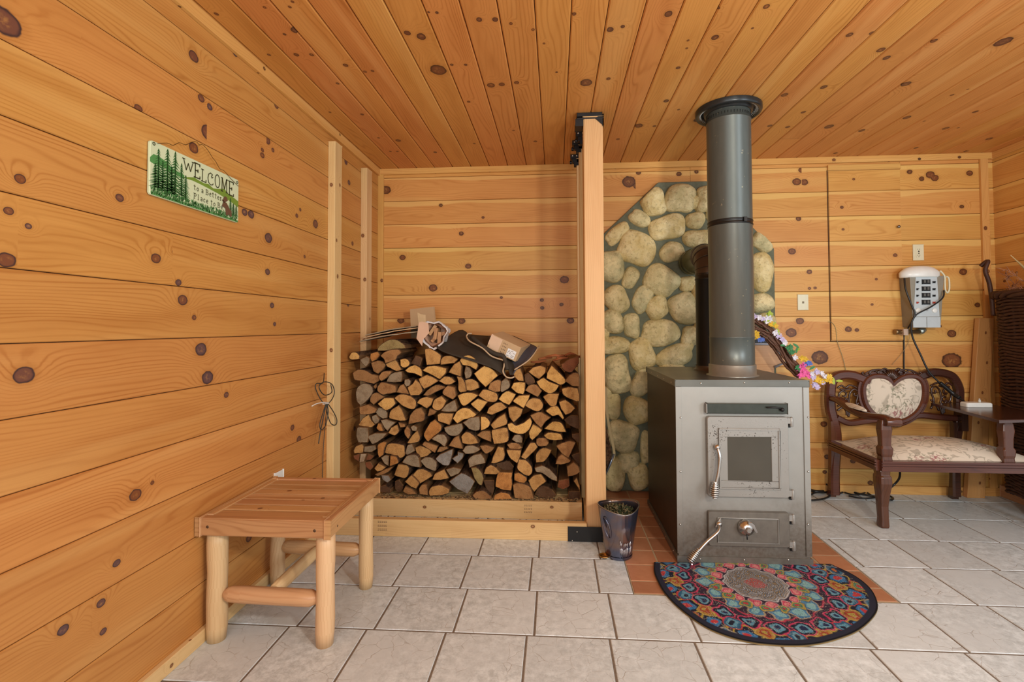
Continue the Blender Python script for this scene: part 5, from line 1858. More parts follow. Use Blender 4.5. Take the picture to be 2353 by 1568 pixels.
g_dark = flat('sign_dark_green', (.035, .14, .035), .5, var=.3, scale=60)
g_mid = flat('sign_mid_green', (.08, .27, .075), .5, var=.2, scale=60)
g_olive = flat('sign_olive_green', (.16, .27, .035), .5)
ink = flat('sign_ink', (.050, .055, .020), .5)
sign_layer([[(.0, .68), (.0, .60), (.03, .58), (.10, .60), (.20, .55), (.33, .52), (.33, .60), (.22, .63), (.14, .72), (.07, .76), (.03, .76)]], 'painted_hills', g_mid, .0002)
sign_layer([[(.30, .54), (.38, .60), (.44, .64), (.47, .62), (.55, .60), (.60, .62), (.66, .57), (.72, .60), (.80, .66), (.86, .58), (.92, .55), (.995, .50), (.995, .36), (.9, .42), (.80, .47), (.72, .50), (.60, .53), (.5, .55), (.42, .56)]], 'painted_ridge', g_olive, .0002)
rs2 = random.Random(3)
tr = []
for cx, zt, zb, ww in ((.075, .88, .14, .075), (.16, .95, .12, .085), (.235, .97, .12, .09), (.045, .60, .15, .06), (.30, .80, .16, .06), (.345, .60, .10, .065), (.115, .70, .12, .07), (.20, .66, .13, .07), (.885, .50, .12, .05), (.925, .40, .12, .045), (.965, .38, .14, .035)):
    nl = 15
    for i in range(nl):
        z = zb + (zt - zb) * i / nl
        w_ = ww * (1 - i / nl) ** .8 + .006
        hh = (zt - zb) / nl
        for s_ in (-1, 1):
            k = rs2.uniform(.65, 1.1)
            tr.append([(cx, z + hh * 1.5), (cx + s_ * w_ * k * .5, z + hh * .7), (cx + s_ * w_ * k, z - hh * .1), (cx + s_ * w_ * .45 * k, z + hh * .35), (cx, z + hh * .5)])
    tr.append([(cx - .004, zb - .04), (cx + .004, zb - .04), (cx + .002, zt), (cx - .002, zt)])
sign_layer(tr, 'painted_pines', g_dark, .0006)
gr, gr2 = [], []
for i in range(520):
    x, z = rs2.uniform(.01, .985), rs2.uniform(.01, .13)
    a = rs2.uniform(-.6, .6)
    L_ = rs2.uniform(.03, .075)
    s_ = [(x - .004, z), (x + .004, z), (x + math.sin(a) * L_ * .5, z + L_)]
    (gr if rs2.random() < .5 else gr2).append(s_)
gr2.append([(.01, .01), (.99, .01), (.99, .05), (.01, .06)])
sign_layer(gr2, 'painted_grass', g_mid, .0009)
sign_layer(gr, 'painted_grass_blades', g_dark, .0012)
# lettering drawn as strokes
mb = MB()


def stroke(pts, w, lift=.0016):
    P = [O_ + SU * (p[0] * gw) + SV * (p[1] * gh) + SN * (.008 + lift) for p in pts]
    for i in range(len(P) - 1):
        d = (P[i + 1] - P[i]).normalized()
        nn = SN.cross(d) * w / 2
        e = d * w * .25
        mb.face([P[i] - nn - e, P[i + 1] - nn + e, P[i + 1] + nn + e, P[i] + nn - e])


def letter(ch, x, z, w, h, sw, tr_=.7):
    S = {'W': [[(0, 1), (.28, 0)], [(.28, 0), (.5, .7)], [(.5, .7), (.74, 0)], [(.74, 0), (1, 1)], [(-.12, 1), (.14, 1)], [(.88, 1), (1.14, 1)]],
         'E': [[(.2, 0), (.2, 1)], [(0, 1), (.95, 1)], [(.95, 1), (.95, .85)], [(.2, .5), (.65, .5)], [(.65, .6), (.65, .4)], [(0, 0), (1, 0)], [(1, 0), (1, .16)]],
         'L': [[(.25, 0), (.25, 1)], [(.05, 1), (.5, 1)], [(.05, 0), (.95, 0)], [(.95, 0), (.95, .2)]],
         'C': [[(.9, .72), (.72, .62), (.66, .74), (.8, .92), (.5, 1), (.2, .85), (.08, .5), (.2, .15), (.5, 0), (.8, .05), (.95, .18)]],
         'O': [[(.5 + .42 * math.cos(a * PI / 8), .5 + .5 * math.sin(a * PI / 8)) for a in range(17)]],
         'M': [[(.12, 0), (.16, 1)], [(.16, 1), (.5, .2)], [(.5, .2), (.84, 1)], [(.84, 1), (.9, 0)], [(0, 0), (.26, 0)], [(.76, 0), (1.04, 0)], [(.02, 1), (.2, 1)], [(.8, 1), (1.0, 1)]],
         't': [[(.4, 1), (.4, .1), (.7, 0)], [(.05, .75), (.8, .75)]], 'o': [[(.5 + .36 * math.cos(a * PI / 5), .32 + .32 * math.sin(a * PI / 5)) for a in range(11)]],
         'a': [[(.15, .6), (.5, .7), (.8, .55), (.8, 0)], [(.8, .35), (.3, .35), (.2, .12), (.45, 0), (.8, .1)]],
         'B': [[(.15, 0), (.15, 1)], [(.0, 1), (.6, 1), (.75, .78), (.55, .55), (.15, .55)], [(.55, .55), (.9, .3), (.6, 0), (.0, 0)]],
         'e': [[(.15, .35), (.8, .35), (.7, .6), (.45, .68), (.18, .5), (.15, .2), (.45, 0), (.8, .1)]],
         'r': [[(.25, 0), (.25, .65)], [(.25, .45), (.5, .65), (.8, .6)], [(.05, 0), (.5, 0)], [(.05, .65), (.25, .65)]],
         'P': [[(.2, 0), (.2, 1)], [(.0, 1), (.65, 1), (.85, .78), (.65, .5), (.2, .5)], [(.0, 0), (.45, 0)]],
         'l': [[(.4, 0), (.4, 1)], [(.2, 1), (.4, 1)], [(.15, 0), (.65, 0)]],
         'c': [[(.8, .55), (.5, .68), (.2, .5), (.2, .15), (.5, 0), (.8, .1)]]}
    for sgm in S[ch]:
        stroke([(x + p[0] * w, z + p[1] * h) for p in sgm], sw)


x = .318
for i, (ch, w_, z0, h_) in enumerate((('W', .115, .70, .22), ('E', .075, .63, .31), ('L', .07, .61, .26), ('C', .085, .60, .27), ('O', .08, .60, .30), ('M', .095, .57, .31), ('E', .08, .55, .33))):
    w_ *= .88
    letter(ch, x, z0 + .02, w_, h_ * .94, .0042 if ch in 'EM' else .0034)
    x += w_ + .013
for line, x0, z0, cwid in (('to a Better', .43, .385, .0255), ('Place to Be', .43, .21, .0262)):
    x = x0
    for ch in line:
        if ch == ' ':
            x += .020
            continue
        k = 1.35 if ch in 'BP' else 1
        letter(ch, x, z0 - (.06 * (x - x0)), cwid * k, .105, .0019)
        x += cwid * k + .0075
mb.build('lettering', ink, sb)
# moose seen from the side
sign_layer([[(.775, .30), (.79, .37), (.83, .36), (.87, .25), (.895, .22), (.90, .10), (.885, .08), (.855, .12), (.835, .07), (.82, .10), (.815, .22), (.79, .25), (.77, .25)],
            [(.78, .35), (.79, .46), (.81, .50), (.835, .48), (.845, .42), (.82, .38), (.80, .35)], [(.765, .40), (.79, .41), (.79, .38), (.775, .37)]], 'painted_moose', flat('moose_brown', (.13, .065, .035), .6), .0018)
mb = MB()
for x, z in ((.03, .95), (.975, .93)):
    p = O_ + SU * (x * gw) + SV * (z * gh) + SN * .009
    mb.tube([p + (SU * math.cos(a * PI / 6) + SV * math.sin(a * PI / 6)) * .0045 for a in range(12)], .0013, 5, closed=True)
mb.build('wire_eyelet', ink, sb)
mb = MB()
wp_ = [wp(x, y, 'x', XS + .004) for x, y in ((362, 330), (384, 329), (398, 334), (412, 328), (427, 333), (440, 327), (451, 326), (458, 333), (466, 333), (478, 346), (488, 362), (496, 372), (505, 388), (514, 392), (525, 404), (530, 410), (548, 428))]
mb.tube(spline(wp_, 3), .0009, 5)
mb.build('hanging_wire', flat('sign_wire', (.08, .05, .02), .4, .8), sg)

# ---------------------------------------------------------------- half round rug
t = NT('printed_rug')
at = t.n('Attribute', attribute_name='print')
f_ = t.noise(t.coord(), 900., 2)
t.bump(f_, .3, .001)
M['rug'] = t.fin(at.outputs['Color'], .85, 0, .15)
out = [(.462, 2.368), (.444, 2.28), (.443, 2.19), (.452, 2.10), (.480, 2.005), (.526, 1.915), (.574, 1.856), (.651, 1.810), (.745, 1.790), (.871, 1.794), (.990, 1.832), (1.107, 1.893), (1.224, 1.990), (1.290, 2.075), (1.333, 2.19), (1.330, 2.30), (1.284, 2.398)]
spts = spline([(*p, 0) for p in out], 6)
op = [(p.x, p.y) for p in spts]
C0 = Vector(((op[0][0] + op[-1][0]) / 2, (op[0][1] + op[-1][1]) / 2 - .0))
ctr = Vector((.883, 2.23))
rim = [Vector(p) for p in op]
strt = [rim[-1].lerp(rim[0], k / 40) for k in range(1, 40)]
rim = rim + strt
nR, nA = 190, 900
# resample the outline by angle about ctr
angs = [(math.atan2(p.y - ctr.y, p.x - ctr.x), (p - ctr).length) for p in rim]
angs.sort()
AA = np.array([a for a, _ in angs])
RR = np.array([r for _, r in angs])
th = np.linspace(-PI, PI, nA, endpoint=False)
rad = np.interp(th, np.concatenate([AA - 2 * PI, AA, AA + 2 * PI]), np.concatenate([RR, RR, RR]))
rr = (np.arange(1, nR + 1) / nR)
X = ctr.x + np.outer(rr, rad * np.cos(th))
Y = ctr.y + np.outer(rr, rad * np.sin(th))
Xf = np.concatenate([[ctr.x], X.ravel()])
Yf = np.concatenate([[ctr.y], Y.ravel()])
edge = np.concatenate([[0], np.repeat(rr, nA)])
# mandala print: its centre sits near the straight side
u_ = (Xf - .862) / 1.0
v_ = (Yf - 2.200) / 1.06
u_ = u_ + .0045 * np.sin(Xf * 61 + 3 * np.sin(Yf * 23)) + .003 * np.sin(Yf * 140)
v_ = v_ + .0045 * np.sin(Yf * 67 + 3 * np.sin(Xf * 29)) + .003 * np.sin(Xf * 150)
r_ = np.hypot(u_, v_)
a_ = np.arctan2(v_, u_)
rngp = np.random.RandomState(4)
col = np.tile(np.array([.020, .022, .040]), (len(Xf), 1))


def blend(mask, c):
    m_ = np.clip(mask, 0, 1)[:, None]
    global col
    col = col * (1 - m_) + np.array(c) * m_


def ss_(x, a, b):
    t_ = np.clip((x - a) / (b - a), 0, 1)
    return t_ * t_ * (3 - 2 * t_)


def lobes(n, r0, dr, wa, c1, c2=None, c3=None, off=0., line=(.45, .06, .08)):
    """ring of n petals centred at radius r0"""
    k = np.round((a_ - off) / (2 * PI / n))
    da = a_ - off - k * 2 * PI / n
    x_ = (r_ - r0) / dr
    y_ = da * r0 / wa
    d = np.sqrt(x_ ** 2 + y_ ** 2 * (1 + .5 * x_))
    blend(1 - ss_(d, .98, 1.08), line)
    blend(1 - ss_(d, .84, .92), c1)
    if c2:
        blend(1 - ss_(d, .55, .62), c2)
    if c3:
        blend(1 - ss_(d, .26, .34), c3)


BL, LB, RD, OR, YL, GN, DK = (.02, .10, .26), (.11, .28, .38), (.42, .045, .05), (.42, .13, .04), (.36, .27, .06), (.08, .20, .12), (.015, .018, .035)
zig = .235 + .022 * np.abs(((a_ * 12 / PI) % 2) - 1)
blend(((r_ < .44) & (r_ > .1)).astype(float) * .25, (.09, .03, .05))
lobes(20, .385, .050, .050, DK, (.04, .16, .34), RD, off=.16, line=(.40, .30, .05))
lobes(10, .43, .034, .040, (.34, .20, .04), GN, RD, off=0, line=(.3, .04, .05))
lobes(10, .43, .034, .040, (.05, .14, .22), (.02, .05, .1), OR, off=PI / 10, line=(.3, .28, .25))
lobes(40, .465, .014, .020, (.10, .25, .32), RD, off=.05, line=(.25, .22, .2))
lobes(10, .345, .036, .036, (.36, .20, .05), (.30, .06, .03), YL, off=0, line=(.4, .3, .08))
lobes(10, .345, .036, .036, (.03, .11, .2), LB, DK, off=PI / 10, line=RD)
lobes(20, .300, .036, .040, DK, LB, (.02, .03, .08), off=.157, line=(.50, .05, .12))
blend(.8 * np.exp(-((r_ - zig) / .004) ** 2), (.55, .06, .10))
lobes(16, .215, .036, .036, (.07, .20, .34), (.20, .40, .42), off=.0, line=(.35, .30, .2))
lobes(16, .182, .028, .026, YL, GN, RD, off=.196, line=(.05, .1, .15))
lobes(16, .155, .020, .022, (.50, .07, .12), (.62, .22, .22), off=0, line=(.5, .3, .3))
disk = 1 - ss_(r_, .128, .131)
blend(disk, (.10, .105, .115))
sw_ = np.sin(r_ * 330 + 3 * np.sin(a_ * 9)) * np.sin(a_ * 26 + 14 * np.sin(r_ * 60))
blend(disk * ss_(sw_, .25, .6), (.36, .37, .38))
blend(disk * ss_(-sw_, .5, .8), (.38, .24, .08))
blend(np.exp(-((r_ - .128) / .0028) ** 2), (.5, .5, .5))
blend(np.exp(-((r_ - .118) / .002) ** 2) * .8, (.4, .4, .4))
c0m = 1 - ss_(r_, .036, .042)
blend(c0m * ss_(np.sin(r_ * 600 + a_ * 6) * np.sin(a_ * 10), -.3, .3), (.42, .06, .06))
# fine scribble lines over everything
nf = np.sin(Xf * 410 + 5 * np.sin(Yf * 120)) * np.sin(Yf * 390 + 5 * np.sin(Xf * 130))
ring_ = (r_ > .14) & (r_ < .47)
blend(ring_ * ss_(nf, .55, .8) * .75, (.01, .012, .02))
nf2 = np.sin(Xf * 300 + 4 * np.sin(Yf * 150) + 1) * np.sin(Yf * 330 + 4 * np.sin(Xf * 110) + 2)
blend(ring_ * ss_(nf2, .72, .9) * .7, (.45, .42, .33))
blend(ss_(edge, .93, .94) * (Yf < 2.36), (.022, .024, .040))
blend(ss_(edge, .985, .99), (.008, .008, .010))
verts = [(x, y, .008) for x, y in zip(Xf, Yf)]
n0 = len(verts)
faces = [(0, 1 + k, 1 + (k + 1) % nA) for k in range(nA)]
for i in range(nR - 1):
    b0 = 1 + i * nA
    for k in range(nA):
        k2 = (k + 1) % nA
        faces.append((b0 + k, b0 + nA + k, b0 + nA + k2, b0 + k2))
b0 = 1 + (nR - 1) * nA
verts += [(verts[b0 + k][0], verts[b0 + k][1], .001) for k in range(nA)]
for k in range(nA):
    k2 = (k + 1) % nA
    faces.append((b0 + k, n0 + k, n0 + k2, b0 + k2))
me = bpy.data.meshes.new('rug')
me.from_pydata(verts, [], faces)
at = me.attributes.new('print', 'FLOAT_COLOR', 'POINT')
colr = np.ones((len(verts), 4), dtype=np.float32)
colr[:len(col), :3] = col
colr[len(col):, :3] = (.3, .2, .08)
at.data.foreach_set('color', colr.ravel())
me.materials.append(M['rug'])
rg_ = bpy.data.objects.new('hearth_rug', me)
COL.objects.link(rg_)
tag(rg_, 'half-round navy hearth rug with a colourful mandala print before the stove', 'rug')

# ---------------------------------------------------------------- bucket
t = NT('blued_steel_bucket')
nz = t.noise(t.coord(), 9., 3)
c = t.mix(t.smooth(nz, .35, .65), (.14, .16, .24), (.30, .21, .17))
t.bump(t.noise(t.coord(), 30., 2), .12, .002)
M['bucket'] = t.fin(c, .20, .9, .5)
kx, ky = .305, 2.445
bk_ = empty('metal_bucket', (kx, ky, 0), 'small dented blue-brown metal pail beside the base of the tall post', 'bucket')
mb = MB()
verts, faces = [], []
nz_, na = 26, 72
for i in range(nz_ + 1):
    s_ = i / nz_
    z = .012 + .232 * s_
    R_ = .064 + .036 * s_
    for k in range(na):
        a = 2 * PI * k / na
        r = R_
        # dents facing the room
        da = (a - math.radians(218) + PI) % (2 * PI) - PI
        e = math.exp(-((da / .26) ** 2 + ((s_ - .62) / .20) ** 2))
        r -= .016 * e
        da2 = (a - math.radians(290) + PI) % (2 * PI) - PI
        q_ = math.sqrt((da2 / .42) ** 2 + ((s_ - .45) / .22) ** 2)
        if q_ < 1 and s_ > .32:
            r += .006 * (1 - q_ ** 2) ** .5
        if s_ <= .34 and abs(da2) < .42:
            r += .003 * math.cos(da2 * 38)
        wob = .006 * math.sin(2 * a + .4) * s_
        verts.append((kx + (r + wob) * math.cos(a), ky + (r - wob) * math.sin(a), z + (.010 * math.sin(a * 2 + 1) * s_ ** 4)))
for i in range(nz_):
    for k in range(na):
        k2 = (k + 1) % na
        faces.append((i * na + k, i * na + k2, (i + 1) * na + k2, (i + 1) * na + k))
inner0 = len(verts)
for i in range(nz_ + 1):
    for k in range(na):
        v_ = verts[(nz_ - i) * na + k]
        verts.append((kx + (v_[0] - kx) * .97, ky + (v_[1] - ky) * .97, v_[2] + (.0015 if i == 0 else 0)))
for i in range(nz_):
    for k in range(na):
        k2 = (k + 1) % na
        faces.append((inner0 + i * na + k, inner0 + i * na + k2, inner0 + (i + 1) * na + k2, inner0 + (i + 1) * na + k))
for k in range(na):
    k2 = (k + 1) % na
    faces.append((nz_ * na + k, nz_ * na + k2, inner0 + k2, inner0 + k))
faces.append(tuple(range(na))[::-1])
mb.add(verts, faces)
mb.build('pail', M['bucket'], bk_)
mb = MB()
top_ = [verts[nz_ * na + k] for k in range(na)]
mb.tube(top_, .0022, 6, closed=True)
mb.build('rolled_rim', flat('rim_steel', (.35, .33, .30), .25, .9), bk_)
def onp(az, z, out=.001):
    s_ = (z - .012) / .232
    R_ = .064 + .036 * s_ + out
    a = math.radians(az)
    return Vector((kx + R_ * math.cos(a), ky + R_ * math.sin(a), z))


mb = MB()
for i in range(11):
    az = 268 + i * 4.4
    for z0, z1, w_ in ((.030, .062, .0016), (.070, .100, .0022)):
        j1, j2 = random.uniform(-.008, .006), random.uniform(-.006, .008)
        if random.random() < .85:
            mb.tube([onp(az, z0 + j1, .0025), onp(az + .8, (z0 + z1) / 2, .0035), onp(az + .3, z1 + j2, .0025)], [.0006, w_, .0006], 6)
mb.build('toothed_strokes', flat('pale_tooth_stroke', (.75, .72, .74), .25, .6), bk_)  # pale strokes for the toothed pattern on the pail
mb = MB()
mb.tube([onp(268 + 22 - 24 * math.cos(PI * k / 16), .085 + .058 * math.sin(PI * k / 16), .002) for k in range(17)], .0018, 6)
mb.tube([onp(222 + 13 * math.cos(2 * PI * k / 24) - 8 * math.sin(2 * PI * k / 24), .155 + .048 * math.sin(2 * PI * k / 24), -.001) for k in range(24)], .0022, 6, closed=True)
mb.build('embossed_ridge', M['bucket'], bk_)
mb = MB()
mb.lathe([(.0001, 0), (.062, 0), (.066, .004), (.066, .014)], (kx, ky, 0), 40)
mb.build('foot_ring', M['bucket'], bk_)
mb = MB()
for i in range(260):
    a, r = random.uniform(0, 2 * PI), .078 * math.sqrt(random.random())
    x, y = kx + r * math.cos(a), ky + r * math.sin(a)
    z = .212 + .022 * (1 - (r / .08) ** 2) + random.uniform(-.006, .006)
    p = Vector((x, y, z))
    mb.tube([p, p + Vector((random.uniform(-.012, .012), random.uniform(-.012, .012), random.uniform(-.002, .012)))], [.004, .0015], 5, random.randint(0, 1))
mb.lathe([(.088, .200), (.06, .216), (.0001, .226)], (kx, ky, 0), 24, 0)
o = mb.build('moss_filling', [flat('dark_moss', (.030, .040, .012), .9, var=.5), flat('dry_moss', (.13, .10, .045), .9, var=.4)])
tag(o, 'dark green moss and twigs filling the metal pail', 'moss', kind='stuff')
# shiny dish half hidden at the foot of the bucket
mb = MB()
mb.lathe([(.0001, .004), (.020, .003), (.027, .012), (.024, .013), (.018, .007), (.0001, .007)], (.232, 2.415, 0), 24)
tag(mb.build('brass_dish', flat('brass', (.55, .30, .10), .22, 1.)), 'tiny brass-coloured dish on the floor touching the metal pail', 'dish')

# ---------------------------------------------------------------- settee
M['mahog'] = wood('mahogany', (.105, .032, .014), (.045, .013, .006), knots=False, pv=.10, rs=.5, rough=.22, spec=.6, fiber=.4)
M['mahog_dark'] = wood('dark_shaded_mahogany', (.055, .020, .011), (.022, .008, .005), knots=False, pv=.10, rs=.4, rough=.20, spec=.7, fiber=.4)  # darker mahogany copy; puts shade into the right-hand frame and leg
t = NT('floral_tapestry')
cc = t.coord()
X_, Y_, Z_ = t.sep(cc)
vec = t.comb(X_, t.m('ADD', Y_, t.m('MULTIPLY', Z_, .9)), 0.)
n1 = t.noise(vec, 9., 3, .6)
wv = t.comb(t.m('ADD', X_, t.m('MULTIPLY', n1, .16)), t.m('ADD', t.m('ADD', Y_, t.m('MULTIPLY', Z_, .9)), t.m('MULTIPLY', t.noise(vec, 8., 2), .16)), 0.)
e1 = t.vor(wv, 13., 'DISTANCE_TO_EDGE')
scroll = t.m('SUBTRACT', 1., t.smooth(t.m('ABSOLUTE', t.m('SUBTRACT', e1, .16)), .02, .06))
f1 = t.vor(vec, 6.5, 'F1', 0)
bl = t.noise(vec, 60., 2, .6)
flower = t.m('MULTIPLY', t.m('SUBTRACT', 1., t.smooth(f1, .22, .36)), t.smooth(bl, .47, .56))
leaf = t.m('MULTIPLY', t.m('MULTIPLY', t.smooth(f1, .24, .32), t.m('SUBTRACT', 1., t.smooth(f1, .42, .50))), t.smooth(bl, .52, .60))
c = t.mix(t.noise(vec, 5., 2), (.66, .57, .45), (.74, .66, .54))
c = t.mix(t.m('MULTIPLY', scroll, .55), c, (.27, .23, .17))
c = t.mix(t.m('MULTIPLY', leaf, .7), c, (.16, .17, .10))
c = t.mix(t.m('MULTIPLY', flower, .8), c, (.33, .10, .11))
t.bump(t.noise(cc, 400., 2), .3, .001)
M['tapestry'] = t.fin(c, .8, 0, .2)
st = empty('carved_settee', (2.2, 3.1, 0), 'carved mahogany settee with heart-shaped back and floral tapestry seat', 'settee')
yb = 3.335


def bw(px, py, y=yb):
    return wp(px, py, 'y', y)


def band(name, pts, w, th, mat, par=st, y=yb, n=6, closed=False, scale=None, bev=.003):
    P = spline([bw(*q, y) if len(q) == 2 else bw(q[0], q[1], q[2]) for q in pts], n)
    if closed:
        P = P[:-1]
    mb = MB()
    h, g = w / 2, th / 2
    mb.sweep(P, [(-h, g), (-h, -g * .5), (-h * .6, -g), (h * .6, -g), (h, -g * .5), (h, g)], (0, 1, 0), closed=closed, smooth=False, scale=scale)
    return mb.build(name, mat, par, 0)


# back frame
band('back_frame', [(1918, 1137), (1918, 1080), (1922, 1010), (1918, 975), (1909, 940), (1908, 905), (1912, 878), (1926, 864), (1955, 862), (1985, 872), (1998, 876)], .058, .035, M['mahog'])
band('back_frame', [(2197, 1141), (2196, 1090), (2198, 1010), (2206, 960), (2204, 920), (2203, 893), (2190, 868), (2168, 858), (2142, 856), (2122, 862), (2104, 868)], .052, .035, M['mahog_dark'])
band('bottom_back_rail', [(1922, 960), (1950, 972), (1985, 968), (2015, 965), (2060, 975), (2105, 955), (2150, 958), (2200, 962)], .040, .034, M['mahog'])
# heart
heart = [(2050, 887), (2040, 872), (2020, 867), (2000, 872), (1989, 890), (1990, 915), (2000, 938), (2020, 956), (2045, 964), (2072, 964), (2098, 950), (2113, 930), (2119, 905), (2116, 882), (2102, 869), (2080, 868), (2062, 876)]
hp = spline([bw(*q, yb - .012) for q in heart + heart[:1]], 5)[:-1]
hc = sum(hp, Vector()) / len(hp)
mb = MB()
nr = 6
verts, faces = [], []
for i in range(nr):
    s_ = 1 - i / nr
    for p in hp:
        verts.append(hc + (p - hc) * s_ + Vector((0, -.028 * (1 - s_ ** 3), 0)))
verts.append(hc + Vector((0, -.028, 0)))
n_ = len(hp)
for i in range(nr - 1):
    for k in range(n_):
        faces.append((i * n_ + k, i * n_ + (k + 1) % n_, (i + 1) * n_ + (k + 1) % n_, (i + 1) * n_ + k))
for k in range(n_):
    faces.append(((nr - 1) * n_ + k, (nr - 1) * n_ + (k + 1) % n_, len(verts) - 1))
verts += [p + Vector((0, .02, 0)) for p in hp]
faces.append(tuple(range(len(verts) - n_, len(verts))))
mb.add(verts, faces)
mb.build('heart_cushion', M['tapestry'], st)
mb = MB()
hp2 = [hc + (p - hc) * 1.07 for p in hp]
mb.sweep(hp2, [(-.016, .022), (-.016, -.006), (-.008, -.014), (.008, -.014), (.016, -.006), (.016, .022)], (0, 1, 0), closed=True)
mb.build('heart_frame', M['mahog'], st)
mb = MB()
hp3 = [hc + (p - hc) * 1.17 + Vector((0, .004, 0)) for p in hp]
mb.sweep(hp3, [(-.014, .018), (-.014, -.004), (.014, -.004), (.014, .018)], (0, 1, 0), closed=True)
mb.build('heart_surround', M['mahog'], st)
# crest carving
mb = MB()
ck = bw(2048, 862, yb - .01)
for k in range(-4, 5):
    a = k * .22
    d = Vector((math.sin(a), 0, math.cos(a)))
    base = ck + Vector((0, 0, -.035))
    mb.tube([base, base + d * .03 + Vector((0, -.008, 0)), base + d * (.072 - .003 * abs(k)) + Vector((0, -.004, 0))], [.003, .006, .0065], 8)
for s_ in (-1, 1):
    for q in (((.03, .0), (.055, .03), (.085, .018), (.07, .0), (.05, .008)), ((.08, .01), (.11, .03), (.14, .012), (.12, -.006), (.105, .006)), ((.03, -.01), (.07, -.016), (.12, -.012), (.165, -.004), (.185, .012), (.172, .018)), ((.05, .034), (.09, .036), (.13, .028), (.17, .006)), ((.02, .03), (.04, .042), (.06, .036))):
        mb.tube(spline([ck + Vector((s_ * a, -.004, b)) for a, b in q], 5), [.0055] * (5 * (len(q) - 1)) + [.003], 8)
mb.prism([(-.19, -.018), (.19, -.018), (.15, .006), (.09, .028), (.03, .036), (-.03, .036), (-.09, .028), (-.15, .006)], .012, ck + Vector((0, .016, 0)), inset=.003)
mb.build('crest_carving', M['mahog_dark'], st)


# pierced scrollwork either side
def scrolls(c, s_):
    mb = MB()
    S = [((0, -.115), (-.02, -.06), (-.052, -.02), (-.058, .03), (-.035, .055), (-.012, .04), (-.018, .018), (-.034, .022)),
         ((0, -.115), (.012, -.06), (.004, -.01), (.012, .04), (.036, .066), (.062, .052), (.058, .026), (.038, .026), (.040, .042)),
         ((-.07, -.075), (-.04, -.055), (-.015, -.075), (-.012, -.105)), ((-.068, -.045), (-.03, -.03), (-.008, -.06), (-.002, -.1)),
         ((.07, -.08), (.05, -.03), (.058, .01), (.066, .03)), ((.068, -.02), (.04, -.05), (.02, -.09)),
         ((-.065, .075), (-.04, .09), (-.015, .075), (.01, .092), (.04, .085), (.065, .07)), ((-.05, .065), (-.02, .062), (.015, .07)),
         ((-.03, -.02), (-.012, -.03), (.0, -.012), (-.012, .004), (-.024, -.006))]
    for q in S:
        mb.tube(spline([c + Vector((s_ * a, 0, b)) for a, b in q], 5), .0062, 8)
    return mb.build('pierced_scroll', M['mahog_dark'], st)


scrolls(bw(1947, 918) + Vector((.005, 0, 0)), 1)
scrolls(bw(2160, 912) + Vector((.01, 0, 0)), -1)
# seat
zs = .335
fl_, fr_, bl_, br_ = (1.80, 2.85), (2.70, 2.85), (1.80, 3.325), (2.62, 3.325)


def railbox(name, a, b, mat):
    a, b = Vector((*a, 0)), Vector((*b, 0))
    d = (b - a)
    mb = MB()
    for (z0, z1, t_) in ((.318, .338, .020), (.338, .346, .026), (.346, .352, .018), (.352, .360, .026), (.360, .366, .018), (.366, .376, .026)):
        mb.sweep([a + Vector((0, 0, z0)), b + Vector((0, 0, z0))], [(-.01, 0), (-.01, z1 - z0), (t_, z1 - z0), (t_, 0)], (0, 0, 1))
    return mb.build(name, mat, st)


railbox('seat_rail', fl_, fr_, M['mahog'])
railbox('seat_rail', bl_, fl_, M['mahog'])
railbox('seat_rail', fr_, br_, M['mahog'])
mb = MB()
mb.box((1.80, 3.32, .30), (2.62, 3.35, .36))
mb.build('seat_rail', M['mahog_dark'], st)
mb = MB()
NU, NV = 40, 22
verts, faces = [], []
for j in range(NV + 1):
    for i in range(NU + 1):
        u_, v_ = i / NU, j / NV
        x0, x1 = fl_[0] + .012, fr_[0] - .02 + (br_[0] - fr_[0]) * v_
        x = x0 + (x1 - x0) * u_
        y = fl_[1] + .006 + (bl_[1] - fl_[1] - .02) * v_
        e = min(u_, 1 - u_) * 2.2
        f = min(v_, 1 - v_) * 2.2
        h = (1 - (1 - min(1, e)) ** 3) * (1 - (1 - min(1, f)) ** 3)
        verts.append((x, y, .376 + .070 * h))
for j in range(NV):
    for i in range(NU):
        a = j * (NU + 1) + i
        faces.append((a, a + 1, a + NU + 2, a + NU + 1))
mb.add(verts, faces)
mb.build('seat_cushion', M['tapestry'], st)


def cabriole(name, x, y, par=st, z1=.32, big=1):
    mb = MB()
    prof = [(0, .021, 0), (.012, .023, 0), (.05, .021, -.002), (.12, .022, .002), (.19, .027, -.002), (.25, .034, -.006), (.285, .033, -.005), (.295, .028, -.002), (z1, .030, 0)]
    P, S_ = [], []
    verts, faces = [], []
    for z, r, o in prof:
        for a, b in ((-.9, -1.05), (-.5, -1.12), (.5, -1.12), (.9, -1.05), (1.08, 0), (1, 1), (-1, 1), (-1.08, 0)):
            verts.append((x + a * r * big, y + b * r * big + o, z))
    for i in range(len(prof) - 1):
        for k in range(8):
            faces.append((i * 8 + k, i * 8 + (k + 1) % 8, (i + 1) * 8 + (k + 1) % 8, (i + 1) * 8 + k))
    faces += [tuple(range(8))[::-1], tuple((len(prof) - 1) * 8 + k for k in range(8))]
    mb.add(verts, faces, 0, False, lambda p: (p[2], p[0] + p[1], .3))
    return mb.build(name, M['mahog'], par, .004)


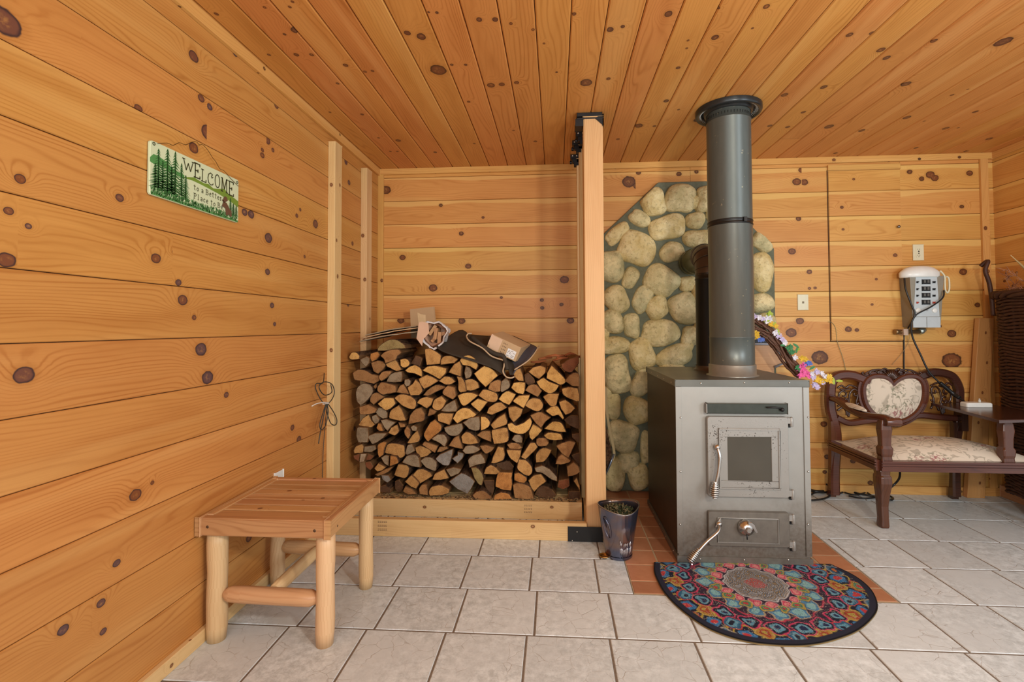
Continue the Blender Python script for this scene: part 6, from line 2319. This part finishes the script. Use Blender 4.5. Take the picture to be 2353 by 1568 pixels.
def post_up(x, y):
    mb = MB()
    prof = [(.315, .034), (.345, .036), (.375, .030), (.395, .028), (.41, .032), (.44, .034), (.455, .026), (.50, .027), (.545, .032), (.58, .028), (.60, .022)]
    verts, faces = [], []
    for z, r in prof:
        for a, b in ((-.8, -1), (.8, -1), (1, -.8), (1, .8), (.8, 1), (-.8, 1), (-1, .8), (-1, -.8)):
            verts.append((x + a * r, y + b * r * .8, z))
    for i in range(len(prof) - 1):
        for k in range(8):
            faces.append((i * 8 + k, i * 8 + (k + 1) % 8, (i + 1) * 8 + (k + 1) % 8, (i + 1) * 8 + k))
    faces += [tuple(range(8))[::-1], tuple((len(prof) - 1) * 8 + k for k in range(8))]
    mb.add(verts, faces, 0, False, lambda p: (p[2], p[0] + p[1], .7))
    return mb.build('arm_post', M['mahog'], st, .002)


cabriole('leg', 1.822, 2.868)
cabriole('leg', 2.68, 2.868)
for x in (1.815, 2.575):
    mb = MB()
    mb.tube([(x, 3.36, .003), (x, 3.345, .15), (x, 3.335, .32), (x, 3.335, .5)], [.026, .026, .026, .024], 4, smooth=False)
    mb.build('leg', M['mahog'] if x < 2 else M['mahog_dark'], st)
post_up(1.838, 2.865)
post_up(wx(2313, 2.86, 1010), 2.865)
# left arm
A_ = [Vector((1.812, 3.32, .655)), Vector((1.80, 3.22, .655)), Vector((1.795, 3.10, .625)), Vector((1.805, 2.98, .605)), Vector((1.835, 2.88, .612)), Vector((1.86, 2.835, .600))]
mb = MB()
mb.sweep(spline(A_, 6), [(-.026, -.004), (-.022, -.020), (.022, -.020), (.026, -.004), (.020, .014), (-.020, .014)], (0, 0, 1), smooth=True)
ar = mb.build('armrest', M['mahog'], st)
mb = MB()
mb.tube([(1.825, 2.838, .590), (1.905, 2.838, .590)], .024, 16)
mb.build('arm_scroll', M['mahog'], ar, .002)
mb = MB()
c_ = Vector((1.80, 3.07, .632))
mb.lathe([(1, 0), (.97, .3), (.8, .7), (.4, .95), (.0001, 1)], c_, 20, 0, Matrix.Rotation(.04, 3, 'X') @ Matrix.Diagonal((.026, .115, .020)))
mb.build('arm_pad', M['tapestry'], ar)
# flat table top that takes the place of the other arm
zt = .628
q = [wp(2133, 925, 'z', zt), wp(2292, 963, 'z', zt)]
mb = MB()
tq = [(wx(2139, 3.31, 928), 3.31), (wp(2296, 966, 'z', zt).x, wp(2296, 966, 'z', zt).y), (2.735, 2.80), (2.735, 3.31)]

mb.prism(tq, .016, (0, 0, zt - .016), (1, 0, 0), (0, 1, 0), (0, 0, 1), inset=.003)
mb.build('side_table_top', M['mahog_dark'], st)
# pedestal bracket below the table
mb = MB()
mb.box((2.585, 3.29, .45), (2.625, 3.33, .612))
mb.build('table_bracket', M['mahog_dark'], st)
# white adapter on the table
p = wp(2243, 935, 'z', zt)
p = Vector((min(p.x, 2.74), p.y, zt))

ad_ = empty('power_adapter', (p.x, p.y, zt + .001), 'white plastic charger base with a clear plug on the dark table top', 'charger')
mb = MB()
mb.prism(rrect(-.075, .075, -.030, .030, .012), .026, (p.x, p.y, zt + .001), (1, 0, 0), (0, 1, 0), (0, 0, 1), inset=.006)
mb.build('base', M['white_pl'], ad_)
mb = MB()
mb.tube([(p.x + .02, p.y, zt + .027), (p.x + .02, p.y, zt + .042)], .007, 10)
mb.tube([(p.x + .02, p.y, zt + .042), (p.x + .02, p.y, zt + .050)], .004, 8)
mb.build('clear_plug', flat('clear_plastic', (.6, .6, .55), .1), ad_)

# ---------------------------------------------------------------- grey switch box on the wall
tb = empty('switch_box', (2.4, YB, 1.1), 'grey metal box with rows of black switches on the back wall', 'switch box')
fyb = YB - .105
M['box_grey'] = flat('box_grey_enamel', (.40, .40, .35), .4, .1)
M['box_side'] = flat('box_side_enamel', (.26, .235, .18), .45, .1)
M['panel_blue'] = flat('panel_pale_blue', (.50, .56, .58), .4)
e0 = wp(2101, 752, 'y', fyb)
e1 = wp(2171, 634, 'y', fyb)
e2 = wp(2160, 752, 'y', fyb)
mb = MB()
fr = [(e0.x - .006, e0.z), (e2.x + .004, e0.z), (e1.x - .004, e1.z), (e0.x - .020, e1.z)]
bk2 = [(p_[0], p_[1]) for p_ in fr]
F_ = [Vector((a, fyb, b)) for a, b in fr]
B_ = [Vector((a, YB - .001, b)) for a, b in fr]
mb.face(F_, 0)
for k in range(4):
    mb.face([B_[k], B_[(k + 1) % 4], F_[(k + 1) % 4], F_[k]], 1)
mb.face(B_[::-1], 1)
mb.build('enclosure', [M['box_side'], M['box_side']], tb, .002)
mb = MB()


def dv(px, py, l=0):
    return wp(px, py, 'y', fyb - .002 - l)


mb.prism([(p_.x, p_.z) for p_ in (dv(2099, 728), dv(2159, 728), dv(2153, 636), dv(2104, 636))], .003, (0, fyb, 0), inset=.001)
fp = mb.build('switch_panel', M['panel_blue'], tb)
for a, b in (((2098, 753), (2128, 729)), ((2130, 753), (2160, 729))):
    mb = MB()
    p0, p1 = dv(*a), dv(*b)
    mb.box((p0.x, fyb - .004, p0.z), (p1.x, fyb, p1.z))
    mb.build('cover_plate', M['panel_blue'], tb, .001)
blk = M['black_metal']
red = flat('red_switch', (.45, .06, .03), .4)
for r, yy in enumerate((649, 665, 680, 696)):
    for cxp, w_ in ((2107, .010), (2145, .014)):
        mb = MB()
        p_ = dv(cxp, yy)
        mb.box((p_.x - w_ / 2, fyb - .009, p_.z - .006), (p_.x + w_ / 2, fyb - .003, p_.z + .006))
        mb.tube([(p_.x, fyb - .008, p_.z), (p_.x + .004, fyb - .016, p_.z + .003)], .0025, 6)
        mb.build('toggle', red if r == 3 else blk, fp, .001)
    mb = MB()
    p_ = dv(2127, yy)
    mb.box((p_.x - .025, fyb - .008, p_.z - .018 + .006), (p_.x + .025, fyb - .003, p_.z + .018))
    br_k = mb.build('breaker', blk, fp, .001)
    mb = MB()
    for dx in (-.012, .010):
        mb.box((p_.x + dx - .006, fyb - .013, p_.z - .004), (p_.x + dx + .006, fyb - .008, p_.z + .014))
    mb.build('breaker_lever', flat('lever_grey', (.10, .10, .09), .4), br_k)
for cxp in (2109, 2147):
    mb = MB()
    p_ = dv(cxp, 714)
    mb.lathe([(.016, 0), (.016, .004), (.013, .006), (.0001, .006)], (p_.x, fyb - .003, p_.z), 20, 0, Matrix.Rotation(PI / 2, 3, 'X'))
    g = mb.build('meter', M['white_pl'], fp)
mb = MB()
p_ = dv(2131, 712)
mb.box((p_.x - .008, fyb - .006, p_.z - .008), (p_.x + .002, fyb - .003, p_.z + .008))
mb.build('main_switch', flat('sw_grey', (.3, .33, .33), .4), fp)
# white domed cap with loop resting on the box
ca = dv(2121, 636)
cp_ = empty('domed_cap', (ca.x, YB - .06, ca.z), 'white domed plastic cap with a loop, on top of the grey switch box', 'cap')
mb = MB()
cxm = (wx(2077, fyb, 630) + wx(2168, fyb, 630)) / 2
hw = (wx(2168, fyb, 630) - wx(2077, fyb, 630)) / 2
z0 = wz(637, fyb - .01, 2121)
z1 = wz(611, fyb + .03, 2121)
Mx = Matrix.Diagonal((hw, .062, z1 - z0))
mb.lathe([(.0001, .0), (.96, 0), (1, .10), (1, .42), (.93, .55), (.90, .60), (.72, .82), (.45, .96), (.0001, 1.0)], (cxm, YB - .066, z0), 40, 0, Mx)
mb.build('dome', M['white_pl'], cp_)
mb = MB()
c_ = [wp(x, y, 'y', fyb + .01) for x, y in ((2160, 622), (2170, 634), (2171, 650), (2172, 666), (2177, 673), (2181, 665), (2181, 648), (2179, 638), (2173, 636))]
mb.tube(spline(c_, 5), .0055, 8)
mb.build('loop', M['ivory'], cp_)
# conduit fitting below
M['copper'] = flat('tarnished_brass', (.30, .20, .10), .35, .8, var=.3)
cf = empty('conduit_fitting', wp(2090, 763, 'y', YB - .03), 'tarnished pipe fitting on the wall under the grey switch box', 'pipe fitting')
mb = MB()
a, b = wp(2056, 763, 'y', YB - .03), wp(2112, 763, 'y', YB - .03)
mb.tube([a, a.lerp(b, .12), a.lerp(b, .13), a.lerp(b, .3), a.lerp(b, .31), a.lerp(b, .6), a.lerp(b, .62), a.lerp(b, 1)], [.018, .018, .014, .014, .017, .017, .013, .013], 14)
mb.build('brass_tube', M['copper'], cf)
mb = MB()
a2 = wp(2126, 758, 'y', YB - .03)
mb.tube([b, b.lerp(a2, .5), a2], [.020, .020, .012], 14)
mb.build('threaded_end', flat('galvanised', (.45, .50, .45), .3, .8), cf)
mb = MB()
a3 = wp(2076, 763, 'y', YB - .03)
mb.box((a3.x - .014, YB - .055, a3.z - .020), (a3.x + .012, YB, a3.z + .018))
mb.build('clamp', flat('clamp_pink', (.55, .40, .30), .5), cf, .002)
M['cord'] = flat('black_rubber_cord', (.012, .012, .012), .4, var=.1)
mb = MB()
mb.tube(spline([wp(2077, 770, 'y', YB - .006), wp(2077, 800, 'y', YB - .005), wp(2077, 836, 'y', YB - .006), wp(2078, 870, 'y', YB - .006), wp(2080, 960, 'y', YB - .006)], 4), .0045, 8)
tag(mb.build('wall_cable', M['cord']), 'straight dark cable running down the wall behind the settee back', 'cable')
y1 = fyb - .012
mb = MB()
mb.tube(spline([wp(2169, 668, 'y', y1), wp(2166, 685, 'y', y1 - .01), wp(2140, 705, 'y', y1 - .02), wp(2108, 722, 'y', y1 - .02), wp(2096, 738, 'y', y1), wp(2086, 755, 'y', y1 + .04)], 8), .0045, 8)
mb.tube(spline([wp(2078, 640, 'y', y1 + .02), wp(2081, 665, 'y', y1), wp(2094, 700, 'y', y1 - .01), wp(2102, 722, 'y', y1 - .016), wp(2094, 745, 'y', y1 - .01), wp(2097, 775, 'y', y1), wp(2115, 815, 'y', 3.31), wp(2135, 855, 'y', 3.30), wp(2165, 885, 'y', 3.29), wp(2190, 905, 'y', 3.27), wp(2215, 922, 'y', 3.22), wp(2222, 927, 'y', 3.15)], 8), .0055, 8)
mb.tube(spline([wp(2160, 880, 'y', 3.285), wp(2172, 890, 'y', 3.283), wp(2190, 905, 'y', 3.275), wp(2205, 915, 'y', 3.24)], 6), .012, 8)
tag(mb.build('extension_cord', M['cord']), 'black power cord crossing the grey switch box and hanging over the settee back', 'cord')
mb = MB()
mb.tube(spline([wp(1903, 740, 'y', YB - .006), wp(1912, 742, 'y', YB - .01), wp(1920, 755, 'y', YB - .008), wp(1924, 785, 'y', YB - .008), wp(1936, 820, 'y', YB - .008), wp(1945, 858, 'y', YB - .008)], 6), .0018, 6)
tag(mb.build('thin_wire', flat('thin_green_wire', (.30, .26, .12), .5)), 'thin greenish wire trailing down from the corner of the access panel', 'wire')
mb = MB()
mb.tube(spline([wp(2092, 765, 'y', YB - .02), wp(2086, 790, 'y', YB - .01), wp(2070, 815, 'y', YB - .008), wp(2050, 838, 'y', YB - .008)], 6), .0013, 6)
tag(mb.build('thin_wire', flat('thin_tan_wire', (.35, .25, .12), .5)), 'very thin wire curling from the pipe fitting towards the settee crest', 'wire')

# cables on the floor
mb = MB()
f = lambda x, y, z=.008: wp(x, y, 'z', z)
mb.tube(spline([f(1862, 1128), f(1885, 1124), f(1900, 1128), f(1908, 1138), f(1895, 1146), f(1870, 1150), f(1858, 1150)], 6), .006, 8)
mb.tube(spline([f(1862, 1138), f(1875, 1132, .015), f(1895, 1132), f(1907, 1126, .02), f(1908, 1118, .05), f(1898, 1113, .06)], 6), .006, 8)
mb.tube(spline([f(1860, 1126, .02), f(1875, 1130, .022), f(1892, 1130, .015)], 5), .010, 8)
tag(mb.build('floor_cord', M['cord']), 'short loop of black cord on the floor between stove and settee leg', 'cord')
mb = MB()
mb.tube(spline([wp(2068, 1080, 'y', 3.25), wp(2066, 1100, 'y', 3.2), wp(2050, 1118, 'y', 3.15), f(2030, 1130), f(1990, 1128), f(1960, 1122), f(1940, 1118), f(1928, 1105, .03)], 8), .006, 8)
mb.tube(spline([f(1925, 1108, .03), f(1930, 1120), f(1955, 1130), f(1990, 1138), f(2020, 1143), f(2045, 1150), f(2052, 1145), f(2040, 1138)], 8), .006, 8)
mb.tube(spline([f(1928, 1135), f(1960, 1124), f(1985, 1128), f(2010, 1142), f(2035, 1133)], 8), .006, 8)
mb.tube(spline([f(1930, 1128), f(1965, 1138), f(2000, 1130), f(2030, 1138), f(1990, 1146), f(1950, 1140)], 8), .005, 8)
tag(mb.build('floor_cord', M['cord']), 'tangle of black cords on the tiles under the settee', 'cord')

# ---------------------------------------------------------------- leaning plank
a, b = wp(2215, 1140, 'y', 3.40), wp(2262, 1145, 'y', 3.38)
c2, d2 = wp(2244, 731, 'y', 3.40), wp(2285, 731, 'y', 3.38)
mb = MB()
th = Vector((0, -.036, 0))
A0, A1, A2, A3 = Vector((a.x, 3.41, 0)), Vector((b.x, 3.41, 0)), Vector((d2.x, 3.415, d2.z)), Vector((c2.x, 3.415, c2.z))
ns = 6
for k in range(ns):
    s0, s1 = k / ns, (k + 1) / ns
    L0, L1, R0_, R1_ = A0.lerp(A3, s0), A0.lerp(A3, s1), A1.lerp(A2, s0), A1.lerp(A2, s1)
    z0, z1 = s0 * 1.15, s1 * 1.15
    kk = ((z0 + z1) / 2, random.uniform(.03, .10), .008)
    mb.face([L0 + th, R0_ + th, R1_ + th, L1 + th], 0, False, [(z0, 0, .3), (z0, .14, .3), (z1, .14, .3), (z1, 0, .3)], kk)
    mb.face([L0, L0 + th, L1 + th, L1], 0, False, [(z0, .2, .3), (z0, .24, .3), (z1, .24, .3), (z1, .2, .3)])
    mb.face([R0_ + th, R0_, R1_, R1_ + th], 0, False, [(z0, .2, .3), (z0, .24, .3), (z1, .24, .3), (z1, .2, .3)])
    mb.face([R0_, L0, L1, R1_], 0)
mb.face([A3 + th, A2 + th, A2, A3])
mb.face([A0, A1, A1 + th, A0 + th])
tag(mb.build('leaning_plank', wood('pine_plank', (.55, .26, .095), (.36, .14, .045), sap=(.62, .34, .15), pv=.05), None, .003), 'reddish pine plank standing upright in the corner behind the settee', 'plank')

# ---------------------------------------------------------------- wicker basket in the corner
t = NT('dark_wicker')
nz = t.noise(t.coord(), 40., 4, .6)
c = t.mix(nz, (.016, .006, .004), (.10, .036, .018))
t.bump(nz, .4, .003)
M['wicker'] = t.fin(c, .55, 0, .4)
bk3 = empty('wicker_basket', (2.88, 3.0, .078), 'tall dark brown wicker basket of dried stems in the right corner', 'basket')
# flattened basket hung against the right wall: half-oval section in plan
def bsec(z):
    s_ = (z - .09) / (1.32 - .09)
    return .155 + .008 * math.sin(s_ * PI) + (.02 * s_ ** 3), .265 + .01 * s_


mb = MB()
rows_ = 62
for i in range(rows_):
    z = .10 + 1.19 * i / (rows_ - 1)
    d_, w_ = bsec(z)
    path = []
    for k in range(41):
        a = PI / 2 + PI * k / 40
        e = .45
        cx2 = abs(math.cos(a)) ** e * (-1)
        sy = math.copysign(abs(math.sin(a)) ** e, math.sin(a))
        wv_ = .004 * math.sin(k * PI / 2 * 1.0 + (PI if i % 2 else 0))
        path.append((XR - .012 + cx2 * (d_ + wv_), 3.0 + sy * (w_ + wv_), z + .006 * math.sin(k * .5 + i * .3)))
    mb.tube(path, .0098, 6)
mb.build('woven_side', M['wicker'], bk3)
mb = MB()
for k in range(2, 40, 4):
    a = PI / 2 + PI * k / 40
    pth = []
    for i in range(12):
        z = .09 + 1.22 * i / 11
        d_, w_ = bsec(z)
        cx2 = -abs(math.cos(a)) ** .45
        sy = math.copysign(abs(math.sin(a)) ** .45, math.sin(a))
        pth.append((XR - .012 + cx2 * (d_ - .006), 3.0 + sy * (w_ - .006), z))
    mb.tube(pth, .008, 6)
mb.build('stake', M['wicker'], bk3)
mb = MB()
for q in range(3):
    path = []
    for k in range(61):
        a = PI / 2 + PI * k / 60
        d_, w_ = bsec(1.31)
        cx2 = -abs(math.cos(a)) ** .45
        sy = math.copysign(abs(math.sin(a)) ** .45, math.sin(a))
        ph = k * .55 + q * 2.1
        path.append((XR - .012 + cx2 * (d_ + .012 + .012 * math.cos(ph)), 3.0 + sy * (w_ + .012 + .012 * math.cos(ph)), 1.315 + .014 * math.sin(ph)))
    mb.tube(path, .013, 8)
mb.build('braided_rim', M['wicker'], bk3)
mb = MB()
hpth = spline([wp(2253, 612, 'y', 3.30), wp(2270, 600, 'y', 3.27), wp(2264, 622, 'y', 3.27), wp(2273, 650, 'y', 3.27), wp(2279, 690, 'y', 3.27), wp(2282, 725, 'y', 3.28)], 6)
mb.tube(hpth, .012, 8)
mb.build('side_handle', M['wicker'], bk3)
mb = MB()
mb.box((XR - .12, 2.76, .078), (XR - .004, 3.24, .10))
mb.build('basket_base', M['wicker'], bk3, .004)
# dried stems
rs4 = random.Random(9)
for i in range(26):
    mb = MB()
    x, y = XR - .03 - rs4.random() * .10, 2.80 + rs4.random() * .40
    p = Vector((x, y, 1.2))
    h = rs4.uniform(.14, .28)
    lean = Vector((rs4.uniform(-.10, .02), rs4.uniform(-.16, .05), 0))
    if i % 9 == 0:
        # pale blade leaf
        q = [p, p + lean * .6 + Vector((0, 0, h * .7)), p + lean * 1.6 + Vector((0, 0, h * 1.3))]
        mb.sweep(spline(q, 5), [(-.012, 0), (0, .003), (.012, 0), (0, -.003)], (1, 0, 0), scale=[1 - .9 * abs(2 * k / 10 - .9) ** 2 for k in range(11)])
        mt = flat('dry_blade', (.50, .38, .18), .6)
    else:
        q = [p, p + lean * .5 + Vector((0, 0, h * .6)), p + lean * 1.4 + Vector((0, 0, h))]
        S_ = spline(q, 4)
        mb.tube(S_, .0018, 5)
        for k in range(14):
            b = S_[rs4.randint(4, 8)]
            d = Vector((rs4.uniform(-.04, .04), rs4.uniform(-.04, .04), rs4.uniform(-.01, .045)))
            mb.tube([b, b + d * .5, b + d], [.0012, .0022, .0012], 4)
        mt = M.get('dry') or M.setdefault('dry', flat('dry_stem', (.36, .17, .09), .8, var=.3))
    tag(mb.build('dried_stem', mt), 'pale flat dried leaf blade sticking out of the wicker basket' if i % 9 == 0 else 'brown dried flower stem in the wicker basket', 'dried stem', 'dried leaf blades in the wicker basket' if i % 9 == 0 else 'dried stems in the wicker basket')

# ---------------------------------------------------------------- crate behind the stove and flower garland
yk = 3.24
q = [wp(x, y, 'y', yk) for x, y in ((1690, 866), (1812, 866), (1770, 792), (1690, 792))]
cr_ = empty('leaning_board', (1.25, 3.25, 0), 'pale wood board with grey edging behind the stove pipe', 'board')
zt_ = q[2].z
x1_, x2_ = q[2].x, q[1].x
zb_ = SZ - .0
mb = MB()
x0_ = x1_ - .30
mb.prism([(x0_, .001), (1.19 + .22, .001), (1.19 + .22, .86), (x2_, .90), (x1_, zt_), (x0_, zt_)], .014, (0, yk + .014, 0), inset=.001)
mb.build('board_face', wood('pale_board', (.66, .40, .20), (.52, .27, .11), knots=False, sap=(.74, .52, .32), pv=.02), cr_)
mb = MB()
mb.tube([(x0_, yk - .002, zt_ + .004), (x1_, yk - .002, zt_ + .004), (x2_, yk - .002, .90), (1.19 + .22, yk - .002, .86)], .010, 8)
mb.build('edging', flat('grey_edging', (.36, .38, .42), .4, .3), cr_)
mb = MB()
mb.box((x0_, yk - .012, zt_ + .010), (x1_ + .012, yk + .03, zt_ + .030))
mb.build('black_cap', M['black_metal'], cr_, .002)

gl = empty('flower_garland', wp(1800, 800, 'y', 3.05), 'twisted vine garland with pink, yellow, white and blue flowers behind the stove', 'garland')
yg = 3.02
gp = spline([wp(x, y, 'y', yg) for x, y in ((1650, 722), (1700, 730), (1732, 748), (1762, 765), (1788, 795), (1812, 832), (1842, 862))], 6)
mb = MB()
rs5 = random.Random(2)
for j in range(16):
    a0, tw, R_ = rs5.uniform(0, 6.28), rs5.uniform(-3, 3), rs5.uniform(.016, .046)
    pts = []
    for k, p in enumerate(gp):
        s_ = k / (len(gp) - 1)
        t_ = (gp[min(k + 1, len(gp) - 1)] - gp[max(0, k - 1)]).normalized()
        n1 = t_.cross(Vector((0, 1, 0)))
        a = a0 + tw * s_
        w_ = 1 - .35 * s_
        pts.append(p + (n1 * math.cos(a) * 1.25 + Vector((0, 1, 0)) * math.sin(a)) * R_ * w_ + Vector((0, 0, .003 * math.sin(k * 2 + j))))
    mb.tube(pts, rs5.uniform(.0045, .0085), 6)
mb.build('vine_bundle', flat('brown_vine', (.115, .045, .022), .6, var=.5, scale=60), gl)
FC = {'pink': (.78, .12, .36), 'lilac': (.58, .50, .72), 'white': (.72, .70, .76), 'yellow': (.72, .46, .04), 'blue': (.10, .18, .52), 'green': (.05, .22, .08), 'lime': (.35, .45, .05)}
FM = {k: flat('petal_' + k, v, .6, var=.2, scale=80) for k, v in FC.items()}


def bloom(px, py, kind, r, y=yg - .045, n=9, style='pet'):
    c = wp(px, py, 'y', y)
    mb = MB()
    if style == 'leaf':
        a = rs5.uniform(0, 6.28)
        d = Vector((math.cos(a), -.2, math.sin(a)))
        s_ = spline([c, c + d * r, c + d * 2 * r + Vector((0, 0, -.004))], 4)
        mb.sweep(s_, [(-r * .4, 0), (0, .002), (r * .4, 0), (0, -.002)], (0, 1, 0), scale=[math.sin(PI * (k + .6) / 10) for k in range(9)])
    else:
        for i in range(n * 2):
            a = 2 * PI * i / n + rs5.uniform(-.3, .3)
            tilt = rs5.uniform(-.9, .2)
            d = Vector((math.cos(a), tilt, math.sin(a))).normalized()
            side = d.cross(Vector((0, 1, 0))).normalized()
            rr_ = r * rs5.uniform(.7, 1.1)
            mb.face([c, c + d * rr_ * .5 + side * rr_ * .28, c + d * rr_, c + d * rr_ * .5 - side * rr_ * .28], 0, False)
        mb.lathe([(.0001, -r * .2), (r * .2, 0), (.0001, r * .22)], c, 8)
    mb.build('leaf' if style == 'leaf' else 'flower', FM[kind], gl)


for px, py, kd, r in ((1733, 728, 'lilac', .022), (1745, 730, 'white', .020), (1752, 733, 'lilac', .018), (1764, 735, 'white', .030), (1768, 722, 'lime', .022), (1772, 745, 'yellow', .022), (1782, 749, 'yellow', .018), (1737, 772, 'yellow', .026), (1745, 780, 'blue', .020), (1738, 766, 'yellow', .02), (1752, 781, 'blue', .016), (1782, 765, 'white', .022), (1790, 772, 'lilac', .022), (1797, 781, 'lilac', .020), (1803, 788, 'white', .020), (1812, 800, 'green', .024), (1819, 810, 'green', .022), (1816, 797, 'green', .018), (1833, 803, 'lime', .014), (1826, 822, 'white', .020), (1843, 824, 'yellow', .022), (1851, 827, 'yellow', .018), (1858, 835, 'blue', .022), (1850, 838, 'blue', .018), (1833, 845, 'green', .020), (1843, 848, 'pink', .030), (1850, 858, 'pink', .028), (1840, 862, 'pink', .026), (1858, 864, 'pink', .020), (1846, 840, 'pink', .02), (1865, 860, 'white', .022), (1876, 855, 'lilac', .022), (1868, 868, 'lilac', .022), (1888, 858, 'white', .020), (1895, 866, 'white', .018), (1878, 873, 'yellow', .024), (1886, 876, 'yellow', .022), (1905, 868, 'yellow', .024), (1908, 876, 'yellow', .020), (1898, 874, 'yellow', .018), (1872, 885, 'lilac', .022), (1878, 891, 'lilac', .018), (1890, 880, 'lilac', .016)):
    bloom(px, py, kd, r * 1.05)
for px, py in ((1755, 740), (1785, 755), (1775, 752), (1806, 795), (1822, 790), (1835, 840), (1915, 868), (1920, 876), (1830, 812), (1860, 850)):
    bloom(px, py, 'lime' if px > 1900 or px < 1790 else 'green', .018, style='leaf')

# ---------------------------------------------------------------- fire tools behind the tall post
tl = empty('hearth_poker', (.33, 3.2, 0), 'slim hearth tool with pale bark edge leaning behind the tall post', 'fire tool')
yt = 3.15
mb = MB()
mb.sweep(spline([wp(x, y, 'y', yt) for x, y in ((1392, 890), (1394, 940), (1400, 985), (1411, 1040), (1404, 1062))], 5), [(-.008, -.006), (.008, -.006), (.008, .006), (-.008, .006)], (0, 1, 0))
mb.build('pale_strip', flat('pale_strip', (.42, .33, .17), .7), tl)
mb = MB()
mb.prism([(wp(x, y, 'y', yt).x, wp(x, y, 'y', yt).z) for x, y in ((1386, 940), (1394, 985), (1406, 1040), (1404, 1058), (1388, 1100), (1384, 1100), (1384, 940))], .010, (0, yt + .012, 0))
mb.build('bark_slab', M['bark'], tl)
mb = MB()
mb.tube([wp(1411, 1044, 'y', yt - .01), wp(1400, 1072, 'y', yt - .01), wp(1388, 1098, 'y', yt - .01)], [.006, .007, .004], 8)
mb.tube([wp(1388, 1098, 'y', yt - .01), wp(1384, 1180, 'y', yt + .05) * 1], [.004, .004], 6)
mb.build('steel_tip', flat('blue_steel', (.22, .27, .36), .3, .7), tl)
